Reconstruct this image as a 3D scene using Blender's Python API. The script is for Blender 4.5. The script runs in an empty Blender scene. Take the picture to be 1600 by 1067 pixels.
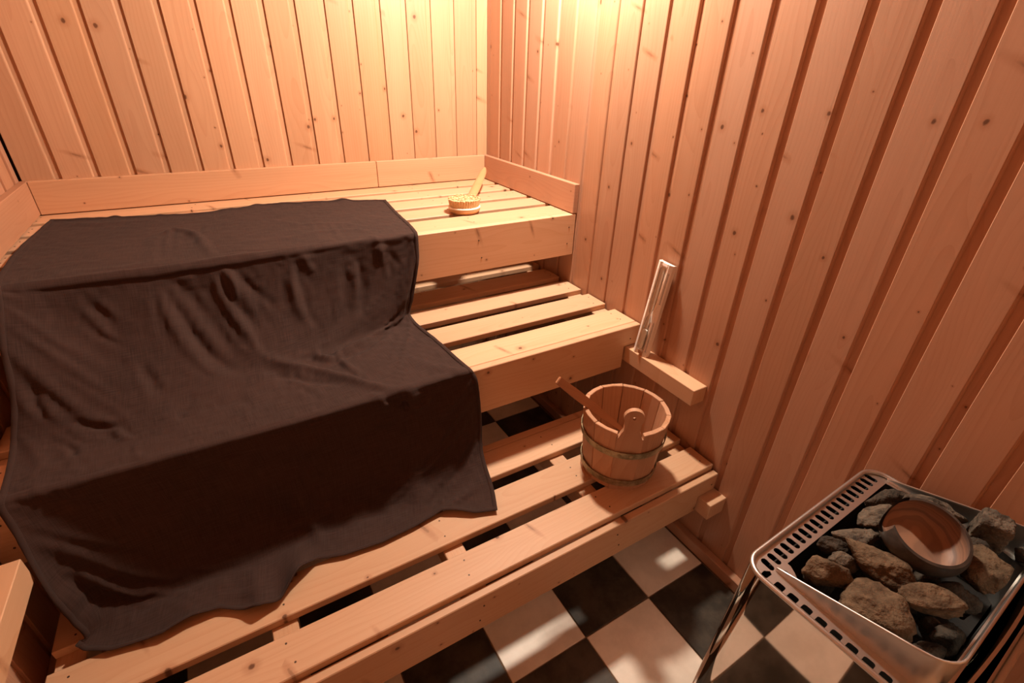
import bpy, bmesh, math, random
import numpy as np
from mathutils import Vector, Matrix, noise

S = bpy.context.scene
COL = S.collection
R = math.radians

# ---------------------------------------------------------------- camera, world, lamp, exposure
cam = bpy.data.cameras.new('camera'); camo = bpy.data.objects.new('camera', cam); COL.objects.link(camo)
cam.sensor_width = 36.0; cam.lens = 757.85 / 1600 * 36; cam.clip_start = .02
yaw, pitch, roll = -0.5469, -0.5132, 0.034
fw = Vector((-math.sin(yaw) * math.cos(pitch), math.cos(yaw) * math.cos(pitch), math.sin(pitch)))
rt = Vector((math.cos(yaw), math.sin(yaw), 0)); up = rt.cross(fw)
rr = rt * math.cos(roll) + up * math.sin(roll); uu = -rt * math.sin(roll) + up * math.cos(roll)
m = Matrix((rr, uu, -fw)).transposed().to_4x4(); m.translation = Vector((-1.0559, -2.0012, 1.3126))
camo.matrix_world = m
S.camera = camo
w = bpy.data.worlds.new('world'); S.world = w; w.use_nodes = True
w.node_tree.nodes['Background'].inputs[0].default_value = (0, 0, 0, 1)
S.view_settings.view_transform = 'Standard'; S.view_settings.look = 'None'
S.view_settings.gamma = 1; S.view_settings.use_curve_mapping = False
S.view_settings.exposure = 0.0

lamp = bpy.data.lights.new('sauna_lamp_light', 'SPOT'); lamp.spot_size = R(172); lamp.spot_blend = .12; lamp.energy = 112; lamp.color = (1.0, .88, .73); lamp.shadow_soft_size = .05
lo = bpy.data.objects.new('sauna_lamp_light', lamp); COL.objects.link(lo); lo.location = (-.165, -.76, 1.87)

# ---------------------------------------------------------------- materials
def N(nt, typ, **kw):
    n = nt.nodes.new(typ)
    for k, v in kw.items():
        if k == 'inp':
            for i, val in v.items():
                if hasattr(val, 'is_output') or isinstance(val, bpy.types.NodeSocket): nt.links.new(val, n.inputs[i])
                else: n.inputs[i].default_value = val
        else: setattr(n, k, v)
    return n
def M(nt, op, a, b=0.0, c=0.0):
    return N(nt, 'ShaderNodeMath', operation=op, inp={0: a, 1: b, 2: c}).outputs[0]
def SMOOTH(nt, v, a, b, lo=0.0, hi=1.0):
    return N(nt, 'ShaderNodeMapRange', interpolation_type='SMOOTHSTEP', inp={0: v, 1: a, 2: b, 3: lo, 4: hi}).outputs[0]
def MIX(nt, f, a, b, mode='MIX'):
    n = N(nt, 'ShaderNodeMix', data_type='RGBA', blend_type=mode, clamp_factor=True)
    for i, v in ((0, f), (6, a), (7, b)):
        if isinstance(v, bpy.types.NodeSocket): nt.links.new(v, n.inputs[i])
        else: n.inputs[i].default_value = v
    return n.outputs[2]
def newmat(name, rough=.5, metal=0.0, col=(.5, .5, .5)):
    mt = bpy.data.materials.new(name); mt.use_nodes = True; nt = mt.node_tree
    b = nt.nodes['Principled BSDF']
    b.inputs['Roughness'].default_value = rough; b.inputs['Metallic'].default_value = metal
    b.inputs['Base Color'].default_value = (*col, 1)
    return mt, nt, b

def wood(name, order, light=(.78, .46, .22), dark=(.60, .29, .11), knots=1.0, knot_scale=3.0, rough=.5, ring=.55, grain=.35):
    """pine: annual rings round a pith line, fine grain, round knots; order = which local axes are length, width, thickness"""
    mt, nt, b = newmat(name, rough)
    tc = N(nt, 'ShaderNodeTexCoord'); oi = N(nt, 'ShaderNodeObjectInfo')
    sp = N(nt, 'ShaderNodeSeparateXYZ', inp={0: tc.outputs['Object']})
    ax = {'x': sp.outputs[0], 'y': sp.outputs[1], 'z': sp.outputs[2]}
    L, A, B = (ax[c] for c in order)
    rnd = oi.outputs['Random']
    Lo = M(nt, 'ADD', L, M(nt, 'MULTIPLY', rnd, 23.7))
    Ao = M(nt, 'ADD', A, M(nt, 'MULTIPLY', rnd, 7.31))
    # warp along the length
    v1 = N(nt, 'ShaderNodeCombineXYZ', inp={0: M(nt, 'MULTIPLY', Lo, 1.6), 1: M(nt, 'MULTIPLY', Ao, 5.0), 2: B})
    n1 = N(nt, 'ShaderNodeTexNoise', inp={'Vector': v1.outputs[0], 'Scale': 1.0, 'Detail': 2.0})
    wa = M(nt, 'MULTIPLY', M(nt, 'SUBTRACT', n1.outputs[0], .5), .09)
    r2 = M(nt, 'MODULO', M(nt, 'MULTIPLY', rnd, 17.13), 1.0)
    aa = M(nt, 'ADD', M(nt, 'MODULO', M(nt, 'ADD', Ao, 100.0), .13), M(nt, 'SUBTRACT', M(nt, 'MULTIPLY', wa, .6), M(nt, 'MULTIPLY', r2, .12)))
    bb = M(nt, 'ADD', M(nt, 'ADD', wa, .035), M(nt, 'MULTIPLY', r2, .05))
    rad = M(nt, 'SQRT', M(nt, 'ADD', M(nt, 'MULTIPLY', aa, aa), M(nt, 'MULTIPLY', bb, bb)))
    fr = M(nt, 'FRACT', M(nt, 'MULTIPLY', rad, 150.0))
    rg = M(nt, 'POWER', fr, 3.0)
    # fine fibres
    v2 = N(nt, 'ShaderNodeCombineXYZ', inp={0: M(nt, 'MULTIPLY', Lo, 5.0), 1: M(nt, 'MULTIPLY', Ao, 260.0), 2: M(nt, 'MULTIPLY', B, 260.0)})
    n2 = N(nt, 'ShaderNodeTexNoise', inp={'Vector': v2.outputs[0], 'Scale': 1.0, 'Detail': 2.0})
    v3 = N(nt, 'ShaderNodeCombineXYZ', inp={0: M(nt, 'MULTIPLY', Lo, 2.0), 1: M(nt, 'MULTIPLY', Ao, 22.0), 2: 0.0})
    n3 = N(nt, 'ShaderNodeTexNoise', inp={'Vector': v3.outputs[0], 'Scale': 1.0, 'Detail': 3.0})
    f = M(nt, 'ADD', M(nt, 'MULTIPLY', rg, ring * .6), M(nt, 'MULTIPLY', M(nt, 'SUBTRACT', n2.outputs[0], .5), grain * 1.2))
    f = M(nt, 'ADD', f, M(nt, 'MULTIPLY', M(nt, 'SUBTRACT', n3.outputs[0], .5), .75))
    f = N(nt, 'ShaderNodeClamp', inp={0: M(nt, 'ADD', f, .18)}).outputs[0]
    c = MIX(nt, f, (*light, 1), (*dark, 1))
    val = M(nt, 'ADD', .88, M(nt, 'MULTIPLY', M(nt, 'MODULO', M(nt, 'MULTIPLY', rnd, 91.7), 1.0), .20))
    c = N(nt, 'ShaderNodeHueSaturation', inp={'Value': val, 'Saturation': M(nt, 'ADD', .97, M(nt, 'MULTIPLY', r2, .07)), 'Color': c}).outputs[0]
    if knots > 0:
        for q, (ks, thr, rad0, rad1) in enumerate([(knot_scale, 1 - .62 * knots, .0024, .0062), (knot_scale * 1.7, 1 - .5 * knots, .0011, .0024), (knot_scale * .9, 1 - .42 * knots, .0026, .0050)]):
            kl, ka = ks, 11.0
            va = N(nt, 'ShaderNodeCombineXYZ', inp={0: M(nt, 'ADD', M(nt, 'MULTIPLY', Lo, kl), 5.3 * q), 1: M(nt, 'MULTIPLY', Ao, ka), 2: 0.0})
            vo = N(nt, 'ShaderNodeTexVoronoi', voronoi_dimensions='2D', inp={'Vector': va.outputs[0], 'Scale': 1.0})
            df = N(nt, 'ShaderNodeVectorMath', operation='SUBTRACT', inp={0: va.outputs[0], 1: vo.outputs['Position']}).outputs[0]
            if q == 2:                    # branch cut along its length: a streak lying across the board
                tl = N(nt, 'ShaderNodeSeparateXYZ', inp={0: df})
                df = N(nt, 'ShaderNodeCombineXYZ', inp={0: M(nt, 'ADD', tl.outputs[0], M(nt, 'MULTIPLY', tl.outputs[1], .10)), 1: tl.outputs[1], 2: 0.0}).outputs[0]
            ds = N(nt, 'ShaderNodeVectorMath', operation='MULTIPLY', inp={0: df, 1: (1 / kl * (.85 if q < 2 else 1.1), 1 / ka * (1 if q < 2 else .22), 0)}).outputs[0]
            wob = N(nt, 'ShaderNodeTexNoise', inp={'Vector': tc.outputs['Object'], 'Scale': 130.0, 'Detail': 1.0}).outputs[0]
            d = M(nt, 'ADD', N(nt, 'ShaderNodeVectorMath', operation='LENGTH', inp={0: ds}).outputs['Value'], M(nt, 'MULTIPLY', M(nt, 'SUBTRACT', wob, .5), .004))
            cs = N(nt, 'ShaderNodeSeparateXYZ', inp={0: vo.outputs['Color']})
            rk = M(nt, 'ADD', rad0, M(nt, 'MULTIPLY', cs.outputs[0], rad1 - rad0))
            q_ = M(nt, 'DIVIDE', d, rk)
            on = M(nt, 'GREATER_THAN', cs.outputs[1], thr)
            halo = M(nt, 'MULTIPLY', SMOOTH(nt, q_, 1.0, 3.4, .32 if q < 2 else .34, 0.0), on)
            core = M(nt, 'MULTIPLY', SMOOTH(nt, q_, .5, 1.2, (.85, .8, .38)[q], 0.0), on)
            c = MIX(nt, halo, c, (.30, .10, .035, 1))
            c = MIX(nt, core, c, (.095, .030, .011, 1))
    nt.links.new(c, b.inputs['Base Color'])
    bp = N(nt, 'ShaderNodeBump', inp={'Strength': .10, 'Distance': .002, 'Height': f})
    nt.links.new(bp.outputs[0], b.inputs['Normal'])
    b.inputs['Specular IOR Level'].default_value = .35
    return mt

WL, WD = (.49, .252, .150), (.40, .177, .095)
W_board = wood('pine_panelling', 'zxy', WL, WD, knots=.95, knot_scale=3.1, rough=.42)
W_back = wood('pine_panelling_back', 'zxy', (.56, .305, .170), (.46, .215, .108), knots=.95, knot_scale=3.1, rough=.42)  # same pine as the other walls; brighter light on the back wall painted in
BL, BD = (.66, .40, .24), (.57, .30, .16)
W_x = wood('bench_pine_x', 'xyz', BL, BD, knots=.75, knot_scale=3.6)
W_xz = wood('bench_pine_fascia', 'xzy', BL, BD, knots=.8, knot_scale=3.6)
W_y = wood('bench_pine_y', 'yxz', BL, BD, knots=.5)
W_yz = wood('trim_pine_y', 'yzx', WL, WD, knots=.4)
W_trx = wood('trim_pine_x', 'xzy', (.58, .32, .180), (.49, .235, .120), knots=.5)
W_stave = wood('bucket_pine', 'zxy', (.52, .28, .16), (.42, .19, .095), knots=0, ring=.8)
W_ladle = wood('ladle_wood', 'xyz', (.44, .20, .095), (.34, .14, .06), knots=0)
W_brush = wood('brush_wood', 'xyz', (.60, .33, .16), (.52, .26, .11), knots=0, grain=.2)
W_timer = wood('timer_wood', 'zxy', (.92, .79, .70), (.85, .70, .60), knots=0, grain=.2, ring=.2)

def noisy(name, c1, c2, scale, rough=.6, metal=0.0, bump=.3, bscale=None, detail=5.0, dist=.004, spec=.5):
    mt, nt, b = newmat(name, rough, metal)
    tc = N(nt, 'ShaderNodeTexCoord'); oi = N(nt, 'ShaderNodeObjectInfo')
    off = N(nt, 'ShaderNodeVectorMath', operation='ADD', inp={0: tc.outputs['Object'], 1: N(nt, 'ShaderNodeVectorMath', operation='SCALE', inp={0: (9.1, 5.7, 3.3), 'Scale': oi.outputs['Random']}).outputs[0]}).outputs[0]
    n = N(nt, 'ShaderNodeTexNoise', inp={'Vector': off, 'Scale': scale, 'Detail': detail, 'Roughness': .65})
    f = SMOOTH(nt, n.outputs[0], .32, .68)
    c = MIX(nt, f, (*c1, 1), (*c2, 1)); nt.links.new(c, b.inputs['Base Color'])
    n2 = N(nt, 'ShaderNodeTexNoise', inp={'Vector': off, 'Scale': bscale or scale * 4, 'Detail': 4.0})
    bp = N(nt, 'ShaderNodeBump', inp={'Strength': bump, 'Distance': dist, 'Height': n2.outputs[0]})
    nt.links.new(bp.outputs[0], b.inputs['Normal'])
    b.inputs['Specular IOR Level'].default_value = spec
    return mt
M_cream = noisy('cream_tile', (.86, .74, .62), (.72, .61, .50), 9, .42, bump=.12)
M_dark = noisy('dark_tile', (.030, .023, .016), (.075, .056, .040), 11, .48, bump=.15, spec=.25)
M_grout = noisy('grout', (.30, .17, .09), (.16, .09, .05), 60, .9)
M_steel = newmat('stainless_steel', .36, 1.0, (.72, .70, .66))[0]
M_mirror = newmat('polished_steel', .035, 1.0, (.66, .60, .54))[0]
M_inner = noisy('heater_inside', (.008, .006, .005), (.016, .011, .008), 30, .85)  # near black: the shade low in the basket is put into the colour
M_screw = newmat('screw_steel', .5, .6, (.10, .06, .04))[0]
M_hoop = noisy('aged_hoop_metal', (.22, .17, .09), (.46, .37, .23), 40, .5, .6, bump=.15)
M_stone = [noisy('stone_grey_%d' % i, a, b_, 32, .9, bump=1.0, bscale=60, dist=.012, spec=.2) for i, (a, b_) in enumerate([((.050, .038, .029), (.150, .112, .080)), ((.070, .042, .024), (.165, .105, .062)), ((.024, .019, .015), (.070, .052, .038))])]  # third pair: dark stone, darkened further to paint in shade deep in the basket
M_sand = newmat('white_sand', .9, 0, (.95, .93, .90))[0]
M_glass, nt, b = newmat('timer_glass', .03)
_g = N(nt, 'ShaderNodeBsdfGlossy', inp={0: (1, 1, 1, 1), 1: .04}); _t = N(nt, 'ShaderNodeBsdfTransparent', inp={0: (.96, .95, .93, 1)})
_m = N(nt, 'ShaderNodeMixShader', inp={0: N(nt, 'ShaderNodeFresnel', inp={0: 1.10}).outputs[0], 1: _t.outputs[0], 2: _g.outputs[0]})
nt.links.new(_m.outputs[0], nt.nodes['Material Output'].inputs[0])
M_tick = newmat('print_black', .6, 0, (.03, .02, .02))[0]
M_bristle = noisy('bristle', (.82, .56, .30), (.70, .44, .21), 200, .8, bump=.8, bscale=400)
M_band = newmat('white_rubber', .5, 0, (.88, .80, .68))[0]
M_door = newmat('smoked_glass_front', .15, 0, (.08, .06, .05))[0]
M_shadow = newmat('joint_dark', .9, 0, (.03, .015, .008))[0]

def linen():
    mt, nt, b = newmat('dark_linen', .92)
    uv = N(nt, 'ShaderNodeUVMap')
    def thread(sx, sy):
        v = N(nt, 'ShaderNodeVectorMath', operation='MULTIPLY', inp={0: uv.outputs[0], 1: (sx, sy, 1)}).outputs[0]
        return N(nt, 'ShaderNodeTexNoise', inp={'Vector': v, 'Scale': 1.0, 'Detail': 2.0}).outputs[0]
    a = thread(22, 460); c = thread(460, 22); k = thread(7, 9)
    f = M(nt, 'ADD', M(nt, 'MULTIPLY', a, .5), M(nt, 'MULTIPLY', c, .5))
    col = MIX(nt, SMOOTH(nt, f, .2, .8), (.026, .0145, .0115, 1), (.058, .032, .026, 1))
    col = MIX(nt, SMOOTH(nt, k, .3, .75, 0, .35), col, (.060, .030, .023, 1))
    nt.links.new(col, b.inputs['Base Color'])
    bp = N(nt, 'ShaderNodeBump', inp={'Strength': .35, 'Distance': .0015, 'Height': f}); nt.links.new(bp.outputs[0], b.inputs['Normal'])
    b.inputs['Specular IOR Level'].default_value = .1
    b.inputs['Sheen Weight'].default_value = .025; b.inputs['Sheen Roughness'].default_value = .6
    return mt
M_linen = linen()

def banded():
    mt, nt, b = newmat('banded_bowl', .55)
    tc = N(nt, 'ShaderNodeTexCoord')
    sp = N(nt, 'ShaderNodeSeparateXYZ', inp={0: tc.outputs['Object']})
    nz = N(nt, 'ShaderNodeTexNoise', inp={'Vector': tc.outputs['Object'], 'Scale': 18.0, 'Detail': 2.0}).outputs[0]
    v = N(nt, 'ShaderNodeCombineXYZ', inp={0: 0.0, 1: 0.0, 2: M(nt, 'ADD', M(nt, 'MULTIPLY', sp.outputs[2], 130.0), M(nt, 'MULTIPLY', nz, 2.0))})
    n = N(nt, 'ShaderNodeTexNoise', inp={'Vector': v.outputs[0], 'Scale': 1.0, 'Detail': 3.0}).outputs[0]
    rad = M(nt, 'SQRT', M(nt, 'ADD', M(nt, 'MULTIPLY', sp.outputs[0], sp.outputs[0]), M(nt, 'MULTIPLY', sp.outputs[1], sp.outputs[1])))
    c = MIX(nt, SMOOTH(nt, n, .35, .65), (.36, .19, .115, 1), (.15, .080, .055, 1))
    top = SMOOTH(nt, sp.outputs[2], .030, .048)
    c = MIX(nt, top, c, (.13, .090, .072, 1))
    nt.links.new(c, b.inputs['Base Color'])
    return mt
M_bowl = banded()
M_bowlout = noisy('dark_bowl_glaze', (.035, .028, .024), (.07, .055, .045), 40, .4, bump=.1)

# ---------------------------------------------------------------- helpers
def obj(name, me, mat=None, parent=None, loc=None, rot=None):
    if isinstance(me, bmesh.types.BMesh):
        bm = me; me = bpy.data.meshes.new(name); bm.to_mesh(me); bm.free()
    o = bpy.data.objects.new(name, me); COL.objects.link(o)
    if mat:
        if len(me.materials) == 0: me.materials.append(mat)
    if parent: o.parent = parent
    if loc is not None: o.location = loc
    if rot is not None: o.rotation_euler = rot
    return o
def thing(name, label, cat, loc=(0, 0, 0), rot=(0, 0, 0), group=None):
    o = bpy.data.objects.new(name, None); COL.objects.link(o); o.empty_display_size = .05
    o.location = loc; o.rotation_euler = rot
    o['label'] = label; o['category'] = cat
    if group: o['group'] = group
    return o
def tag(o, label, cat, group=None):
    o['label'] = label; o['category'] = cat
    if group: o['group'] = group
    return o
def structure(o, label=None):
    o['kind'] = 'structure'
    if label: o['label'] = label
    return o
def smooth(o, ang=40):
    me = o.data
    for p in me.polygons: p.use_smooth = True
    me.set_sharp_from_angle(angle=R(ang))
    return o
def box_bm(x0, x1, y0, y1, z0, z1, bev=.0015, bm=None):
    own = bm is None
    if own: bm = bmesh.new()
    v = [bm.verts.new(p) for p in ((x0, y0, z0), (x1, y0, z0), (x1, y1, z0), (x0, y1, z0), (x0, y0, z1), (x1, y0, z1), (x1, y1, z1), (x0, y1, z1))]
    fs = [bm.faces.new([v[i] for i in f]) for f in ((3, 2, 1, 0), (4, 5, 6, 7), (0, 1, 5, 4), (1, 2, 6, 5), (2, 3, 7, 6), (3, 0, 4, 7))]
    if bev:
        es = set(e for f in fs for e in f.edges)
        bmesh.ops.bevel(bm, geom=list(es), offset=bev, segments=1, affect='EDGES', profile=.5)
    return bm
def box(name, x0, x1, y0, y1, z0, z1, mat, parent=None, bev=.0015):
    x0, x1 = min(x0, x1), max(x0, x1); y0, y1 = min(y0, y1), max(y0, y1)
    return obj(name, box_bm(x0, x1, y0, y1, z0, z1, bev), mat, parent)
def prism_bm(poly, d0, d1, to3):
    """extrude a 2D polygon between depths d0 and d1; to3(u, v, d) -> xyz"""
    bm = bmesh.new()
    a = [bm.verts.new(to3(u, v, d0)) for u, v in poly]; b = [bm.verts.new(to3(u, v, d1)) for u, v in poly]
    n = len(poly)
    bm.faces.new(a[::-1]); bm.faces.new(b)
    for i in range(n): bm.faces.new((a[i], a[(i + 1) % n], b[(i + 1) % n], b[i]))
    bmesh.ops.recalc_face_normals(bm, faces=bm.faces)
    return bm
def tube_bm(pts, rad, n=8, closed=False, bm=None, flat=None):
    bm = bm or bmesh.new()
    pts = [Vector(p) for p in pts]; rings = []; k = len(pts)
    rad = rad if hasattr(rad, '__len__') else [rad] * k
    prev = None
    for i, p in enumerate(pts):
        if closed: t = (pts[(i + 1) % k] - pts[i - 1]).normalized()
        else: t = (pts[min(i + 1, k - 1)] - pts[max(i - 1, 0)]).normalized()
        ref = Vector((0, 0, 1)) if abs(t.z) < .9 else Vector((1, 0, 0))
        a = t.cross(ref).normalized() if prev is None else (prev - t * prev.dot(t)).normalized()
        prev = a; b = t.cross(a)
        f = flat if flat else 1.0
        rings.append([bm.verts.new(p + (a * math.cos(2 * math.pi * j / n) + b * f * math.sin(2 * math.pi * j / n)) * rad[i]) for j in range(n)])
    for i in range(k if closed else k - 1):
        A, B = rings[i], rings[(i + 1) % k]
        for j in range(n): bm.faces.new((A[j], A[(j + 1) % n], B[(j + 1) % n], B[j]))
    if not closed: bm.faces.new(rings[0][::-1]); bm.faces.new(rings[-1])
    bmesh.ops.recalc_face_normals(bm, faces=bm.faces)
    return bm
def lathe_bm(prof, n=32, bm=None):
    bm = bm or bmesh.new(); rings = []
    for r_, z in prof:
        if r_ < 1e-6: rings.append([bm.verts.new((0, 0, z))])
        else: rings.append([bm.verts.new((r_ * math.cos(2 * math.pi * j / n), r_ * math.sin(2 * math.pi * j / n), z)) for j in range(n)])
    for A, B in zip(rings, rings[1:]):
        for j in range(n):
            k = (j + 1) % n
            if len(A) == 1 and len(B) == 1: continue
            if len(A) == 1: bm.faces.new((A[0], B[k], B[j]))
            elif len(B) == 1: bm.faces.new((A[j], A[k], B[0]))
            else: bm.faces.new((A[j], A[k], B[k], B[j]))
    bmesh.ops.recalc_face_normals(bm, faces=bm.faces)
    return bm

# ---------------------------------------------------------------- the room
XW, YF, ZC = -1.5544, -2.55, 2.05
FLOOR = structure(box('floor', XW - .02, .02, YF, .02, -.06, -.004, M_grout, bev=0))
tx, ty, ts, ta = -.2522, -1.4828, .2269, .0047
def tile_mesh(mat):
    g = .0016
    bm = box_bm(g, ts - g, g, ts - g, -.012, 0, bev=.0012); me = bpy.data.meshes.new('floor_tile'); bm.to_mesh(me); bm.free(); me.materials.append(mat); return me
TM = [tile_mesh(M_cream), tile_mesh(M_dark)]
rng = random.Random(4)
for i in range(-6, 2):
    for j in range(-5, 7):
        px = tx + i * ts * math.cos(ta) - j * ts * math.sin(ta); py = ty + j * ts * math.cos(ta) + i * ts * math.sin(ta)
        if px + ts < XW or px > -.02 or py + ts < YF or py > 0: continue
        if px < XW + .002 or px + ts > -.026 or py + ts > -.002 or py < YF + .002:      # cut tile at the wall
            x0 = max(px + .0016, XW + .002); x1 = min(px + ts - .0016, -.027); y0 = max(py + .0016, YF + .002); y1 = min(py + ts - .0016, -.002)
            if x1 - x0 < .01 or y1 - y0 < .01: continue
            o = box('floor_tile', x0, x1, y0, y1, -.012, 0, (M_cream, M_dark)[(i + j) % 2], FLOOR, bev=.0012)
        else:
            o = obj('floor_tile', TM[(i + j) % 2], None, FLOOR, (px, py, rng.uniform(-.0006, .0004)), (0, 0, ta))

# wall cladding: shiplap boards with a wide shadow groove
PIT = .0938
def board_mesh(h, pit=PIT):
    prof = [(0, .0125), (0, .0013), (.0011, 0), (pit - .0215, 0), (pit - .0195, .0006), (pit - .0175, .0028), (pit - .0165, .0058), (pit - .0004, .0058), (pit - .0004, .0125)]
    bm = prism_bm(prof, 0, h, lambda u, v, d: (u, v, d))
    me = bpy.data.meshes.new('wall_board'); bm.to_mesh(me); bm.free(); me.materials.append(W_board); return me
WB = board_mesh(ZC)
def cut_board(w_):
    bm = prism_bm([(0, .0125), (0, .0006), (.0006, 0), (w_, 0), (w_, .0125)], 0, ZC, lambda u, v, d: (u, v, d))
    return bm
WB2 = WB.copy(); WB2.materials.clear(); WB2.materials.append(W_back)
back = structure(box('wall_back', XW - .03, .03, .0127, .05, -.05, ZC, M_shadow, bev=0))
x = -1.36 - 2 * PIT
while x < -.001:
    if x < XW:
        obj('wall_board', cut_board(x + PIT - XW - .018), W_back, back, (XW, 0, 0)); obj('wall_board', cut_board(.0178), W_back, back, (x + PIT - .018, .0058, 0))
    elif x + PIT > .001: obj('wall_board', cut_board(-x - .0005), W_back, back, (x, 0, 0))
    else: obj('wall_board', WB2, None, back, (x, 0, 0))
    x += PIT
right = structure(box('wall_right', .0127, .05, YF, .05, -.05, ZC, M_shadow, bev=0))
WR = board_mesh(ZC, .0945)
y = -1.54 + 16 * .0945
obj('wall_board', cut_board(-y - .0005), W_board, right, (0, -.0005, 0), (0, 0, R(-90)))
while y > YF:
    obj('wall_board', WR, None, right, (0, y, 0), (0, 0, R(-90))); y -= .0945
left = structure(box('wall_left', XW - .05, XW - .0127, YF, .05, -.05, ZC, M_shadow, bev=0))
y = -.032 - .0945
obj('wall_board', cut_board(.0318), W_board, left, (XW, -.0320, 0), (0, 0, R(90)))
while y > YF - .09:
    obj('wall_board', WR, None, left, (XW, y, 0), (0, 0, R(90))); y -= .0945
front = structure(box('wall_front', XW - .05, .05, YF - .04, YF, -.05, ZC, W_xz, bev=0))
ceil = structure(box('ceiling', XW - .05, .05, YF - .04, .05, ZC, ZC + .03, W_x, bev=0))
structure(box('baseboard_right', -.025, -.0005, YF + .003, -.003, .002, .042, W_yz, bev=.002))

# boards screwed to the walls over the upper bench
zt, zU = .9792, .8793
structure(box('trim_1', XW + .021, -.4985, -.020, -.0003, zU + .003, zt, W_trx))
structure(box('trim_2', -.4965, -.0205, -.020, -.0003, zU + .003, zt, W_trx))
structure(box('trim_3', -.020, -.0003, -.6719, -.0003, zU + .003, zt, W_yz))
structure(box('trim_4', XW + .0003, XW + .020, -.6719, -.0003, zU + .003, zt, W_yz))

# ---------------------------------------------------------------- benches
BEAR = [-.376, -.767, -1.137]
def bench(label, xl, xr, slats, ztop, th, fy, fz0, fz1, fth, notch, bear_y, bz, ends, extra=(), left_off=0):
    t = thing('sauna_bench', label, 'bench', ((xl + xr) / 2, fy, fz0), group=None)
    P = t.location
    def b(name, x0, x1, y0, y1, z0, z1, mat, bev=.0018):
        return box(name, x0 - P.x, x1 - P.x, y0 - P.y, y1 - P.y, z0 - P.z, z1 - P.z, mat, t, bev)
    sc = bmesh.new()
    bears = [(xr - .058, xr - .001)] + [(q - .024, q + .024) for q in (BEAR[1:] if ztop == .6244 else BEAR)] + [(xl + .001, xl + .05)]
    for k, (y0, y1) in enumerate(slats):
        b('slat', xl, xr, y0, y1, ztop - th, ztop, W_x)
        for (b0, b1) in bears:
            for f in (.27, .73):
                yy = y1 + (y0 - y1) * f + rng.uniform(-.006, .006); xx = (b0 + b1) / 2 + rng.uniform(-.01, .01)
                bmesh.ops.create_cone(sc, cap_ends=True, segments=8, radius1=.0021, radius2=.0021, depth=.002, matrix=Matrix.Translation((xx - P.x, yy - P.y, ztop - P.z - .0006)))
    for (b0, b1) in bears:
        b('bearer', b0, b1, bear_y[0], bear_y[1], bz, ztop - th, W_y)
    poly = [(xl, fz0), (xr - notch[0], fz0), (xr - notch[0], notch[1]), (xr, notch[1]), (xr, fz1), (xl, fz1)] if notch else [(xl, fz0), (xr, fz0), (xr, fz1), (xl, fz1)]
    bm = prism_bm([(u - P.x, v - P.z) for u, v in poly], fy - P.y, fy + fth - P.y, lambda u, v, d: (u, d, v))
    es = [e for e in bm.edges if len(e.link_faces) == 2 and e.calc_face_angle(0) > .5]
    bmesh.ops.bevel(bm, geom=es, offset=.0018, segments=1, affect='EDGES')
    obj('fascia', bm, W_xz, t)
    for (b0, b1) in bears:
        for f in (.3, .7):
            bmesh.ops.create_cone(sc, cap_ends=True, segments=8, radius1=.0021, radius2=.0021, depth=.002,
                                  matrix=Matrix.Translation(((b0 + b1) / 2 - P.x + rng.uniform(-.012, .012), -.0002, (fz1 - fz0) * f)) @ Matrix.Rotation(R(90), 4, 'X'))
    for e in extra: b(*e)
    s = obj('screw_heads', sc, M_screw, t); s['kind'] = 'stuff'
    return t
bench('upper and highest pine sauna bench, against the back wall, partly under the dark linen', XW + .003, -.004,
      [(-.109, -.010), (-.240, -.142), (-.371, -.270), (-.503, -.404), (-.6480, -.536)], zU, .019, -.6714, .7343, zU, .022, None, (-.648, -.012), .800, 0)
bench('middle pine sauna bench, between the upper one and the step with the bucket', XW + .003, -.004,
      [(-.466, -.372), (-.606, -.510), (-.742, -.648), (-.878, -.784), (-1.0240, -.924)], .6244, .0185, -1.0479, .4799, .6244, .0225, (.056, .557), (-1.024, -.372), .557, 0)
bench('lowest pine step bench, holding the wooden bucket, nearest the tiled floor', -1.517, -.008,
      [(-1.153, -1.057), (-1.290, -1.195), (-1.4125, -1.327)], .3414, .020, -1.4347, .209, .3245, .0195, (.064, .264), (-1.4135, -1.055), .2635, 0,
      extra=[('back_rail', -1.517, -.008, -1.0555, -1.030, .235, .3414, W_xz)])
# ledges on the side walls
tag(box('wooden_ledge', -.0525, -.0003, -1.3234, -.372, .5035, .5549, W_y), 'square pine ledge on the right wall, under the sand timer', 'ledge')
tag(box('wooden_ledge', -.0675, -.0003, -1.475, -1.058, .207, .262, W_y), 'short pine block on the right wall, poking out under the lowest step', 'ledge')
tag(box('wooden_ledge', XW + .0003, -1.490, -1.80, -1.118, .500, .555, W_y), 'pine ledge on the left wall, in the bottom left corner beside the dark linen', 'ledge')
tag(box('wooden_ledge', XW + .0003, -1.519, -1.475, -1.058, .207, .262, W_y), 'low pine ledge on the left wall under the step', 'ledge')

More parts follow.
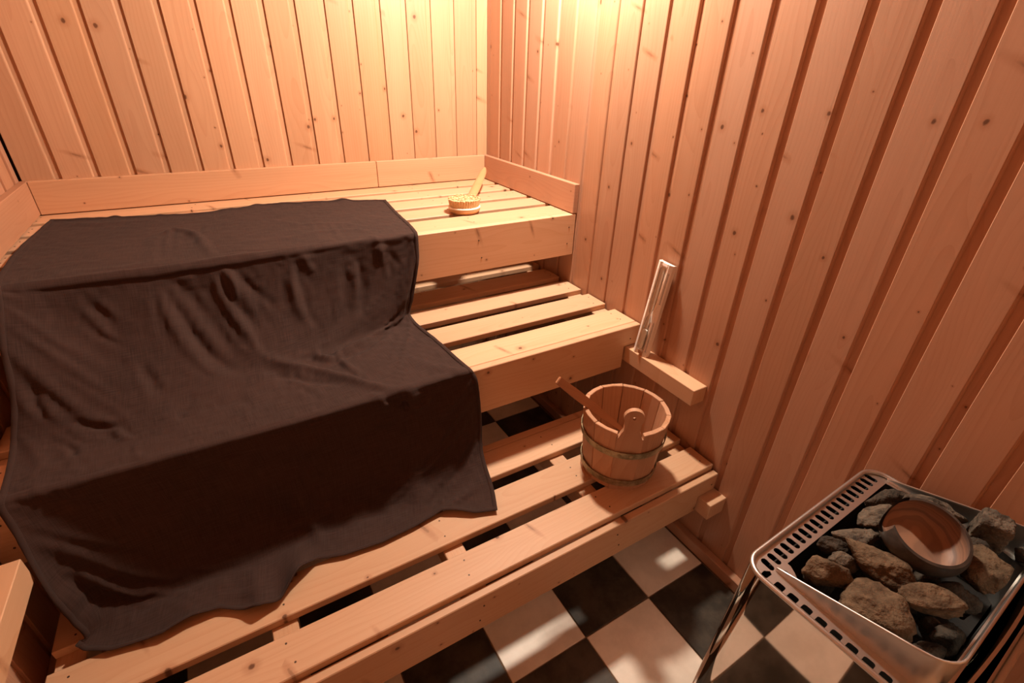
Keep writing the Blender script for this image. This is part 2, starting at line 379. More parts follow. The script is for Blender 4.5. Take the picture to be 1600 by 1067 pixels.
# ---------------------------------------------------------------- the dark linen over the three benches
CX = np.array([0, .2, .4, .6, .8, 1.0])
ROWS = [  # x left, x right, y at six columns, z at six columns
    (-1.494, -.544, [-.117, -.163, -.197, -.165, -.196, -.253], .8835),
    (-1.500, -.550, [-.200, -.235, -.260, -.240, -.260, -.310], .8835),
    (-1.513, -.562, [-.400, -.400, -.410, -.410, -.420, -.430], .8830),
    (-1.508, -.572, [-.580, -.580, -.580, -.580, -.580, -.580], .8835),
    (-1.497, -.580, [-.668, -.668, -.668, -.665, -.655, -.650], .8840),
    (-1.494, -.584, [-.692, -.694, -.694, -.690, -.682, -.676], .8800),
    (-1.494, -.588, [-.712, -.714, -.714, -.704, -.694, -.688], .8600),
    (-1.500, -.597, [-.765, -.765, -.755, -.735, -.705, -.698], .8000),
    (-1.503, -.618, [-.830, -.830, -.810, -.780, -.722, -.700], .7100),
    (-1.513, -.634, [-.886, -.895, -.875, -.835, -.765, -.706], [.650, .648, .645, .641, .640, .640]),
    (-1.512, -.612, [-.960, -.965, -.965, -.940, -.910, -.880], .6300),
    (-1.506, -.600, [-1.040, -1.040, -1.040, -1.040, -1.038, -1.036], .6300),
    (-1.506, -.594, [-1.058, -1.060, -1.060, -1.060, -1.060, -1.056], .6240),
    (-1.500, -.588, [-1.074, -1.068, -1.068, -1.068, -1.068, -1.066], .5950),
    (-1.481, -.582, [-1.134, -1.079, -1.076, -1.076, -1.074, -1.072], .4900),
    (-1.472, -.595, [-1.150, -1.090, -1.086, -1.088, -1.088, -1.108], .4000),
    (-1.464, -.612, [-1.172, -1.118, -1.110, -1.106, -1.114, -1.190], .3560),
    (-1.474, -.635, [-1.185, -1.205, -1.215, -1.205, -1.208, -1.262], .3490)]
HEM = ([-1.475, -1.46, -1.419, -1.334, -1.285, -1.241, -1.20, -1.17, -1.133, -1.09, -1.05, -.994, -.909, -.829, -.758, -.725, -.691, -.635],
       [-1.165, -1.185, -1.208, -1.223, -1.214, -1.217, -1.245, -1.262, -1.258, -1.222, -1.196, -1.213, -1.221, -1.215, -1.203, -1.222, -1.247, -1.267])
def catmull(P, t):
    """P: (n, ...) control values at 0..n-1, t: sample positions"""
    n = len(P); i = np.clip(np.floor(t).astype(int), 0, n - 2); f = (t - i).reshape((-1,) + (1,) * (P.ndim - 1))
    p0, p1, p2, p3 = P[np.maximum(i - 1, 0)], P[i], P[i + 1], P[np.minimum(i + 2, n - 1)]
    return p1 + .5 * f * (p2 - p0 + f * (2 * p0 - 5 * p1 + 4 * p2 - p3 + f * (3 * (p1 - p2) + p3 - p0)))
def towel_base(NS, NT):
    s = np.linspace(0, 1, NS)
    rows = []
    for k, (xl, xr, ys, zs) in enumerate(ROWS):
        X = xl + (xr - xl) * s
        Y = catmull(np.array(ys), (s ** .55 if 13 <= k <= 16 else s) * 5)
        Z = catmull(np.array(zs), s * 5) if isinstance(zs, list) else np.full(NS, zs)
        if k == len(ROWS) - 1: Y = np.interp(X, HEM[0], HEM[1])
        if k == len(ROWS) - 2: Y = .62 * Y + .38 * (np.interp(X, HEM[0], HEM[1]) + .045)
        rows.append(np.stack([X, Y, Z], 1))
    P = np.array(rows)                                   # rows x NS x 3
    seg = np.linalg.norm(np.diff(P, axis=0), axis=2).mean(1); cum = np.r_[0, np.cumsum(seg)]
    u = np.linspace(0, cum[-1], NT)
    # finer where the cloth bends
    t = np.interp(u, cum, np.arange(len(ROWS)))
    return catmull(P, t), u, cum[-1]
FOLDS = [
    (0.0090, 0.0110, [(-1.213,-0.382,0.883),(-1.184,-0.362,0.883),(-1.154,-0.397,0.883),(-1.128,-0.462,0.883),(-1.117,-0.547,0.883),(-1.099,-0.641,0.884)]),
    (-0.0030, 0.0070, [(-1.084,-0.627,0.884),(-1.045,-0.627,0.884),(-0.998,-0.644,0.884),(-0.948,-0.654,0.884)]),
    (0.0030, 0.0080, [(-1.094,-0.662,0.884),(-1.044,-0.661,0.884),(-0.994,-0.67,0.884)]),
    (-0.0030, 0.0080, [(-1.198,-0.672,0.884),(-1.167,-0.665,0.884),(-1.133,-0.662,0.884)]),
    (0.0040, 0.0160, [(-1.457,-0.166,0.884),(-1.365,-0.221,0.884),(-1.304,-0.221,0.884),(-1.24,-0.228,0.884)]),
    (0.0025, 0.0140, [(-1.433,-0.657,0.884),(-1.372,-0.624,0.884),(-1.277,-0.642,0.884),(-1.201,-0.615,0.884)]),
    (0.0030, 0.0120, [(-0.941,-0.357,0.883),(-0.866,-0.447,0.883),(-0.76,-0.481,0.883),(-0.684,-0.56,0.883)]),
    (0.0030, 0.0120, [(-0.936,-0.573,0.883),(-0.829,-0.539,0.883),(-0.724,-0.568,0.883),(-0.682,-0.672,0.883)]),
    (-0.0090, 0.0260, [(-1.421,-0.7,0.875),(-1.412,-0.725,0.847),(-1.393,-0.753,0.816),(-1.372,-0.769,0.796),(-1.351,-0.789,0.768),(-1.333,-0.802,0.748)]),
    (0.0100, 0.0200, [(-1.376,-0.703,0.873),(-1.354,-0.744,0.826),(-1.323,-0.775,0.787),(-1.303,-0.796,0.755)]),
    (-0.0070, 0.0140, [(-1.361,-0.705,0.87),(-1.337,-0.733,0.838),(-1.321,-0.75,0.819)]),
    (-0.0180, 0.0200, [(-1.231,-0.7,0.877),(-1.211,-0.723,0.849),(-1.189,-0.753,0.809),(-1.175,-0.781,0.762),(-1.157,-0.802,0.723),(-1.133,-0.823,0.69),(-1.083,-0.832,0.666)]),
    (0.0140, 0.0200, [(-1.17,-0.7,0.877),(-1.145,-0.736,0.829),(-1.118,-0.771,0.768),(-1.098,-0.798,0.717),(-1.065,-0.818,0.68)]),
    (-0.0090, 0.0200, [(-1.11,-0.701,0.875),(-1.095,-0.727,0.838),(-1.08,-0.749,0.801),(-1.054,-0.762,0.772),(-1.021,-0.774,0.739)]),
    (-0.0080, 0.0120, [(-1.068,-0.693,0.88),(-1.047,-0.714,0.854),(-1.028,-0.729,0.826),(-0.992,-0.747,0.784)]),
    (0.0090, 0.0120, [(-1.08,-0.703,0.873),(-1.075,-0.722,0.844),(-1.079,-0.74,0.816)]),
    (-0.0080, 0.0120, [(-1.29,-0.811,0.732),(-1.282,-0.833,0.703),(-1.277,-0.861,0.671),(-1.273,-0.879,0.655)]),
    (0.0080, 0.0120, [(-1.303,-0.796,0.755),(-1.295,-0.822,0.717),(-1.284,-0.859,0.674),(-1.277,-0.879,0.655)]),
    (0.0070, 0.0120, [(-0.903,-0.684,0.882),(-0.895,-0.701,0.859),(-0.891,-0.712,0.832)]),
    (-0.0070, 0.0120, [(-0.931,-0.694,0.877),(-0.923,-0.723,0.816),(-0.922,-0.747,0.752),(-0.905,-0.77,0.682)]),
    (0.0080, 0.0140, [(-0.948,-0.669,0.884),(-0.947,-0.716,0.835),(-0.941,-0.744,0.772),(-0.932,-0.766,0.714)]),
    (0.0060, 0.0120, [(-0.717,-0.634,0.884),(-0.705,-0.673,0.883),(-0.698,-0.691,0.862),(-0.694,-0.695,0.835)]),
    (-0.0070, 0.0100, [(-0.68,-0.683,0.877),(-0.671,-0.695,0.835),(-0.687,-0.701,0.784)]),
    (0.0070, 0.0120, [(-0.788,-0.673,0.883),(-0.79,-0.703,0.819),(-0.799,-0.717,0.733),(-0.822,-0.739,0.676)]),
    (-0.0070, 0.0120, [(-0.763,-0.696,0.852),(-0.764,-0.706,0.778),(-0.792,-0.725,0.695)]),
    (0.0060, 0.0120, [(-0.64,-0.687,0.866),(-0.651,-0.699,0.796),(-0.671,-0.703,0.72)]),
    (0.0110, 0.0140, [(-0.905,-0.82,0.635),(-0.857,-0.808,0.634),(-0.791,-0.772,0.636),(-0.722,-0.727,0.642),(-0.667,-0.704,0.646)]),
    (-0.0060, 0.0090, [(-0.885,-0.854,0.631),(-0.835,-0.828,0.631),(-0.784,-0.802,0.632),(-0.724,-0.759,0.634)]),
    (0.0130, 0.0120, [(-1.055,-0.81,0.689),(-1.028,-0.821,0.665),(-0.975,-0.846,0.636),(-0.925,-0.901,0.63),(-0.881,-0.947,0.629),(-0.83,-1.011,0.63),(-0.79,-1.057,0.628)]),
    (-0.0080, 0.0120, [(-1.055,-0.834,0.658),(-1.016,-0.857,0.636),(-0.958,-0.912,0.631),(-0.912,-0.943,0.63)]),
    (0.0110, 0.0090, [(-0.929,-0.791,0.661),(-0.936,-0.813,0.643),(-0.911,-0.837,0.633),(-0.888,-0.833,0.632)]),
    (0.0080, 0.0070, [(-0.887,-0.812,0.635),(-0.88,-0.867,0.631),(-0.865,-0.914,0.63)]),
    (-0.0050, 0.0060, [(-0.882,-0.904,0.63),(-0.865,-0.95,0.629),(-0.839,-0.989,0.63)]),
    (0.0050, 0.0090, [(-0.85,-1.038,0.63),(-0.83,-1.062,0.621),(-0.814,-1.067,0.603)]),
    (0.0070, 0.0160, [(-0.812,-1.001,0.63),(-0.766,-1.059,0.625),(-0.739,-1.068,0.582),(-0.726,-1.068,0.563)]),
    (-0.0090, 0.0120, [(-0.804,-1.045,0.63),(-0.78,-1.066,0.603),(-0.773,-1.068,0.579)]),
    (0.0060, 0.0160, [(-0.715,-0.918,0.63),(-0.675,-0.998,0.63),(-0.622,-1.044,0.63),(-0.6,-1.066,0.597)]),
    (0.0060, 0.0120, [(-1.418,-0.871,0.665),(-1.391,-0.886,0.654),(-1.355,-0.897,0.647),(-1.333,-0.897,0.647),(-1.318,-0.914,0.639)]),
    (-0.0060, 0.0080, [(-1.423,-0.878,0.659),(-1.381,-0.898,0.646),(-1.34,-0.91,0.641)]),
    (0.0060, 0.0080, [(-1.348,-0.908,0.642),(-1.343,-0.928,0.636),(-1.333,-0.951,0.632),(-1.32,-0.965,0.63)]),
    (-0.0040, 0.0060, [(-1.324,-0.968,0.63),(-1.32,-1.005,0.629),(-1.317,-1.039,0.63)]),
    (-0.0040, 0.0070, [(-1.428,-0.922,0.637),(-1.415,-0.953,0.631),(-1.406,-0.977,0.629)]),
    (0.0090, 0.0100, [(-1.462,-0.831,0.709),(-1.452,-0.855,0.68),(-1.445,-0.872,0.663)]),
    (-0.0090, 0.0100, [(-1.469,-0.818,0.726),(-1.464,-0.843,0.694),(-1.455,-0.867,0.668)]),
    (-0.0060, 0.0070, [(-1.498,-0.813,0.732),(-1.5,-0.836,0.703),(-1.5,-0.856,0.678)]),
    (-0.0040, 0.0060, [(-1.237,-0.936,0.633),(-1.229,-0.913,0.636),(-1.2,-0.872,0.652)]),
    (0.0030, 0.0060, [(-1.111,-0.946,0.631),(-1.111,-0.98,0.629),(-1.111,-1.011,0.63)]),
    (-0.0030, 0.0140, [(-1.214,-0.912,0.636),(-1.153,-0.914,0.634),(-1.087,-0.923,0.632)]),
    (0.0040, 0.0140, [(-1.473,-0.917,0.638),(-1.465,-0.991,0.629),(-1.457,-1.055,0.628)]),
    (0.0100, 0.0160, [(-1.036,-1.157,0.35),(-1.037,-1.108,0.366),(-1.052,-1.081,0.433),(-1.057,-1.074,0.509)]),
    (0.0080, 0.0220, [(-0.786,-1.076,0.469),(-0.791,-1.118,0.374),(-0.8,-1.182,0.35)]),
    (0.0090, 0.0160, [(-0.758,-1.203,0.349),(-0.701,-1.191,0.353),(-0.64,-1.178,0.363)]),
    (-0.0060, 0.0180, [(-1.492,-1.084,0.573),(-1.478,-1.105,0.52),(-1.474,-1.131,0.458),(-1.472,-1.15,0.399)]),
    (0.0070, 0.0120, [(-1.483,-1.083,0.566),(-1.474,-1.102,0.517),(-1.469,-1.123,0.454),(-1.467,-1.14,0.392)]),
]

# how the cloth settles away from its drawn profile: steps in x, y, z along each row
DRAPE_ROWS, DRAPE_COLUMNS, DRAPE_UNIT = 118, 74, 0.0005
DRAPE_STEPS = [
0,0,6,0,0,0,0,0,0,0,0,0,0,0,0,0,0,0,0,0,0,0,0,0,0,0,0,0,0,0,0,0,0,0,0,0,0,0,0,0,0,0,0,0,0,0,0,0,0,0,0,0,0,0,0,0,0,0,0,0,0,0,0,0,0,0,0,0,0,0,0,0,0,0,0,0,0,0,0,0,0,0,0,0,0,0,0,0,0,0,0,0,0,0,0,0,0,0,0,0,0,0,0,0,0,0,0,0,0,0,0,0,0,0,0,0,0,0,0,0,0,0,0,0,0,0,0,0,0,0,0,0,0,0,0,0,0,0,0,0,0,0,0,0,0,0,0,0,0,0,0,0,0,0,0,0,0,0,0,0,0,0,0,0,0,0,0,0,0,0,0,0,0,0,0,0,0,0,0,0,0,0,0,0,0,0,0,0,0,0,0,0,0,0,0,0,0,0,0,0,0,0,0,0,0,0,0,0,0,0,0,0,0,0,0,0,0,0,0,0,0,0,
0,0,6,0,0,-3,0,0,0,0,0,0,0,0,0,0,0,0,0,0,1,0,0,0,0,0,-1,0,0,0,0,0,1,0,0,-1,0,0,2,0,0,-2,0,0,0,0,0,1,0,0,1,0,0,-1,0,0,1,0,0,0,0,0,-1,0,0,1,0,0,-1,0,0,1,0,0,0,0,0,0,0,0,-1,0,0,0,0,0,0,0,0,1,0,0,0,0,0,-1,0,0,2,0,0,-1,0,0,0,0,0,-1,0,0,0,0,0,1,0,0,-1,0,0,0,0,0,1,0,0,0,0,0,-1,0,0,0,0,0,0,0,0,0,0,0,0,0,0,0,0,0,0,0,0,0,0,0,0,0,0,0,0,0,0,0,0,1,0,0,-1,0,0,0,0,0,0,0,0,2,0,0,-3,0,0,2,0,0,-1,0,0,-1,0,0,1,0,0,2,0,0,-2,0,0,0,0,0,0,0,0,0,0,0,2,0,0,-3,0,0,0,0,0,0,0,0,1,0,0,2,
0,0,6,0,0,-4,0,0,0,0,0,0,0,0,-1,0,0,1,0,0,1,0,0,-1,0,0,1,0,0,-1,0,0,1,0,0,-1,0,0,1,0,0,-1,0,0,0,0,0,0,0,0,1,0,0,0,0,0,1,0,0,0,0,0,-1,0,0,1,0,0,-1,0,0,1,0,0,0,0,0,0,0,0,-1,0,0,0,0,0,0,0,0,1,0,0,0,0,0,-1,0,0,2,0,0,-2,0,0,0,0,0,0,0,0,0,0,0,0,0,0,0,0,0,0,0,0,0,0,0,1,0,0,-1,0,0,0,0,0,0,0,0,0,0,0,-1,0,0,1,0,0,0,0,0,-1,0,0,1,0,0,-1,0,0,1,0,0,0,0,0,-1,0,0,0,0,0,0,0,0,3,0,0,-3,0,0,1,0,0,-1,0,0,0,0,0,0,0,0,3,0,0,-3,0,0,0,0,0,1,0,0,-1,0,0,2,0,0,-2,0,0,0,0,0,0,0,0,0,0,0,4,
0,0,6,0,0,-4,0,0,-1,0,0,0,0,0,0,0,0,1,0,0,0,0,0,0,0,0,1,0,0,-1,0,0,1,0,0,-2,0,0,3,0,0,-2,0,0,0,0,0,-1,0,0,1,0,0,0,0,0,1,0,0,0,0,0,-1,0,0,1,0,0,-1,0,0,1,0,0,0,0,0,0,0,0,-1,0,0,0,0,0,0,0,0,2,0,0,-1,0,0,-1,0,0,2,0,0,-2,0,0,0,0,0,0,0,0,0,0,0,0,0,0,0,0,0,0,0,0,0,0,0,2,0,0,-2,0,0,0,0,0,0,0,0,0,0,0,0,0,0,0,0,0,0,0,0,0,0,0,0,0,0,0,0,0,0,0,0,1,0,0,-1,0,0,0,0,0,-1,0,0,4,0,0,-4,0,0,1,0,0,-1,0,0,1,0,0,0,0,0,2,0,0,-2,0,0,0,0,0,0,0,0,0,0,0,1,0,0,-1,0,0,-1,0,0,0,0,0,1,0,0,4,
0,0,6,0,0,-4,0,0,-1,0,0,0,0,0,2,0,0,-2,0,0,1,0,0,0,0,0,1,0,0,0,0,0,-1,0,0,-1,0,0,1,0,0,0,0,0,2,0,0,-3,0,-1,1,0,0,-1,0,0,1,0,0,1,0,0,-2,0,0,1,0,0,-1,0,0,2,0,0,0,0,0,0,0,0,-1,0,0,-1,0,0,0,0,0,2,0,0,-1,0,1,0,0,0,2,0,-1,-2,0,0,0,0,0,-1,0,0,1,0,0,0,0,0,-1,0,0,1,0,0,0,0,0,1,0,0,-2,0,0,1,0,0,0,0,1,-1,0,0,0,0,0,1,0,0,0,0,0,-1,0,0,1,0,0,0,0,0,0,0,0,1,0,0,-2,0,0,2,0,0,-2,0,0,4,0,0,-3,0,0,0,0,0,-1,0,0,1,0,0,1,0,0,0,0,0,-1,0,0,0,0,0,-1,0,0,2,0,0,-1,0,0,0,0,0,-1,0,0,0,0,0,1,0,0,4,
0,0,6,0,0,-4,0,0,-1,0,0,1,0,0,0,0,-1,1,0,0,-1,0,0,0,1,0,1,0,0,-1,0,0,2,-1,0,0,0,0,-2,0,0,0,0,0,3,0,0,-3,0,0,1,0,0,-1,0,0,0,0,0,1,0,0,-2,0,0,1,0,0,-1,0,0,2,0,0,0,0,0,0,0,0,-1,0,0,-1,0,0,0,0,0,2,0,0,-1,0,0,0,0,0,2,0,0,-3,0,0,1,0,0,-1,0,0,1,0,0,0,0,0,-1,0,0,1,0,0,0,0,0,1,0,0,-2,0,0,0,0,0,1,0,0,-1,0,0,1,0,0,0,0,0,0,0,0,-1,0,0,1,0,0,1,0,0,-1,0,1,1,0,0,-2,0,0,2,0,0,-1,0,0,2,0,0,-2,0,0,1,0,0,0,0,0,-1,0,0,1,0,0,0,0,0,-1,0,0,1,0,0,-1,0,0,1,0,0,-1,0,0,1,0,0,-2,0,0,1,0,0,0,0,0,4,
0,0,6,0,0,-3,0,0,-2,0,-1,0,0,0,1,0,0,0,0,0,0,0,0,-1,0,0,1,1,0,0,-1,0,3,0,0,-3,0,0,0,0,-1,0,0,0,2,0,0,-3,0,0,3,0,0,-2,0,1,-1,0,0,2,0,0,-1,0,0,1,1,0,-2,-1,0,2,0,0,0,0,0,0,0,0,-1,0,0,-1,0,0,1,0,0,1,0,0,-1,0,0,1,0,0,2,0,0,-3,0,0,0,0,0,-1,0,0,1,0,0,0,0,0,-1,0,0,1,0,0,0,0,0,1,0,0,-2,0,0,1,0,0,0,0,0,0,0,0,0,0,0,0,0,0,0,0,0,-1,0,0,1,0,0,1,0,0,-2,0,0,2,0,0,-1,0,0,1,0,0,-1,0,0,1,0,0,0,0,0,-1,0,0,1,0,0,-1,0,0,2,0,0,-2,0,0,0,0,1,0,0,0,1,0,0,0,0,0,0,0,0,-1,0,0,0,0,0,0,0,0,0,0,0,4,
0,0,6,0,0,-3,0,-1,-1,0,0,0,0,0,-1,0,0,0,0,0,1,0,0,-1,0,0,0,0,0,1,0,0,1,0,-1,-1,0,0,0,0,0,0,0,0,2,0,0,-3,0,0,3,0,0,-1,0,0,-2,0,0,1,0,1,0,0,0,1,1,0,-2,-1,0,2,0,0,0,0,0,0,0,0,-1,0,0,-1,0,0,1,0,0,1,0,0,-1,0,0,1,0,0,2,0,0,-3,0,0,0,0,0,0,0,0,0,0,0,0,0,0,-1,0,0,1,0,0,0,0,0,1,0,0,-2,0,0,1,0,0,0,0,0,0,0,0,1,0,0,-1,0,0,0,0,0,0,0,0,1,0,0,0,0,0,-2,0,0,2,0,0,-1,0,0,1,0,0,-1,0,0,1,0,0,0,0,0,-2,0,0,2,0,0,-1,0,0,2,0,0,-3,0,0,1,0,0,0,0,0,1,0,1,-1,0,0,0,0,0,0,0,0,0,0,0,0,0,0,0,0,0,4,
0,0,6,0,0,-3,0,-1,-1,0,0,0,0,0,0,0,0,0,0,0,0,0,0,0,0,0,0,0,-1,0,0,0,0,1,0,0,-1,0,1,1,0,-1,0,0,1,0,0,-2,-1,0,3,0,0,-1,0,0,-2,0,0,1,1,0,0,0,0,1,0,0,-1,-1,1,1,0,0,0,0,0,0,0,0,-1,0,0,0,0,0,-1,0,0,2,0,0,-1,0,0,1,0,0,2,0,0,-3,0,0,0,0,0,0,0,0,0,0,0,0,0,0,0,0,0,0,0,0,0,0,0,1,0,0,-1,0,0,0,0,0,0,0,0,0,0,0,1,0,0,-1,0,0,0,0,0,0,0,0,1,0,0,0,0,0,-1,0,0,1,0,0,0,0,0,-1,0,0,0,0,0,1,0,0,0,0,0,-2,0,0,1,0,0,-1,0,0,3,0,0,-3,0,0,2,0,0,-1,0,0,2,0,0,-3,0,0,1,0,1,0,0,0,1,0,0,0,0,0,0,0,0,3,
0,0,6,0,0,-3,0,-1,0,0,0,-1,0,0,0,0,0,0,0,0,0,0,0,0,0,-1,0,0,0,0,1,0,0,0,0,0,-1,0,1,1,0,-1,0,0,1,0,0,-1,0,0,2,-1,0,-1,0,0,-1,1,0,0,0,0,0,0,0,1,0,0,-1,-1,0,1,0,0,-1,0,0,1,0,0,-1,0,0,0,0,0,0,0,0,1,1,0,-1,-1,1,1,0,-1,1,0,0,-2,0,0,0,0,0,0,0,0,0,0,0,0,0,0,0,0,0,0,0,0,0,0,0,1,0,0,-1,0,0,0,0,0,0,0,0,0,0,1,1,0,0,-1,0,0,0,0,0,0,0,0,1,0,0,0,0,0,-1,0,0,1,0,0,0,0,0,-1,0,0,0,0,0,1,0,0,0,0,0,-1,0,0,1,0,0,-1,0,0,2,0,0,-2,0,0,1,0,0,-1,0,0,2,0,0,-2,0,0,1,0,0,-1,0,0,2,0,1,-2,0,0,2,0,0,2,
0,0,6,0,0,-3,0,-1,0,0,0,-1,0,0,0,0,0,0,0,0,0,0,-1,0,0,0,0,0,0,0,0,0,0,1,0,0,-1,0,0,1,0,0,0,0,1,0,0,-1,0,0,2,0,0,-1,0,0,-1,0,0,0,0,0,0,0,0,1,0,0,-1,-1,0,2,0,0,-2,0,0,1,0,0,-1,0,0,1,0,0,-1,0,0,1,1,0,-1,-1,0,1,0,0,1,0,0,-2,0,0,0,0,0,0,0,0,0,0,0,0,0,0,0,0,0,0,0,0,1,0,0,0,0,0,-1,0,0,0,0,0,0,0,0,0,0,0,2,0,0,-2,1,0,0,-1,0,0,0,0,1,0,1,1,0,0,-1,0,0,0,0,0,1,0,0,-2,0,0,1,0,0,-1,0,0,1,0,0,-1,0,0,1,0,0,-1,0,0,2,0,0,-2,0,0,2,0,0,-2,0,0,2,0,0,-2,0,0,1,0,0,0,0,0,0,0,1,0,0,0,-1,0,0,4,
0,0,6,0,0,-3,0,-1,0,0,0,1,0,0,-2,0,0,0,0,-1,0,0,0,0,0,0,0,0,0,0,0,0,0,0,0,0,0,0,0,1,0,0,0,-1,1,0,0,-1,0,0,2,0,0,-1,0,1,-1,0,0,0,0,0,0,0,0,1,0,0,-1,-1,0,2,0,0,-2,0,0,1,0,0,-1,0,0,1,0,0,-1,1,0,1,0,0,-1,-1,0,1,0,0,1,0,0,-2,0,0,1,0,0,-1,0,0,0,0,0,0,0,0,0,0,0,0,0,0,1,0,0,0,0,0,-1,0,0,0,0,0,0,0,0,0,0,0,1,1,0,-1,0,0,0,-1,0,0,0,0,1,0,0,1,0,0,-1,0,0,0,0,1,1,0,0,-2,0,0,1,0,0,-1,0,0,1,0,0,-1,0,0,1,0,0,0,0,0,1,0,0,0,0,0,0,0,0,0,0,0,-1,0,0,-1,0,0,0,0,0,2,0,0,-2,0,0,1,0,1,0,0,0,3,
0,0,6,0,0,-2,0,-1,-2,0,0,0,0,0,1,0,0,-1,0,-1,0,0,0,0,0,0,0,0,0,0,0,0,0,0,0,0,0,-1,0,1,0,0,0,0,0,0,0,0,0,0,2,0,0,-1,0,0,-1,0,0,0,0,0,0,0,0,0,0,1,0,-1,0,2,0,0,-2,0,0,1,0,0,-1,1,0,2,-1,0,-2,1,0,1,0,0,-1,-1,0,2,0,0,0,0,0,-2,0,0,1,0,0,-1,0,0,0,0,0,0,0,0,0,0,0,0,0,0,1,0,0,0,0,0,-1,0,0,0,0,0,0,0,0,0,1,0,1,0,0,-1,0,0,0,-1,0,0,0,0,1,0,0,1,0,0,0,0,0,-2,0,0,2,0,0,-2,0,0,1,0,0,-1,0,1,1,0,0,-1,0,0,1,0,0,0,0,0,0,0,0,1,0,0,-1,0,0,1,0,0,-2,0,0,0,0,0,0,0,0,1,0,0,-1,0,0,0,0,1,2,0,0,2,
0,0,6,0,0,-4,0,-1,2,0,0,-2,0,0,1,0,-1,0,0,0,-1,0,0,0,0,0,0,0,0,0,0,0,0,0,-1,0,0,0,0,1,0,0,0,0,0,0,0,0,0,0,2,0,0,-1,0,0,-1,0,0,0,0,0,1,0,0,-1,0,0,0,-1,0,2,0,1,-2,0,0,1,1,0,-1,0,0,3,-1,0,-3,1,0,1,0,0,-1,-1,0,2,0,0,-1,0,0,-1,0,0,1,0,0,0,0,0,-1,0,0,0,0,0,0,0,0,0,0,0,1,0,0,0,0,0,-1,0,0,0,0,0,0,1,0,1,0,0,0,0,0,-1,0,0,1,-1,0,-1,1,0,1,-1,0,1,0,0,0,0,0,-2,0,0,2,0,0,-2,0,0,1,0,0,-1,0,0,1,0,0,-1,0,0,0,0,0,1,0,0,-1,0,0,2,0,1,-2,0,0,2,0,0,-2,0,0,1,0,0,1,0,0,-2,0,0,1,0,0,0,0,1,1,0,0,2,
0,0,6,0,0,-2,0,-1,-2,0,0,1,0,0,-1,0,-1,1,0,0,0,0,0,-1,0,0,0,0,0,0,0,-1,0,0,0,0,0,0,0,1,0,0,0,0,0,0,0,0,0,0,2,0,0,-1,0,0,-1,0,0,0,0,0,1,0,0,-1,0,0,0,0,0,3,-1,0,-2,0,0,2,1,0,-2,0,1,3,-1,0,-4,1,0,1,0,0,-1,-1,0,2,0,0,-1,0,0,0,0,-1,0,0,0,0,0,0,-1,0,0,0,0,0,0,0,0,1,0,0,0,0,0,0,0,0,-1,0,0,0,1,0,0,0,0,1,0,0,-1,0,1,0,0,0,1,0,0,-1,0,0,1,0,0,2,-1,0,-1,0,0,-2,0,0,2,0,0,-2,0,0,1,0,0,-1,0,0,1,0,0,-1,0,0,0,0,0,1,0,0,-1,0,0,2,0,0,-2,0,1,2,0,0,-2,0,0,1,0,0,1,0,0,-2,0,0,0,0,0,2,0,1,-1,0,0,3,
0,0,6,0,0,-3,0,-1,1,0,0,-2,0,0,1,0,-1,-1,0,0,0,0,0,1,0,0,-1,0,0,0,0,-1,1,0,0,-1,0,0,1,1,0,-1,0,0,0,0,0,0,0,0,1,0,0,0,0,0,-1,0,0,0,0,0,1,0,0,0,0,0,0,0,0,2,0,0,-1,-1,-1,6,1,1,-8,0,0,4,0,0,-4,0,0,1,0,0,-1,-1,0,3,0,0,-2,0,0,0,0,0,-1,0,0,1,0,0,0,0,0,0,0,0,-1,0,0,1,0,0,0,0,0,-1,0,0,0,0,0,0,1,0,0,0,0,1,0,0,-1,0,0,1,0,0,0,0,0,-1,0,1,1,0,0,2,-1,0,0,0,0,-3,0,0,2,0,0,-2,0,0,2,0,0,-2,0,0,1,0,0,-1,0,0,0,0,0,1,0,0,-1,0,0,2,0,0,-1,0,0,1,0,1,-1,0,0,-1,0,0,2,0,0,-2,0,0,2,0,0,-1,0,1,0,0,0,3,
0,0,6,0,0,-2,0,-1,-2,0,0,2,0,-1,-1,0,0,1,0,0,-2,0,0,1,0,0,0,0,-1,0,0,0,-1,0,0,1,0,0,0,1,0,-1,0,0,0,0,0,1,0,0,0,0,0,-1,0,0,0,0,-1,0,0,0,1,0,0,-1,0,0,1,0,1,2,0,-1,2,-2,0,3,0,0,-3,2,1,-1,0,0,-3,0,0,1,0,0,-2,-1,0,3,0,0,-2,0,0,0,0,0,-1,0,0,1,0,0,-1,0,0,0,0,0,0,0,0,1,0,0,0,0,0,-1,0,0,1,0,0,0,1,0,-1,0,0,1,0,0,-1,0,0,2,0,0,-1,0,0,-1,0,0,1,0,0,1,0,1,1,-1,0,-3,0,0,3,0,0,-3,0,0,2,0,0,-2,0,0,1,0,0,0,0,0,0,0,0,0,0,0,0,0,0,0,0,0,0,0,0,0,0,0,0,0,1,-1,0,0,1,0,0,0,0,0,2,0,0,-3,0,1,3,0,0,1,
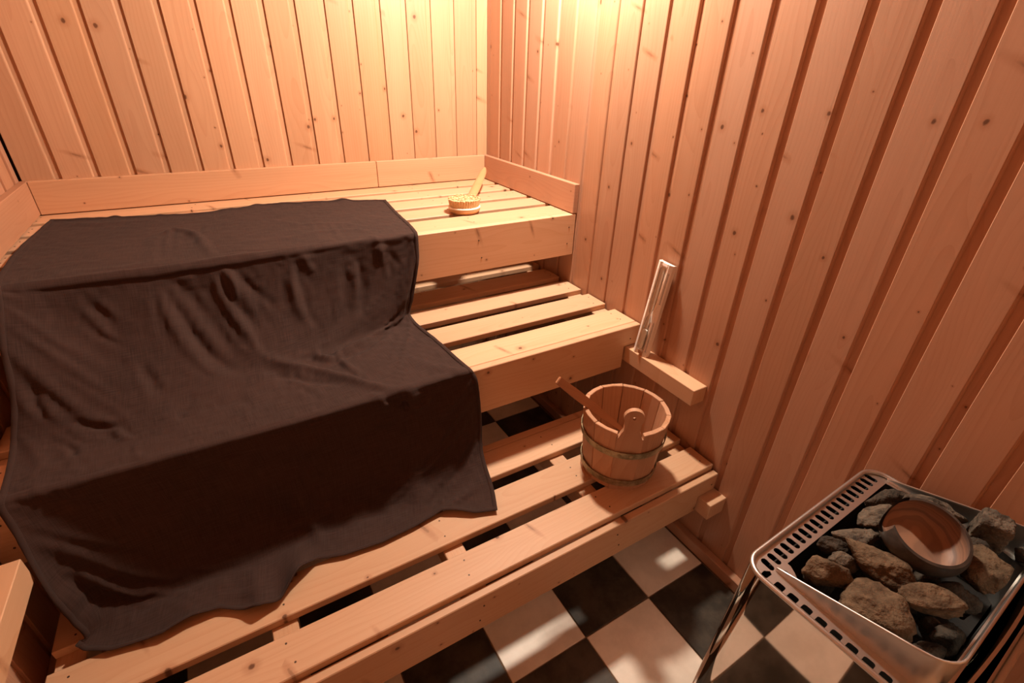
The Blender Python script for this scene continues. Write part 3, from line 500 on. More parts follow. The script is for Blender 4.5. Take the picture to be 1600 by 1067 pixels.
0,0,6,0,0,-2,0,-1,-1,0,0,-1,0,-1,1,0,0,0,0,0,0,0,0,-1,0,-1,0,0,0,0,0,0,1,0,0,0,0,0,0,1,0,-1,0,0,0,0,-1,1,0,0,0,0,0,-1,0,0,0,0,0,0,0,0,0,0,0,0,1,0,2,0,0,1,-3,0,7,-1,-1,-7,1,1,4,0,-1,-3,1,2,-3,1,0,1,0,0,-2,-1,0,4,0,0,-3,0,0,0,0,0,-1,0,0,1,0,0,-1,0,0,1,0,0,-1,0,0,1,0,0,0,0,0,-1,0,0,1,0,0,0,1,0,-1,0,0,1,0,0,-1,0,0,2,0,0,-1,0,0,0,0,0,0,0,0,1,0,0,1,-1,0,-3,0,1,3,0,0,-2,0,0,1,0,0,-1,0,0,0,0,0,0,0,0,0,0,0,0,0,0,0,0,0,0,0,0,1,0,0,-1,0,0,1,0,0,-2,0,1,0,0,0,2,0,0,-1,0,0,2,0,1,-1,0,0,2,
0,0,6,0,0,-3,0,-1,1,0,0,0,0,-1,-2,0,0,2,0,0,0,0,0,-1,0,-1,0,0,0,-1,0,0,0,0,0,0,0,0,0,0,0,0,1,-1,0,0,0,0,0,0,0,0,0,0,0,0,0,0,0,0,0,0,1,0,0,0,0,0,1,0,-1,0,-2,0,7,-2,-1,-6,0,1,2,2,0,2,0,0,-3,2,2,-3,0,0,-1,-1,0,4,0,0,-3,0,0,0,0,0,-1,0,0,1,0,0,0,0,0,0,0,0,-1,0,0,1,0,0,-1,0,0,0,0,0,1,0,0,0,0,-1,0,1,1,0,0,0,-1,0,0,2,0,0,-1,0,0,1,0,0,-2,0,0,2,0,0,1,0,0,-3,-1,0,3,0,0,-2,1,0,1,-1,1,-1,0,0,0,0,0,0,0,0,0,0,0,0,0,0,1,0,0,-1,0,0,1,0,0,-2,0,0,2,0,0,-2,0,0,1,0,1,1,0,0,-1,0,0,2,0,1,-2,0,0,3,
0,0,6,0,0,-2,0,-1,-1,0,0,1,0,-1,-1,0,0,-1,0,0,1,0,0,1,0,-1,-1,0,0,0,0,0,-1,0,0,0,0,0,0,0,-1,0,1,0,0,0,0,0,0,0,0,0,0,0,0,0,0,0,0,0,0,0,0,0,0,1,0,-1,2,0,0,-2,-2,-1,7,-2,0,-7,-1,0,4,1,0,-3,2,1,8,2,1,-9,0,1,-1,-1,0,5,0,0,-4,0,0,0,0,0,-1,0,-1,1,0,0,0,0,0,0,0,0,-1,0,0,1,0,0,-1,0,0,0,0,0,1,0,0,-1,0,0,1,1,0,0,0,0,0,0,0,0,0,0,0,0,1,2,0,0,-3,0,0,2,0,0,0,0,0,-1,-1,0,3,0,0,-3,1,0,1,-1,0,-1,0,0,0,0,0,0,0,0,0,0,1,0,0,0,1,0,0,-2,0,0,2,0,0,-1,0,0,0,0,0,-1,0,0,2,0,0,-1,0,1,2,0,0,-2,0,1,1,0,0,2,
0,0,6,0,0,-3,0,-1,1,0,0,0,0,-1,0,0,0,0,0,0,-2,0,-1,0,0,0,2,0,0,-1,0,0,0,0,0,0,0,-1,-1,0,0,0,0,0,0,1,0,0,0,0,0,0,0,0,0,0,0,0,0,0,0,0,0,0,-1,2,0,0,2,0,0,-3,-3,-1,7,-1,0,-7,-1,0,4,0,0,-2,3,1,8,0,0,-7,2,1,-3,-1,0,4,0,0,-4,0,0,0,0,0,-1,0,0,1,0,0,0,0,0,0,0,0,-1,0,0,1,0,0,-1,0,0,0,0,0,1,0,0,-1,0,0,1,1,0,0,0,0,-1,0,0,1,0,0,1,0,0,1,0,1,-3,0,0,1,0,0,1,0,0,-1,0,0,3,-1,0,-3,0,0,1,0,0,-1,0,0,0,0,0,0,0,0,-1,0,0,1,0,0,1,0,1,-2,0,0,2,0,0,-1,0,0,0,0,0,0,0,0,0,0,0,0,0,1,2,0,0,-2,0,1,2,0,0,1,
0,0,6,0,0,-3,0,-1,1,0,0,-1,0,-1,1,0,0,-1,0,0,1,0,-1,-2,0,0,0,0,0,1,0,0,-1,0,-1,0,0,0,0,0,0,0,0,0,0,1,0,0,0,0,0,0,0,0,0,0,0,0,-1,0,0,0,0,0,0,2,-1,0,3,0,-1,-4,-2,0,7,-1,0,-8,-1,0,5,0,0,-2,2,0,4,1,1,3,2,1,-9,-1,0,4,0,0,-4,0,0,0,0,0,-1,0,0,1,0,0,0,0,0,-1,0,0,0,0,0,0,0,0,0,0,0,0,0,0,0,0,0,0,0,0,0,1,0,1,0,0,-1,0,0,1,0,0,0,0,0,2,0,0,-3,0,0,1,0,1,1,0,0,-1,0,0,3,0,0,-2,0,0,0,-1,0,-1,0,0,-1,0,0,0,0,0,0,0,0,1,0,0,1,0,0,-2,0,1,2,0,0,-1,0,0,0,0,0,0,0,0,-1,0,0,3,0,1,-2,0,0,2,0,1,-1,0,0,2,
0,0,6,0,0,-2,0,-1,-1,0,0,1,0,-1,-2,0,0,2,0,0,-2,0,-1,2,0,0,-2,0,0,0,0,-1,1,0,0,-1,0,0,0,0,0,0,0,0,0,0,0,0,1,0,0,0,-1,0,0,0,0,0,0,0,0,0,0,0,0,3,-1,0,2,0,-1,-3,-2,0,5,-1,0,-7,-1,0,5,0,0,-3,1,0,0,2,1,9,1,1,-10,0,0,4,0,0,-5,0,0,1,0,0,0,0,0,0,0,0,0,0,0,-1,0,0,0,0,0,0,0,0,0,0,0,0,0,0,0,0,0,0,0,0,0,1,0,1,0,0,-1,0,0,0,0,0,1,0,0,1,0,0,-2,0,0,1,0,0,2,0,0,-2,0,1,3,0,0,-2,-1,0,0,0,0,-1,0,0,0,0,0,-1,0,0,0,0,0,1,0,0,1,0,0,-1,0,0,0,0,1,1,0,0,-2,0,0,1,0,0,0,0,0,1,0,1,-1,0,0,2,0,1,-2,0,0,3,
0,0,6,0,0,-3,0,-1,0,0,0,-1,0,-1,3,0,0,-3,0,0,3,0,-1,-2,0,0,1,0,0,-1,0,-1,-1,0,0,0,0,0,0,0,0,0,0,0,0,0,-1,0,0,0,0,1,0,0,0,0,0,0,0,0,0,0,0,0,0,3,-1,-1,2,0,0,-4,-2,0,6,-1,0,-7,-1,-1,4,0,1,-3,0,0,1,3,1,5,-2,0,-4,4,1,1,-1,0,-4,0,0,1,0,0,-1,0,0,1,0,0,0,0,0,-1,0,0,0,0,0,0,0,0,1,0,0,0,0,0,-1,0,0,0,0,-1,0,1,0,1,0,0,-1,0,0,0,0,0,1,0,1,1,0,0,-2,0,0,0,0,0,3,0,0,-2,0,0,2,0,0,-1,-1,0,1,0,1,-2,0,0,0,0,0,-1,0,0,0,0,0,1,0,0,1,0,0,0,0,0,-2,0,0,2,0,0,-1,0,1,-1,0,0,3,0,0,-2,0,1,1,0,0,0,0,1,0,0,0,2,
0,0,6,0,0,-1,0,-1,-3,0,0,1,0,-1,0,0,0,2,0,0,-3,0,-1,2,0,0,-1,0,-1,0,0,0,0,0,0,-1,0,0,1,0,0,0,0,-1,-1,0,0,0,0,0,0,1,0,0,0,0,0,0,0,1,0,0,-1,0,-1,3,-2,0,2,0,0,-4,-1,-1,6,-1,0,-6,-1,0,3,0,0,-4,0,1,2,1,0,1,0,0,2,4,2,-2,-1,0,-3,0,-1,1,0,0,-1,0,1,1,0,0,0,0,-1,-1,0,0,0,0,0,1,0,0,0,0,0,0,0,0,-1,0,0,0,0,0,0,1,0,1,0,0,-1,0,0,0,0,0,1,0,0,1,0,0,-1,0,0,-1,0,0,2,0,0,-1,0,0,2,0,1,-2,-1,0,3,0,0,-3,0,0,1,0,1,-2,0,0,0,0,0,1,0,0,0,0,0,0,0,0,0,0,0,-1,0,0,1,0,0,0,0,1,1,0,0,-1,0,0,2,0,1,-2,0,1,3,0,0,0,
0,0,6,0,0,-3,0,-1,2,0,0,-2,0,-1,0,0,0,-1,0,0,2,0,-1,-1,0,0,0,0,-1,1,0,0,-2,0,0,0,0,0,0,0,-1,0,0,0,0,0,0,0,0,0,0,0,0,0,0,0,0,1,0,1,0,-1,-1,-1,0,3,-1,0,2,0,0,-4,-2,-1,5,0,0,-5,-1,0,3,0,0,-4,0,0,2,1,1,0,1,0,6,2,1,-5,-1,0,-3,0,0,0,1,0,0,0,0,1,0,0,0,0,0,-1,0,0,0,0,0,0,0,0,1,0,0,0,0,0,-1,0,0,0,0,0,0,1,0,1,0,0,-1,0,0,0,0,0,1,0,0,1,0,0,-1,0,0,-1,0,0,2,0,0,-1,-1,0,2,0,0,-2,0,0,3,0,1,-4,0,0,3,-1,0,-3,1,1,2,0,0,-1,0,0,0,0,0,0,0,0,-1,0,0,0,0,0,0,0,0,2,0,1,-2,0,0,2,0,0,-1,0,1,2,0,1,-1,0,0,2,
0,0,6,0,0,-3,0,-1,0,0,0,1,0,-1,-1,0,0,0,0,-1,1,0,0,-1,-1,0,1,1,-1,-2,0,0,1,0,0,-1,0,0,0,0,-1,0,0,0,0,0,0,0,0,0,0,0,0,0,0,-1,0,0,0,0,1,0,0,-1,0,3,-1,0,3,-1,-1,-6,-1,0,6,0,0,-6,-1,0,3,0,0,-3,0,0,2,1,0,0,2,1,8,1,1,-7,-1,0,-3,0,0,0,1,0,0,0,0,1,0,0,0,0,0,-1,0,0,0,0,0,0,0,0,1,0,0,0,0,0,-1,0,0,0,1,0,0,0,0,0,0,0,0,0,0,0,0,0,2,0,0,0,0,0,-2,0,0,0,0,0,2,0,0,-2,0,0,3,0,0,-3,-1,0,4,0,0,-4,0,1,3,0,0,-3,0,0,2,0,0,-2,0,1,0,0,0,2,0,0,-2,0,0,0,0,0,1,0,0,1,0,1,-1,0,0,1,0,0,-1,0,1,2,0,1,-3,0,0,4,
0,0,6,0,0,-2,0,-1,-2,0,0,2,0,-1,-1,-1,0,1,0,-1,-2,0,0,2,0,0,-2,0,-1,2,0,0,-2,1,0,1,0,-1,-1,0,0,0,0,0,0,0,0,0,0,0,0,0,-1,0,0,0,0,0,0,0,0,0,0,0,0,3,-1,-1,2,-1,0,-5,-1,0,5,0,0,-5,-1,0,3,0,0,-3,0,0,2,0,0,0,3,1,5,1,1,-4,-1,0,-3,0,0,0,1,0,0,0,0,0,0,0,0,0,0,0,0,0,0,0,0,0,0,0,0,0,0,1,0,0,-1,0,0,0,1,0,0,0,0,0,0,0,0,0,0,0,0,0,2,0,0,0,0,0,-2,0,0,0,0,0,2,0,0,-2,0,0,2,0,0,-2,-1,0,4,0,0,-4,0,0,3,-1,1,-3,1,0,2,0,0,-2,0,0,0,0,0,2,0,1,-2,0,0,0,0,0,1,0,0,-1,0,1,2,1,0,-2,-1,0,3,0,1,-2,0,1,2,0,0,1,
0,0,6,0,0,-3,0,-1,2,0,0,-2,0,-1,1,-1,0,-2,0,-1,2,0,0,-1,0,-1,0,0,0,0,0,0,0,0,-1,0,0,0,-1,1,0,0,0,0,0,0,0,0,0,-1,0,0,0,0,0,0,0,0,0,0,0,0,0,0,-1,3,-2,0,2,0,0,-5,-1,0,5,0,0,-5,0,0,3,0,0,-3,0,0,2,-1,0,-1,3,1,4,1,0,-1,0,1,-4,-1,0,0,0,0,0,1,0,0,0,0,0,0,0,0,0,0,0,0,0,0,0,0,0,0,0,0,0,0,0,0,0,0,1,0,0,0,-1,0,0,0,0,0,0,0,0,0,2,0,1,0,0,0,-2,0,0,0,0,-1,2,0,0,-2,0,1,1,0,0,-1,-1,0,4,0,0,-4,0,0,3,0,0,-3,0,1,0,0,0,1,0,0,-1,0,0,1,0,0,-1,0,1,0,0,0,0,0,0,0,1,0,1,0,1,0,0,0,2,-1,1,-2,0,1,2,0,0,1,
0,0,6,0,0,-4,0,-1,2,-1,0,-1,0,-1,1,0,0,-2,0,-1,2,0,0,-2,0,-1,2,0,0,-2,0,0,1,0,-1,-1,0,0,0,0,0,0,1,0,0,0,-1,0,0,0,0,0,0,0,0,0,0,0,0,0,0,-1,0,-1,0,3,-1,0,2,0,0,-5,-1,-1,4,0,0,-4,0,0,2,0,1,-2,0,0,2,-1,0,-1,3,1,4,0,0,-1,1,0,-4,-1,0,0,0,0,0,1,0,0,0,0,0,0,0,0,0,0,0,0,0,0,0,0,0,0,0,0,0,0,0,0,0,0,1,0,0,0,0,0,0,0,0,0,0,0,0,0,2,0,0,0,0,0,-1,0,0,0,0,0,1,0,0,-2,0,0,0,0,0,0,-1,1,4,0,0,-4,0,0,3,0,0,-3,0,0,0,0,1,0,0,0,0,0,0,0,0,0,0,0,0,0,1,1,0,0,0,1,0,0,-1,0,1,2,-1,0,-2,0,1,3,0,1,-2,0,0,3,
0,0,6,0,0,-3,0,-1,0,-1,0,2,0,-1,-3,0,0,3,0,-1,-3,0,0,1,0,-1,-1,0,0,0,0,0,0,0,-1,0,0,0,0,0,0,0,0,-1,0,0,0,0,1,0,0,0,0,0,0,0,0,0,-1,0,0,0,0,-1,0,3,-1,0,2,-1,-1,-5,0,0,4,0,0,-4,0,0,2,0,0,-2,0,1,1,0,0,-1,2,0,5,1,1,-1,0,0,-4,-1,0,0,0,0,0,1,0,0,0,0,0,0,0,0,0,0,0,0,0,0,0,0,0,0,0,0,0,0,0,0,0,0,1,0,0,0,0,0,0,0,0,0,0,0,0,0,1,0,0,0,0,0,0,0,0,1,0,0,0,0,0,-2,0,0,0,0,0,-1,-1,0,5,0,0,-4,0,1,2,0,0,-2,0,0,0,0,1,1,0,0,-1,0,0,0,0,0,0,1,0,0,0,1,0,0,0,0,0,0,1,0,1,0,0,0,-1,-1,1,3,0,1,-3,0,0,4,
0,0,6,0,0,-3,-1,-1,1,0,0,0,0,-1,-1,0,0,1,0,-1,-2,0,0,1,0,-1,-1,0,0,1,0,-1,-1,0,0,0,0,0,0,0,0,0,0,-1,0,0,0,0,0,0,0,0,0,0,1,-1,0,0,0,0,0,0,0,-1,0,3,-1,-1,1,-1,0,-5,0,0,4,0,0,-3,0,0,2,0,0,-2,0,0,0,0,1,0,2,0,4,0,1,0,1,0,-4,-1,0,0,0,0,0,1,0,0,0,0,0,0,0,0,0,0,0,0,0,0,0,0,0,0,0,0,0,0,0,0,0,0,1,0,0,0,0,0,0,0,0,0,0,0,0,0,0,0,0,0,0,-1,1,0,0,0,0,0,1,0,0,-2,0,0,0,0,1,0,-1,0,4,0,0,-4,0,0,1,0,0,0,0,1,-1,0,0,2,0,1,-2,0,0,0,0,0,0,1,0,0,0,0,0,0,1,0,0,0,2,0,1,-2,0,0,3,-1,1,-2,0,0,1,0,1,2,
0,0,6,0,0,-3,0,-1,0,-1,0,-1,0,-1,2,0,0,-2,0,-1,1,0,-1,-1,0,0,0,0,0,0,0,-1,0,0,0,0,0,0,0,0,-1,1,0,0,-2,0,0,1,0,0,1,0,-1,-1,0,0,0,0,0,0,0,0,0,0,-1,3,-1,0,1,-1,0,-5,0,0,3,0,0,-2,0,0,1,0,0,-1,0,0,0,0,0,0,1,1,3,1,0,0,0,1,-3,0,0,0,0,0,0,1,0,0,0,0,0,0,0,0,0,0,-1,0,0,1,0,0,0,0,0,0,0,0,-1,0,0,1,1,0,0,0,0,0,0,0,0,0,0,0,0,-1,0,0,0,0,0,0,0,0,0,0,0,0,2,0,0,-3,0,0,1,0,0,0,-1,0,4,0,0,-3,0,1,0,0,0,0,0,1,0,0,0,1,0,0,-2,0,1,0,0,0,-1,1,0,1,0,0,0,0,1,0,0,0,1,0,1,-1,0,0,3,-1,1,-3,0,1,3,0,0,1,
0,0,6,-1,0,-4,0,-1,0,0,0,2,0,-1,-1,0,-1,-2,-1,0,3,0,-1,-2,0,0,0,0,0,0,1,-1,-1,0,0,0,0,-1,0,0,0,1,0,0,-1,0,0,1,0,0,1,0,-1,-1,0,0,0,0,0,0,0,0,0,0,-1,3,-1,0,1,-1,0,-5,0,0,3,0,0,-3,0,0,2,0,0,-2,0,0,0,0,0,1,1,0,3,1,1,0,0,0,-3,0,1,0,1,0,0,0,0,-1,0,0,2,0,0,-1,0,0,-1,0,0,0,0,0,0,0,0,0,0,0,0,0,0,0,1,0,0,0,0,1,0,-1,-1,0,0,1,0,0,0,0,0,-1,0,0,1,0,0,0,0,0,2,0,0,-3,0,0,1,0,0,0,-1,0,4,0,0,-3,0,0,-1,0,1,1,0,0,0,0,1,0,0,0,-2,1,0,1,0,1,-1,0,0,1,0,0,0,0,0,0,0,1,0,0,0,2,0,1,0,-1,1,-1,0,0,1,0,1,2,
0,0,6,-1,0,-4,0,-1,-1,0,0,1,0,-1,1,-1,0,1,0,-1,0,0,-1,-2,0,0,-1,0,-1,0,0,0,0,0,0,0,0,-1,0,1,0,0,0,0,0,0,0,1,0,-1,0,0,0,0,0,0,0,0,0,-1,0,-1,1,-1,0,2,0,0,2,-1,0,-5,0,0,2,0,0,-2,0,0,1,0,0,-1,0,0,0,1,0,1,0,0,1,1,1,1,1,0,-3,0,0,1,0,0,0,0,1,-1,0,0,3,0,0,-2,0,0,-1,0,0,0,0,0,0,0,0,0,0,-1,0,0,0,0,0,0,0,1,0,1,0,0,-1,0,0,1,0,0,0,0,0,-1,0,0,0,0,0,1,0,0,1,0,0,-1,0,0,-1,0,0,0,-1,0,4,0,0,-3,0,0,0,0,1,0,0,0,0,0,0,0,0,1,-1,1,0,1,0,1,0,0,0,-1,0,0,1,0,0,1,0,1,-2,0,0,4,0,1,-4,0,1,4,-1,0,-3,0,1,4,
0,0,6,-1,0,-3,0,-1,-2,0,0,0,-1,-1,3,0,0,-3,0,-1,1,0,-1,1,0,0,-1,0,-1,-1,0,0,0,0,-1,0,0,0,0,0,0,0,0,0,0,1,-1,0,0,0,0,0,0,0,0,0,1,0,-1,0,-1,0,0,0,0,2,-1,-1,1,0,0,-4,0,0,1,0,0,-1,0,1,0,1,0,0,0,0,0,0,0,0,0,0,1,1,1,1,0,0,-2,1,0,0,0,0,1,0,0,0,0,1,1,0,0,-2,0,0,0,0,-1,0,0,0,0,0,0,0,0,0,0,0,0,0,0,0,0,0,0,0,1,0,0,0,0,0,0,0,1,0,0,-1,0,0,0,0,0,1,0,0,1,0,0,-1,0,0,-1,0,0,0,-1,0,4,0,0,-4,0,0,0,0,1,1,1,0,-1,0,0,0,0,1,0,0,0,0,0,0,0,0,1,0,0,0,1,0,0,0,0,1,2,0,0,-1,0,1,0,0,1,0,-1,0,0,0,1,3,
0,0,6,-1,0,-3,-1,-1,-1,0,0,-1,0,-1,3,0,-1,-3,0,0,2,0,-1,-2,0,0,3,0,-1,-3,0,-1,0,0,0,0,0,0,0,0,-1,0,0,0,0,0,0,0,0,0,0,0,0,0,0,-1,1,0,0,0,0,-1,0,0,0,1,0,0,1,-1,0,-3,0,0,0,0,0,0,1,0,0,0,0,0,0,1,0,0,0,0,0,0,0,1,1,2,0,0,-2,1,0,0,0,0,1,0,0,1,0,0,-1,0,0,1,0,0,-2,0,0,0,0,0,0,0,0,0,0,0,0,0,0,0,0,0,0,0,0,0,0,0,0,0,0,0,1,0,0,0,0,0,0,0,0,0,0,0,0,-1,1,0,1,0,0,0,-1,0,0,-1,-1,0,4,0,0,-3,1,0,0,0,0,0,0,1,0,0,0,0,0,0,0,0,1,0,0,0,0,0,0,0,0,1,0,1,0,0,-1,1,3,0,0,-3,0,1,4,0,1,-4,-1,1,5,0,0,0,
0,0,6,-1,0,-5,0,-1,5,-1,0,-5,0,-1,3,-1,-1,-4,0,0,2,1,-1,-1,-1,-1,3,0,0,-4,0,-1,1,0,0,-1,1,-1,1,0,0,-1,0,0,0,0,0,1,0,-1,0,0,0,0,0,0,1,0,-1,0,0,0,1,0,0,0,0,0,1,-1,0,-3,0,0,0,1,0,0,0,0,-1,0,0,1,0,0,0,0,1,0,0,0,0,1,0,2,0,1,-2,1,-1,0,0,0,0,0,0,3,0,0,-2,0,1,1,0,0,-3,0,0,2,0,0,0,0,0,-2,0,0,1,0,0,0,0,0,0,0,0,0,0,0,0,1,0,0,0,-1,0,0,0,-1,0,0,1,0,0,0,0,0,1,0,0,0,0,0,0,0,0,-2,0,0,3,0,1,-2,0,0,-1,0,0,0,0,1,0,0,0,0,0,0,0,0,1,0,0,0,0,1,0,0,0,1,0,0,0,1,0,1,1,0,0,-1,-1,1,3,0,1,-3,-1,1,4,0,0,1,
0,0,6,0,0,-5,-2,-1,5,0,0,-6,-1,-1,4,0,-1,-4,0,-1,1,0,0,0,0,-1,2,0,-1,-2,0,0,0,0,0,0,0,-1,0,0,0,-1,0,-1,0,1,0,1,0,0,0,0,0,0,0,0,1,0,-1,-1,0,0,1,0,-1,1,0,0,0,0,1,-1,0,0,0,0,0,-1,0,0,0,0,0,0,0,0,0,0,0,0,1,1,0,0,0,0,0,0,-1,0,0,1,1,0,-1,0,0,2,0,0,1,0,0,-1,0,0,-1,0,0,0,0,1,0,0,0,0,0,0,0,0,0,0,0,0,0,0,-1,0,0,0,0,1,0,0,0,0,0,0,0,-1,0,0,1,0,0,0,0,0,1,0,0,0,0,0,1,0,0,-3,0,0,3,0,1,-2,0,0,-1,0,0,0,0,0,1,0,1,-1,0,0,0,0,1,0,1,0,0,0,0,0,0,0,0,0,1,1,0,0,-1,0,1,2,0,1,1,-1,1,-1,0,0,3,-1,1,1,
0,0,6,-2,0,-3,0,-1,2,-1,-1,-5,0,0,3,0,-1,-2,0,-1,0,0,-1,1,0,0,0,0,-1,0,0,0,0,0,-1,1,0,0,-1,0,-1,0,0,0,1,0,0,-1,1,0,0,0,-1,0,0,0,-1,0,0,-1,0,-1,1,0,0,0,0,0,0,0,0,0,0,0,-1,0,1,0,0,0,2,0,0,1,0,0,0,0,0,0,1,0,0,0,1,0,0,0,0,0,0,0,0,0,0,0,-1,0,1,0,0,0,0,-1,0,0,-1,0,1,0,0,0,1,0,0,0,0,0,0,0,0,-2,0,0,0,0,0,0,0,0,0,1,0,0,0,0,1,0,0,0,0,0,0,0,0,0,0,0,0,0,0,1,0,0,-1,0,0,-1,0,0,2,0,0,0,0,1,-1,0,0,0,0,0,0,0,0,-1,1,1,1,0,0,0,0,1,0,0,0,0,0,0,0,0,0,0,0,1,-1,0,1,2,0,0,1,-1,1,1,0,1,0,-1,1,2,
0,0,6,-2,0,-2,-1,0,4,-1,-1,-1,0,-1,-2,0,-1,-1,0,-1,0,0,-1,0,0,-1,-1,1,-1,0,0,0,0,0,-1,0,0,-1,0,0,0,0,0,0,-1,0,0,0,0,-1,0,1,0,0,0,-1,0,0,-1,0,0,0,1,0,0,-1,-1,0,0,1,0,0,0,1,0,0,0,0,0,0,1,0,1,-1,0,0,0,1,0,0,0,0,0,0,0,0,0,0,0,0,0,0,0,-1,1,0,1,0,0,-1,0,0,1,1,1,0,0,0,0,0,0,1,0,0,0,0,0,0,0,0,0,1,0,0,1,0,0,0,0,0,0,1,1,0,0,0,-1,0,0,0,0,0,0,0,0,0,0,0,-1,0,0,0,0,0,-3,0,0,1,0,0,-1,0,0,0,0,0,0,0,0,0,0,1,-1,0,0,0,1,0,3,0,1,1,0,0,-3,0,1,2,0,0,1,0,1,0,0,0,0,0,1,-3,0,0,1,0,1,3,-1,1,-1,-1,1,2,
0,0,6,-1,0,-2,-1,2,-5,-2,0,-3,-1,1,-4,0,0,-2,0,-1,-1,0,0,-1,0,0,-1,1,0,-1,0,0,-1,0,-1,0,0,0,-1,0,0,0,0,0,0,1,0,-1,0,0,0,0,0,-1,0,0,-1,0,0,-2,0,-1,0,1,-1,-1,0,2,0,0,1,0,0,0,1,0,0,0,1,-1,0,0,1,1,0,0,1,0,0,0,0,-1,0,0,-1,1,0,0,0,0,0,0,0,0,0,1,0,1,0,1,0,0,0,1,0,0,0,0,-1,1,0,0,1,0,0,1,0,0,1,0,-2,1,0,1,1,0,0,0,0,-1,1,0,0,2,0,-1,1,0,-1,1,1,-1,0,0,-1,1,0,-1,1,0,-1,1,0,-1,1,0,-1,1,0,1,1,0,0,1,0,1,2,0,0,1,0,0,0,0,0,-1,1,1,-2,0,0,1,1,0,0,0,1,-1,0,1,0,0,1,-1,0,1,1,0,0,3,-1,-1,-2,0,2,3,-2,1,-3,0,1,3,
0,-2,5,-2,5,-9,-2,5,-8,0,-2,-3,-1,5,-4,0,4,-4,0,3,-2,0,1,-2,0,2,-1,0,1,-2,0,0,0,1,-1,0,0,1,-1,0,1,0,0,0,-1,0,1,-1,0,-2,0,1,1,-1,0,0,-1,0,0,0,0,-1,-2,1,0,-1,0,1,0,0,1,0,1,0,1,0,3,-1,0,2,0,0,-2,1,0,-3,2,0,0,0,0,-1,0,0,0,0,0,0,1,0,2,0,0,-3,1,1,0,0,0,-2,1,0,1,0,0,0,0,0,0,1,0,0,0,0,-1,1,0,-1,0,0,0,-1,0,-5,3,0,2,-1,0,-1,1,0,-5,4,0,-2,1,0,3,-1,0,3,0,0,-1,1,0,-2,1,1,-1,1,0,-2,1,0,-1,2,0,-1,2,0,-4,1,0,2,1,0,0,1,0,-2,1,0,-1,1,1,-2,2,1,-7,4,0,2,0,0,2,0,0,-2,2,0,0,2,0,0,2,0,0,2,0,-1,3,-2,3,-1,0,1,1,-1,1,0,
0,-4,5,-1,5,-8,-2,4,-8,-1,6,-8,-1,4,-5,0,4,-4,-1,3,-4,0,3,-3,1,2,-2,0,0,-1,0,1,-1,1,1,-1,0,1,0,0,2,-2,0,-1,0,0,1,-1,0,0,-1,0,-1,0,0,1,-1,0,-1,0,1,-2,0,1,0,-1,0,1,-1,0,4,-1,1,4,-1,0,-1,0,0,-3,0,0,-1,1,-1,6,0,1,-2,1,0,-3,1,0,-2,2,1,0,1,-1,-6,4,0,5,-3,0,2,-1,1,1,1,0,0,-1,0,-2,1,0,-1,1,0,1,0,0,-2,0,0,-1,0,0,-3,1,0,2,0,0,-3,2,1,-1,1,0,-7,2,0,-6,3,-1,8,-1,0,3,0,0,0,0,1,-1,1,0,-1,1,0,0,1,0,0,1,1,-2,2,-1,0,-1,0,-1,2,0,-1,1,1,-1,1,0,0,2,0,-2,1,1,0,3,0,-2,2,1,1,-2,0,-1,2,0,-2,3,0,-1,2,1,-1,3,-1,2,2,-1,-7,4,-1,0,1,-2,-6,5,
0,-5,4,-3,8,-10,-1,4,-6,-1,4,-6,-1,5,-6,-1,5,-5,0,5,-6,0,2,-3,1,2,-3,0,2,-2,1,1,-1,1,2,-1,-1,-2,1,0,3,-3,0,0,-1,1,0,-1,0,1,-1,0,-1,0,0,0,0,0,0,0,0,-3,1,2,1,0,-1,1,-1,1,4,-2,0,8,-4,0,5,-3,1,-5,-1,0,1,0,0,3,2,1,-4,3,0,-4,3,0,-6,4,0,2,-1,0,-12,6,0,1,1,-1,12,-6,0,-1,0,1,1,0,0,-1,1,0,-3,1,0,1,-1,0,0,0,0,-4,1,0,2,0,0,-2,1,1,-5,3,0,3,0,1,-2,1,-1,-10,0,-1,8,2,1,0,1,0,0,1,0,-1,1,0,-1,1,0,0,1,0,1,0,1,1,0,0,2,0,0,-2,1,0,-2,2,0,-1,1,0,-2,2,1,-2,1,0,-7,2,0,-2,1,1,3,3,1,6,0,1,1,3,0,-1,2,0,-1,2,0,-4,3,0,-2,3,-1,-5,3,-5,-14,7,
0,-4,4,-1,4,-6,-5,8,-11,-1,5,-6,-1,5,-6,0,5,-6,-1,6,-7,0,3,-3,1,3,-3,1,3,-3,1,2,-2,2,3,-1,0,-2,1,-1,-4,1,0,4,-3,0,0,-1,0,0,-1,0,0,0,0,-1,0,0,-1,0,1,-2,1,1,1,0,1,-3,1,-2,8,-6,2,3,0,-1,12,-7,1,6,-2,2,0,-1,0,-2,2,1,-5,4,2,-5,4,-3,-13,7,-1,6,-3,4,-10,5,-3,-13,7,-3,20,-9,1,8,-4,1,-6,3,1,2,0,0,-3,2,0,0,-1,0,-1,1,0,-4,1,0,1,0,1,-1,0,0,-10,6,-1,6,-2,1,4,0,2,-7,2,-2,-2,1,0,4,1,1,-3,1,0,-1,1,0,-1,1,0,-1,1,0,2,0,0,1,0,1,-1,1,0,0,0,0,0,1,1,-1,2,0,-2,2,0,-1,1,0,-2,2,1,-7,2,-4,7,3,4,1,0,2,0,2,1,-2,2,0,-1,2,0,-1,3,0,-4,3,-5,-14,7,-3,-8,5,
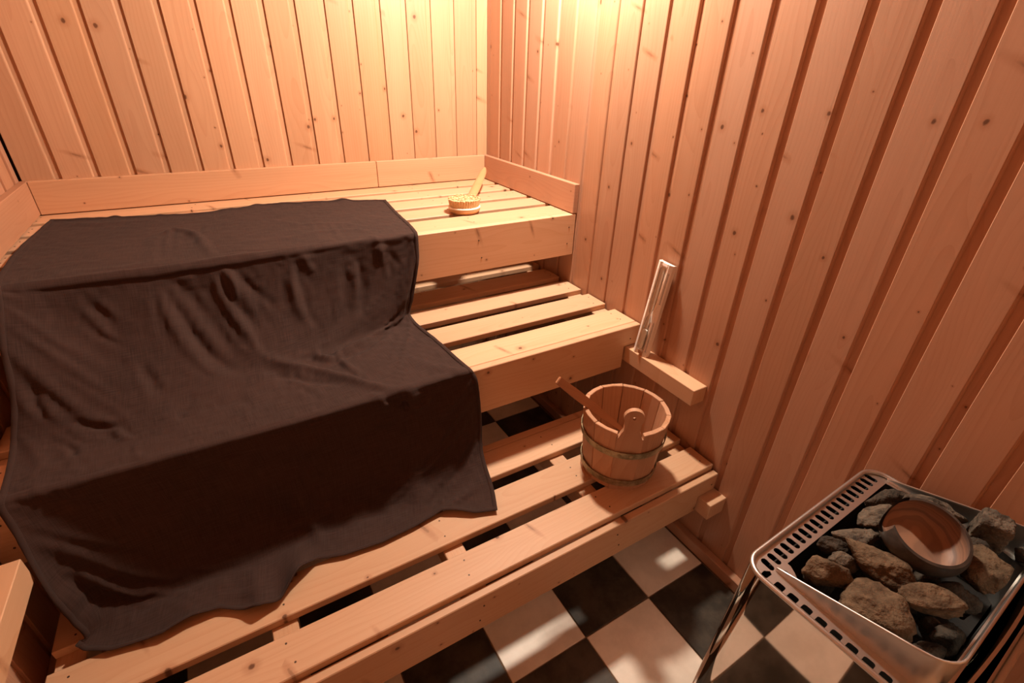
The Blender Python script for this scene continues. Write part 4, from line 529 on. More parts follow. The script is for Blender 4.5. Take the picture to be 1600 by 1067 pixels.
0,-4,4,-2,6,-7,-1,3,-5,-4,8,-11,-2,6,-7,0,5,-6,0,5,-6,-1,4,-5,0,4,-3,2,5,-4,2,2,-2,-1,2,-1,4,4,-1,-2,-9,3,0,1,-2,0,2,-1,0,0,-1,0,0,0,0,-1,0,0,-2,1,0,-1,0,1,2,-1,1,-7,4,-2,9,-7,1,2,-1,1,11,-5,1,10,-5,2,3,-1,0,-5,2,1,-1,3,3,-7,5,-3,-15,8,-2,5,-2,4,-5,3,-3,-19,8,-4,17,-7,1,13,-5,1,-2,0,1,-2,2,1,-3,1,0,0,1,0,-1,0,0,-3,1,1,0,0,-1,-2,1,0,-13,7,0,10,-3,1,3,0,2,-2,1,-2,-5,1,1,2,1,0,-3,2,0,-2,1,0,-1,1,1,-2,2,-1,3,0,0,1,-1,1,0,0,1,-2,2,0,3,0,0,-2,2,0,-2,2,1,-2,1,0,0,2,0,-6,2,-3,7,3,3,-1,1,2,0,1,2,-2,2,0,-1,2,0,-1,3,-1,-9,4,-6,-14,8,-2,-5,3,
0,-4,4,-2,5,-7,-1,6,-6,-1,2,-5,-5,9,-11,-1,6,-7,0,5,-6,-1,5,-5,0,5,-5,1,4,-4,2,6,-4,1,-5,2,1,10,-5,3,-1,2,-2,-10,4,-1,3,-3,1,1,-1,0,-1,0,0,-1,0,0,-2,1,0,-2,1,-1,4,-3,1,-9,6,0,8,-6,-1,5,-4,4,4,0,-1,14,-8,2,8,-4,1,-8,4,1,2,1,3,-7,5,-3,-15,9,-1,-1,2,2,3,-2,-2,-20,9,-4,12,-5,1,10,-4,0,8,-3,1,-9,4,1,0,1,1,-1,0,0,-2,1,0,-2,1,0,0,-1,-2,-7,4,0,-11,6,2,12,-4,1,2,0,1,2,0,0,-2,2,0,-5,2,1,-3,1,0,-2,2,0,-2,1,0,-2,2,0,3,-1,0,3,0,1,0,-1,1,-7,3,0,8,-1,0,-4,3,1,-1,1,0,-2,2,0,2,1,-1,-6,2,-1,7,3,1,-4,2,1,2,0,4,-5,3,0,1,1,1,-4,4,-4,-11,5,-6,-15,8,-1,0,2,
0,-4,4,-1,4,-5,-2,5,-7,-2,7,-8,-1,2,-4,-4,8,-10,-1,6,-7,0,5,-6,-1,5,-5,0,5,-4,2,8,-6,3,0,0,-1,0,-2,4,7,-1,-1,-5,2,-1,-6,2,0,1,-2,0,0,0,0,-1,0,0,-2,1,1,-2,1,-2,5,-3,-1,-10,6,3,3,-2,-2,11,-9,2,-2,3,2,12,-5,1,13,-8,3,-1,1,0,0,1,3,-7,6,-1,-15,9,-2,-8,5,-1,10,-5,0,-17,7,-3,8,-3,0,4,-1,0,9,-3,0,0,0,2,-5,3,0,-1,1,0,-3,0,1,-2,2,0,0,-1,-2,-9,5,0,-11,5,2,14,-4,1,1,1,1,2,-1,1,-3,2,0,-5,3,0,-3,1,1,-2,1,0,-2,2,0,-3,2,-1,3,-1,-1,5,-1,1,-7,2,2,-3,1,1,11,-1,0,-5,2,1,-1,2,0,-1,2,0,3,1,-1,-2,1,-1,-3,4,1,-1,2,1,3,1,4,-4,1,1,1,2,0,-8,4,-6,-14,7,-5,-13,7,-1,4,1,
0,-5,4,-2,7,-7,0,2,-3,-3,6,-8,-2,6,-8,0,1,-2,-4,8,-11,-1,7,-7,0,4,-4,0,4,-5,0,6,-5,2,11,-7,2,-5,2,-1,2,-2,3,3,-1,0,-5,3,0,-2,1,0,-1,0,0,-1,0,0,-1,1,0,-2,1,-1,4,-4,-2,-7,4,2,-5,4,0,13,-9,-1,4,-3,4,0,2,0,16,-9,4,9,-4,1,-4,2,3,-4,4,0,-12,9,-3,-14,9,-2,7,-4,1,-1,0,-3,0,0,0,-2,1,-1,6,-2,1,5,-1,0,-3,1,2,-4,2,0,-2,2,0,-3,1,0,0,-1,0,-8,5,-1,-13,6,2,15,-5,1,2,1,2,-1,1,0,-3,1,1,-4,2,0,-2,2,0,-3,1,1,-3,2,0,-3,2,-2,4,-1,0,5,-1,0,-8,2,3,-4,1,1,13,-1,0,-4,2,1,-2,2,0,-1,1,0,3,1,0,0,2,-2,-8,4,1,3,2,1,-3,2,4,4,-1,0,-7,4,-1,-8,4,-7,-16,9,-3,-9,5,-1,7,0,
0,-5,4,-1,4,-5,-2,7,-7,0,0,-2,-3,6,-8,-2,7,-8,-1,1,-3,-2,8,-9,-1,6,-6,0,5,-5,-1,4,-5,2,4,-3,1,11,-8,1,-8,4,-1,5,-4,3,0,1,0,-4,3,0,-2,0,0,-1,1,1,-1,0,0,-1,1,-1,3,-3,0,-2,1,-2,-12,8,1,9,-6,-1,12,-8,2,-3,2,4,8,-3,1,14,-9,4,3,0,1,-3,2,2,-9,8,-4,-17,11,2,-3,3,-6,11,-9,0,0,1,0,-6,4,0,2,0,-1,4,-2,1,0,1,0,-1,1,2,-6,3,0,-1,0,0,0,0,0,-7,3,-1,-14,7,2,12,-3,1,5,-1,3,-2,2,0,-3,1,1,-3,2,0,-3,1,0,-3,2,1,-4,2,0,-3,2,-2,5,-1,0,4,-1,1,-4,1,2,-6,2,0,11,-2,1,-3,2,2,-2,2,0,0,2,0,1,1,-1,-3,3,-1,-7,4,1,4,1,0,-4,2,4,2,0,0,-6,3,-3,-12,6,-6,-16,9,-2,0,2,-2,6,1,
0,-5,4,-1,3,-4,-1,5,-5,-2,6,-8,0,-1,-1,-3,7,-8,-3,7,-8,0,0,-3,-2,8,-7,0,6,-7,0,4,-4,-1,3,-3,2,5,-4,2,10,-9,-1,-6,3,1,3,-2,2,-4,4,0,-2,1,0,-1,1,0,-1,0,0,-1,0,0,2,-2,0,0,0,-3,-12,8,2,3,-1,-1,15,-10,1,1,-1,6,-1,3,0,15,-10,3,9,-5,2,-3,2,2,-4,4,-1,-16,12,-1,-12,9,-3,9,-7,-4,8,-6,1,-6,5,1,-3,2,-2,6,-3,1,-3,2,0,2,0,1,-5,3,1,-2,1,-1,0,-1,0,-5,3,2,-12,6,-1,6,-1,3,7,-1,2,-3,2,1,-3,1,0,-3,2,1,-2,1,0,-4,2,1,-4,2,0,-3,1,-3,6,-1,0,3,0,2,-2,0,1,-10,3,1,12,-1,0,-1,1,3,-3,2,0,1,2,0,-1,1,0,-5,3,-1,-5,3,1,3,2,0,-3,2,3,0,0,0,-7,3,-5,-15,8,-5,-14,7,-2,7,2,-2,5,0,
0,-5,4,0,-1,-1,-2,7,-7,-1,5,-6,-2,5,-6,0,-2,0,-4,8,-11,-1,6,-6,0,1,-2,-1,8,-7,-1,5,-6,-1,3,-3,1,3,-4,2,5,-3,1,8,-9,-1,-4,2,2,-2,3,1,-3,2,0,-1,0,0,0,0,0,-2,1,0,3,-2,0,0,-1,-2,-9,7,1,-4,3,0,17,-11,-1,6,-4,4,-7,6,3,12,-7,1,11,-8,5,2,-1,1,-3,2,0,-12,10,-3,-18,13,0,3,-1,-6,13,-10,0,-2,2,2,-7,5,-1,6,-3,0,-1,1,0,-1,1,1,-2,1,0,-3,2,0,1,-1,1,-4,2,1,-12,6,0,4,0,2,7,-1,3,-3,2,1,-3,1,0,-3,2,0,-2,1,1,-4,2,0,-4,2,0,-3,1,-2,6,-1,-1,3,0,4,-2,0,-1,-11,3,1,12,-1,2,1,1,2,-4,2,0,0,1,0,-3,3,0,-5,3,0,-3,2,0,1,2,0,-2,1,3,-1,1,-2,-11,5,-5,-15,8,-2,-10,5,-5,14,2,-1,2,0,
0,-5,3,0,0,-1,-1,0,-1,-3,8,-9,-1,5,-6,0,3,-4,-1,-1,-1,-4,9,-10,-1,5,-6,1,2,-2,-1,6,-6,-1,5,-5,0,3,-3,1,2,-3,2,4,-3,0,4,-5,0,-3,2,1,-2,2,1,-1,0,0,-1,0,0,0,0,0,1,-2,0,1,-1,-1,-6,5,0,-8,6,1,13,-8,-2,14,-9,0,-9,6,7,4,-1,0,13,-10,6,7,-5,0,-6,5,2,-3,3,-3,-19,14,0,-7,6,-5,13,-9,-1,5,-3,0,-7,4,0,3,-1,1,0,0,0,-2,2,0,-1,1,0,-2,1,1,0,0,0,-2,1,2,-11,5,-1,0,1,3,10,-1,2,-5,2,1,-2,1,1,-3,2,0,-3,1,1,-4,2,0,-4,2,0,-3,2,-3,7,-2,0,2,0,3,-3,0,0,-9,3,2,12,-1,1,2,1,2,-6,2,1,-2,2,-1,-4,2,0,-5,3,0,-1,2,0,-1,2,0,-2,2,2,-4,2,-2,-11,5,-5,-15,8,0,-3,3,-8,16,2,0,1,0,
0,-5,3,-1,3,-3,0,-5,2,-2,5,-5,-2,6,-8,0,5,-5,-1,1,-2,-1,1,-3,-3,8,-10,-1,4,-5,0,3,-2,0,5,-5,-1,4,-4,0,2,-3,1,2,-3,2,2,-2,0,1,-2,1,-1,1,1,-1,0,0,0,0,0,0,0,0,0,-1,0,1,-1,0,-3,2,-1,-8,7,2,6,-3,-2,17,-12,-1,0,0,6,-7,7,2,11,-9,3,10,-7,3,-3,3,0,-2,1,1,-13,11,-2,-15,11,-3,8,-5,-4,10,-7,0,-3,2,0,-2,1,1,2,0,0,-2,2,1,-2,1,0,0,0,0,0,0,0,-1,0,2,-9,5,0,-4,2,2,12,-3,2,-7,4,2,-1,1,1,-3,1,0,-4,2,1,-3,2,0,-5,2,0,-1,1,-3,6,-2,0,1,0,3,-4,1,0,-7,2,2,12,-1,2,1,1,2,-6,2,0,-4,2,0,-5,3,0,-3,3,0,-2,2,0,-1,1,0,-3,2,0,-5,3,-3,-13,7,-3,-12,6,0,3,1,-9,17,3,0,0,0,
0,-5,3,-1,5,-4,0,-3,1,-1,-4,1,-2,6,-7,-1,6,-7,-1,4,-4,0,0,-2,-1,2,-3,-3,7,-10,-1,4,-4,0,3,-2,0,4,-4,-1,3,-4,1,2,-2,0,1,-2,2,1,-2,1,1,-1,1,-1,0,0,0,0,0,0,-1,0,0,0,0,1,-1,1,-1,0,-1,-6,5,2,-2,3,-2,15,-10,-1,10,-7,2,-9,7,5,3,-1,1,12,-10,5,3,-2,0,-7,7,3,-4,3,-3,-17,12,0,-1,3,-7,11,-10,0,3,-2,0,-4,4,0,2,-1,1,-2,1,0,-1,2,0,-1,0,0,2,-1,1,-1,0,1,-5,3,1,-7,3,2,9,-1,2,-5,3,2,-1,1,1,-4,1,0,-5,2,1,-1,1,0,-5,2,-1,0,1,-2,5,-1,0,1,0,2,-5,1,0,-5,2,4,9,-2,1,-1,2,2,-5,2,0,-5,3,0,-4,2,0,-3,2,0,-3,2,0,-1,2,0,-3,2,0,-7,3,-6,-15,9,1,-5,3,-2,7,1,-9,17,3,0,-1,0,
0,-5,3,-1,4,-3,-1,1,-2,-1,-6,2,0,-1,-1,-2,7,-8,-1,4,-5,0,4,-4,-1,0,-1,-1,2,-4,-2,7,-8,-1,3,-4,0,3,-3,0,3,-2,0,2,-3,-1,3,-4,3,-1,1,1,2,-3,1,0,-1,0,0,1,0,0,-1,1,0,-1,0,0,0,0,0,-1,0,-3,2,0,-5,5,1,8,-4,-2,15,-12,-1,-2,2,5,-7,7,3,11,-9,4,9,-6,1,-8,8,2,0,-1,1,-13,11,-1,-10,8,-6,9,-9,-2,6,-5,0,-1,2,0,-1,2,0,-1,1,1,-1,1,0,0,0,0,1,-1,0,0,0,1,-2,1,1,-4,2,2,1,2,3,-1,1,1,-3,2,1,-4,2,1,-6,2,0,1,0,1,-6,2,-2,2,0,-2,4,-1,1,1,0,2,-6,2,0,-3,1,5,8,-2,1,-3,2,1,-8,4,0,-4,2,0,-4,2,0,-4,3,0,0,1,0,-3,2,0,-4,2,-2,-10,5,-3,-12,7,1,0,1,-3,10,2,-10,17,3,0,-2,0,
0,-5,4,-1,1,-2,-1,5,-5,-1,-3,0,0,-6,3,-1,2,-3,-2,7,-8,0,2,-3,-1,5,-5,0,-2,1,-1,4,-6,-2,5,-7,0,3,-2,0,2,-3,0,2,-2,-1,3,-2,2,0,-2,1,2,-2,2,2,-4,0,-2,3,0,0,-1,0,0,-1,0,0,0,0,1,-1,0,-1,0,0,-5,4,1,0,1,-1,14,-11,-1,8,-6,2,-8,8,5,4,-2,2,9,-7,4,2,1,0,-5,4,2,-8,5,1,-9,9,-5,0,-1,-4,7,-8,0,1,0,0,-2,3,0,0,0,1,-1,1,0,0,0,0,2,-1,0,0,-1,1,-1,1,0,-1,1,2,-5,4,3,2,0,2,-5,3,1,-4,1,1,-5,2,-1,3,-1,2,-7,2,-3,4,0,-1,2,-1,0,1,1,3,-7,2,0,-1,1,5,4,-2,1,-5,3,1,-7,4,0,-5,2,0,-5,2,0,2,1,0,-4,2,0,-2,2,0,-5,2,-3,-12,6,-1,-7,4,1,1,2,-5,13,2,-10,17,3,0,-3,0,
0,-5,4,-1,-2,1,-2,7,-7,0,3,-4,0,-8,4,-1,-4,2,-1,5,-5,-1,5,-7,0,1,-1,-1,4,-6,0,-1,1,-1,4,-6,-1,4,-5,0,2,-2,0,2,-2,0,2,-2,0,2,-2,1,1,-1,2,5,-8,0,-4,4,1,-1,1,0,1,-1,0,0,-1,0,0,-1,0,0,-1,0,-1,1,0,-4,4,0,7,-6,-1,12,-10,0,-1,1,5,-4,7,2,9,-6,3,5,-3,2,-4,5,1,-4,2,2,-9,8,-2,-7,5,-6,9,-10,0,1,0,1,-2,2,0,0,0,0,0,1,0,1,-1,0,1,-1,0,1,0,0,0,0,1,-3,2,2,-5,4,3,1,-1,1,-3,2,2,-5,2,0,-1,1,0,1,-1,1,-6,2,-3,5,-1,0,0,0,1,-1,1,2,-5,2,1,0,0,5,0,0,0,-7,3,1,-6,4,0,-5,2,0,0,1,0,-2,1,0,-2,2,0,-4,2,-1,-7,3,-2,-10,5,0,-4,3,0,4,1,-8,15,3,-8,15,3,0,-4,0,
0,-5,4,0,-4,2,-2,6,-6,-1,7,-7,1,-4,2,-1,-8,4,-1,-1,1,-1,6,-8,-1,4,-4,0,0,-1,-1,4,-5,0,-1,1,-1,4,-7,-1,3,-3,0,2,-1,0,2,-2,1,0,-1,0,2,-2,2,6,-10,0,-2,2,1,-3,4,0,0,-1,0,1,-1,0,0,-1,0,0,0,0,1,-2,1,-3,2,0,-1,1,-1,10,-9,0,6,-5,1,-3,4,4,3,1,3,7,-3,3,0,3,-1,-6,4,2,-4,1,0,-11,9,-4,8,-8,-1,1,-1,1,-1,1,0,0,0,0,0,1,0,1,-1,0,1,-1,0,1,0,1,0,0,0,-3,2,2,-4,3,1,-1,0,2,-1,0,2,-4,3,-1,2,-1,0,-1,-1,1,-4,2,-1,3,-1,0,-1,1,1,-2,2,2,-3,1,2,-2,1,3,-2,0,0,-9,5,1,-4,2,0,-1,1,0,-2,1,0,-2,1,1,-3,1,0,-5,3,-1,-7,3,-1,-8,4,0,-2,3,-1,6,1,-11,17,4,-6,12,2,0,-4,0,
0,-5,4,0,-3,1,-1,1,-1,-3,9,-10,3,-6,5,0,3,-4,-2,-9,6,-1,1,-3,-1,6,-7,-1,3,-3,0,0,0,0,4,-6,0,-1,1,-2,4,-5,0,2,-2,0,0,-1,0,2,-1,2,0,0,0,5,-8,1,4,-7,1,-6,8,0,0,-1,0,0,-1,0,1,-1,0,-1,1,0,1,-2,0,1,-2,0,-5,4,-1,3,-4,1,8,-6,0,5,-4,2,-2,4,3,4,-1,3,4,0,1,-2,3,0,-7,5,1,-6,3,-1,0,0,-1,3,-4,0,0,1,0,0,0,0,1,0,0,0,-1,0,1,0,1,1,-1,0,0,0,1,-2,1,1,-3,2,0,0,0,3,-4,2,0,0,0,0,1,-1,0,-1,0,1,0,0,0,-3,2,1,-2,1,1,-2,1,2,-3,2,1,-3,1,2,-5,2,1,-4,2,0,-2,1,1,-3,1,0,-2,1,0,-2,1,1,-4,2,0,-6,2,-1,-7,4,0,-7,3,-2,6,2,-1,4,1,-13,19,5,-3,6,0,-1,-1,1,
0,-5,4,0,0,0,-1,-5,3,-3,9,-10,2,-4,3,1,1,-2,0,0,-2,-2,-8,5,-1,4,-4,-1,5,-6,0,1,-2,0,0,0,-1,4,-5,0,0,0,0,2,-3,0,1,-1,0,1,0,0,0,-1,1,2,-2,0,6,-11,1,-3,4,1,-2,2,0,1,-2,0,0,0,0,0,-1,0,-1,0,0,1,-2,0,1,-1,0,-4,3,-1,6,-6,2,6,-3,-1,4,-4,1,-3,3,2,1,1,3,1,0,1,-2,4,1,-4,3,0,-4,1,0,2,-2,1,0,1,0,1,0,0,0,0,0,1,-1,0,1,-1,0,0,0,1,0,-1,0,-1,1,1,-1,0,1,-2,1,1,-1,1,0,1,-1,1,-1,0,1,-1,0,0,-2,1,1,-2,1,1,-2,2,1,-3,1,1,-3,1,2,-4,2,1,-4,2,1,-2,1,0,-3,0,1,-2,1,0,-2,1,1,-3,1,0,-6,2,0,-7,2,0,-8,3,-1,1,2,-3,8,3,-1,1,0,-14,19,5,-2,4,1,0,3,0,
0,-5,4,0,0,0,0,-3,2,-1,0,-1,-2,5,-7,2,-7,7,0,8,-9,0,-4,2,-2,-7,4,-1,5,-5,-1,4,-5,1,1,-1,-1,-1,0,0,3,-4,0,0,0,0,2,-3,0,1,0,0,0,0,1,0,0,0,5,-8,1,1,-3,0,-4,4,0,1,-1,0,0,-1,1,0,0,0,0,-1,0,-1,0,0,1,-2,0,1,-2,0,-2,2,1,4,-3,-1,5,-5,0,2,-2,1,-3,4,0,0,0,3,0,2,2,-3,4,1,-2,0,1,-2,2,0,1,-1,2,2,0,0,1,-1,0,0,0,0,1,-1,0,0,-1,1,1,-1,0,-1,0,1,-1,0,1,-1,1,0,1,-1,0,0,-1,1,-2,1,1,-2,1,1,-2,0,1,-1,1,0,-2,1,2,-3,2,1,-3,1,1,-3,1,1,-3,1,0,-3,1,1,-1,0,0,-2,1,1,-4,0,1,-6,2,1,-6,2,0,-8,2,0,-5,3,-5,10,3,0,-1,1,-3,4,0,-12,17,4,-3,8,1,0,3,1,
0,-4,4,0,-2,1,0,-1,0,-1,-3,2,-1,5,-6,1,-6,6,0,4,-6,0,4,-5,-1,-5,3,-1,-4,2,-1,4,-4,0,3,-4,0,0,0,0,-1,1,-1,3,-4,1,0,0,0,1,-2,0,0,1,0,0,1,1,1,-3,0,3,-5,1,-1,-1,0,0,1,0,0,-1,0,0,-1,0,-1,0,1,0,0,0,0,-1,0,0,-1,0,1,-2,0,0,0,0,1,-2,0,2,-2,1,1,0,0,0,1,0,-1,1,2,-2,3,1,-2,1,1,-1,0,3,2,1,1,-3,2,1,4,-2,1,1,0,0,0,-1,0,1,-1,0,1,-2,1,-1,-1,1,-1,1,0,-1,-1,1,0,0,1,0,0,0,-1,-1,0,0,0,1,-1,0,1,-2,1,1,-3,1,1,-2,1,0,-1,1,1,-3,1,1,-2,0,0,-2,0,1,-2,1,1,-3,0,1,-6,2,1,-6,2,1,-7,2,-1,-7,3,-3,6,2,-2,5,1,1,-9,1,-6,10,2,-8,14,2,-3,7,1,-2,7,2,
0,-4,4,0,-2,1,-1,-1,1,0,-1,0,0,0,-1,1,2,-2,-1,-3,1,0,3,-4,0,2,-4,-1,-6,4,-1,-1,1,0,3,-3,0,3,-4,0,-1,1,0,-1,1,-1,2,-3,0,0,0,1,0,0,0,0,1,0,0,0,1,1,-3,0,1,-3,0,0,-1,0,0,-1,1,0,-1,0,0,0,0,-1,0,0,0,0,0,0,-1,1,0,-1,0,0,-1,0,0,0,0,0,-1,0,0,0,1,1,0,0,-1,2,1,0,1,0,-2,0,1,0,-1,1,0,0,4,2,2,1,-2,2,2,2,-1,1,2,-1,0,0,0,0,0,-1,0,1,-2,0,0,-3,2,-3,1,-1,5,-4,0,0,-1,1,-1,0,1,-1,0,0,0,0,1,-2,1,0,-1,0,1,-1,0,1,-2,1,0,-4,2,1,-1,0,0,0,-1,1,-2,0,1,-6,2,1,-4,2,2,-8,2,1,-9,3,-5,6,4,-1,3,2,0,-7,0,0,-4,1,-6,11,2,-6,12,2,-2,5,1,-4,9,2,
0,-4,5,0,-2,1,-1,-1,0,0,0,0,0,-1,-1,0,1,-1,0,-1,0,0,-1,0,-1,3,-6,1,4,-3,-2,-8,5,0,0,0,0,2,-2,0,2,-3,0,-2,3,0,-1,0,0,2,-2,0,0,1,1,-1,1,0,0,0,0,1,-1,0,0,-2,0,1,-2,1,0,-2,0,0,-1,0,0,0,0,-1,0,1,0,0,0,0,0,0,0,-1,0,0,-1,1,-1,0,0,0,0,0,0,0,0,-1,0,1,0,1,0,0,1,1,-2,1,0,1,-3,-1,1,-3,2,2,1,4,1,4,2,-3,4,2,1,-1,2,2,-1,-3,4,-7,-1,2,-3,2,-2,1,4,-6,8,-2,7,-11,-1,1,-2,1,-1,1,0,-1,-1,0,1,-1,0,0,-1,1,-1,0,1,-2,1,0,-2,1,1,-3,1,0,0,0,1,0,-2,0,-2,1,2,-4,1,1,-5,2,1,-9,4,0,2,1,-2,-4,8,-3,5,-1,1,-11,3,-1,2,1,-5,9,1,-6,12,1,-2,4,3,-3,5,1,
0,-3,5,0,-3,3,-1,0,-2,0,-1,1,0,0,-2,0,1,-1,0,-1,-1,0,-1,0,0,-1,0,-1,3,-7,0,2,-4,-1,-3,5,0,-2,4,1,1,-3,-1,1,-3,0,-3,4,1,1,0,0,0,0,0,0,2,0,0,1,1,0,0,0,0,-2,0,1,-2,0,0,-2,0,0,-2,0,1,-2,0,-1,1,1,-1,1,0,0,0,0,0,0,0,0,-1,1,-1,0,0,0,0,0,-1,1,1,0,0,0,-1,1,0,0,0,1,-1,1,0,0,-2,0,0,-2,0,2,-3,1,2,0,3,2,7,2,-2,4,2,1,-3,0,4,-6,0,1,-1,0,1,-4,5,-6,14,-3,7,-15,0,0,-1,1,-1,0,0,0,-1,0,-1,2,0,1,-3,0,-2,1,1,-1,-2,0,0,-1,0,-1,-1,1,-1,-1,0,-1,-1,2,-3,1,1,-4,3,1,-3,6,0,-3,5,1,-6,2,-4,6,0,-4,4,-1,2,-8,3,-5,8,1,-2,6,-2,-2,2,6,-3,3,4,-2,3,0,
0,-3,5,0,-1,1,-1,-2,3,0,0,-4,0,0,0,0,1,-3,0,-2,2,0,1,-2,-1,-3,2,0,2,-5,0,1,-4,-1,3,-7,0,-1,2,0,-5,9,0,2,-2,0,-1,2,1,-1,1,0,1,1,0,-1,1,1,-1,2,0,0,1,0,0,-2,0,1,-2,0,1,-3,-1,0,-3,1,0,-1,1,-1,3,0,0,-1,0,0,0,0,0,0,0,-1,0,1,0,0,0,-1,0,0,0,1,0,-1,1,1,0,0,0,-1,0,0,-1,1,0,0,-2,0,1,-5,0,2,-5,0,0,2,1,1,8,3,3,5,2,-2,1,1,3,-6,1,3,-7,0,0,0,2,0,7,2,0,2,-2,2,-11,1,-1,1,0,0,0,1,-1,0,-2,1,-5,1,-1,0,1,-2,1,0,-1,1,1,-1,1,0,-1,3,0,0,3,1,-2,4,-2,2,5,0,-3,0,0,-1,-6,-5,7,-5,0,0,-5,0,0,-1,0,1,2,0,-1,2,-1,-1,7,-1,2,1,-6,0,13,-1,2,-4,
0,-2,6,0,-1,-2,-1,-3,5,0,1,-4,0,0,-1,0,1,-3,-1,-2,2,0,0,-2,0,-1,0,0,-1,0,-1,2,-5,0,1,-3,0,1,-4,0,-1,2,0,-3,6,1,0,1,0,0,2,0,0,1,0,-1,1,1,0,2,0,-1,2,0,0,-1,0,1,-3,-1,1,-3,1,-1,-1,0,0,-1,1,0,0,0,0,0,0,0,-1,0,0,0,0,-1,1,0,0,0,1,-1,0,0,0,1,0,-1,1,0,0,0,1,-1,1,0,0,0,0,0,-2,-1,-1,-2,0,1,-5,2,1,-1,-1,-1,9,-1,5,0,4,1,8,2,0,-2,2,4,-10,1,0,0,0,1,-1,4,1,16,-2,1,-12,0,-1,-5,1,-2,9,-1,0,-5,-1,2,4,0,1,4,0,0,3,0,0,1,0,-1,0,0,-1,-5,0,-1,0,0,-1,-5,0,-1,-4,0,-1,-2,1,-1,-3,-1,0,6,-1,0,-4,0,1,2,-1,1,-2,0,0,0,-1,1,5,-1,0,6,-4,1,6,-3,2,-3,
0,-2,6,0,0,-3,-1,-2,3,0,0,0,0,0,-3,0,0,-2,0,0,-1,-1,-1,2,0,0,-3,0,-2,2,-1,1,-5,0,0,-1,0,1,-4,0,-1,1,1,-1,4,0,0,2,0,0,2,0,-1,1,0,0,1,1,-1,2,0,0,2,0,0,0,0,0,-2,0,1,-5,0,0,-4,1,-1,3,0,0,0,0,0,-2,0,0,1,0,0,-2,0,-1,2,0,0,0,0,0,0,0,-1,1,1,-1,2,0,0,0,0,-1,0,0,0,0,0,0,-2,0,0,0,-1,0,-6,1,0,2,0,0,6,-2,3,-2,1,1,10,5,4,1,1,0,-7,4,3,-5,0,0,0,1,1,2,1,2,10,-1,-1,-9,0,-1,4,3,-2,-6,-1,2,6,-2,1,2,-1,1,-5,1,-2,3,1,-4,2,0,-1,-3,1,-1,-3,0,-1,-2,0,-1,-3,-1,1,5,0,0,5,-1,1,-2,-1,1,-1,-1,1,-5,-1,0,-1,0,1,2,0,0,2,-5,1,9,-3,3,-8,0,0,5,
0,-2,6,-1,1,-4,0,-1,1,0,-2,4,-1,1,-5,1,0,-2,0,0,-2,-1,-1,3,0,-1,-2,0,-1,0,-1,0,-3,0,0,-1,0,1,-3,0,-1,0,0,-2,8,2,2,-4,-1,-1,5,0,0,-1,0,0,1,1,-1,2,0,-1,2,0,0,1,0,0,-2,-1,1,-6,1,-1,0,0,0,-1,1,0,1,0,0,-3,0,-1,2,-1,1,-3,0,-1,3,1,0,0,0,0,-1,0,-1,1,0,0,3,0,-1,0,1,0,-1,0,-1,0,0,0,-1,0,0,1,-1,0,-5,0,-1,0,-3,1,9,0,1,-7,1,2,13,4,4,-2,3,1,4,3,2,-13,1,1,-2,0,0,3,1,0,-2,0,-1,-1,0,2,7,6,-4,-4,-4,2,-2,0,-1,-1,-1,-1,6,0,0,-5,0,-1,0,0,0,3,-1,0,7,1,0,3,0,-2,1,0,1,-4,-1,1,-6,0,0,-2,0,0,-1,-2,1,4,0,1,-2,-1,0,0,-3,1,10,-4,2,-10,0,1,1,0,0,5,
0,-1,6,-1,0,-5,0,0,0,0,-3,5,-1,1,-4,1,0,-2,0,0,-1,0,0,-2,-1,-2,6,-1,0,-7,0,-1,1,0,0,-2,0,0,-1,0,1,-2,1,-2,10,1,2,-7,-1,-1,5,0,0,-1,0,-1,1,0,0,2,1,-1,1,0,-1,2,0,0,0,-1,1,-7,1,-1,-1,0,0,0,0,-1,0,0,0,-2,1,0,1,-1,0,-2,0,0,1,1,0,2,0,-1,0,0,0,-1,0,0,3,0,-1,1,0,0,-1,0,0,-1,0,-1,-1,0,0,2,0,0,-3,-1,-1,0,-1,0,9,1,3,-2,-3,-1,1,3,3,3,5,5,0,1,0,0,3,2,-8,1,0,0,0,0,0,0,-1,3,-1,1,5,5,-1,1,-2,0,-2,0,-1,3,0,-1,-4,-2,1,-1,1,-1,1,0,-1,4,-1,1,-5,0,0,-4,0,0,-2,0,0,0,0,0,1,0,-1,0,-1,1,5,-1,1,-5,0,0,1,-3,1,6,-3,2,-8,0,0,1,0,1,1,-1,0,6,
0,-1,6,-1,1,-6,0,-1,0,0,-2,4,-1,1,-3,1,0,-2,0,0,0,0,-1,-1,-1,-2,3,0,0,-3,-1,0,-3,0,0,0,0,-1,0,1,1,-1,-1,-2,9,1,2,-7,1,-1,2,-1,0,1,0,-1,0,0,0,1,0,-1,2,1,0,1,0,-1,0,0,0,-4,0,0,-2,0,0,0,0,-1,0,0,0,-2,0,0,1,0,0,-2,0,-1,1,0,0,2,0,0,1,0,0,-3,0,-1,4,1,0,0,0,0,-1,0,0,-1,0,-1,0,0,0,2,-1,0,-2,0,0,3,0,-1,-1,-1,1,7,-1,1,-6,-1,0,6,3,5,-5,5,3,11,1,0,-8,3,2,-5,1,0,1,0,0,-1,-2,0,13,2,1,-9,1,-2,0,-1,-1,0,-1,1,-5,1,-1,2,0,-1,2,-1,1,-4,0,-1,0,0,0,1,0,0,1,1,0,-2,-1,0,4,-1,0,4,0,1,-7,-1,0,4,-2,1,3,-3,2,-8,0,0,1,0,0,0,0,1,2,-1,0,5,
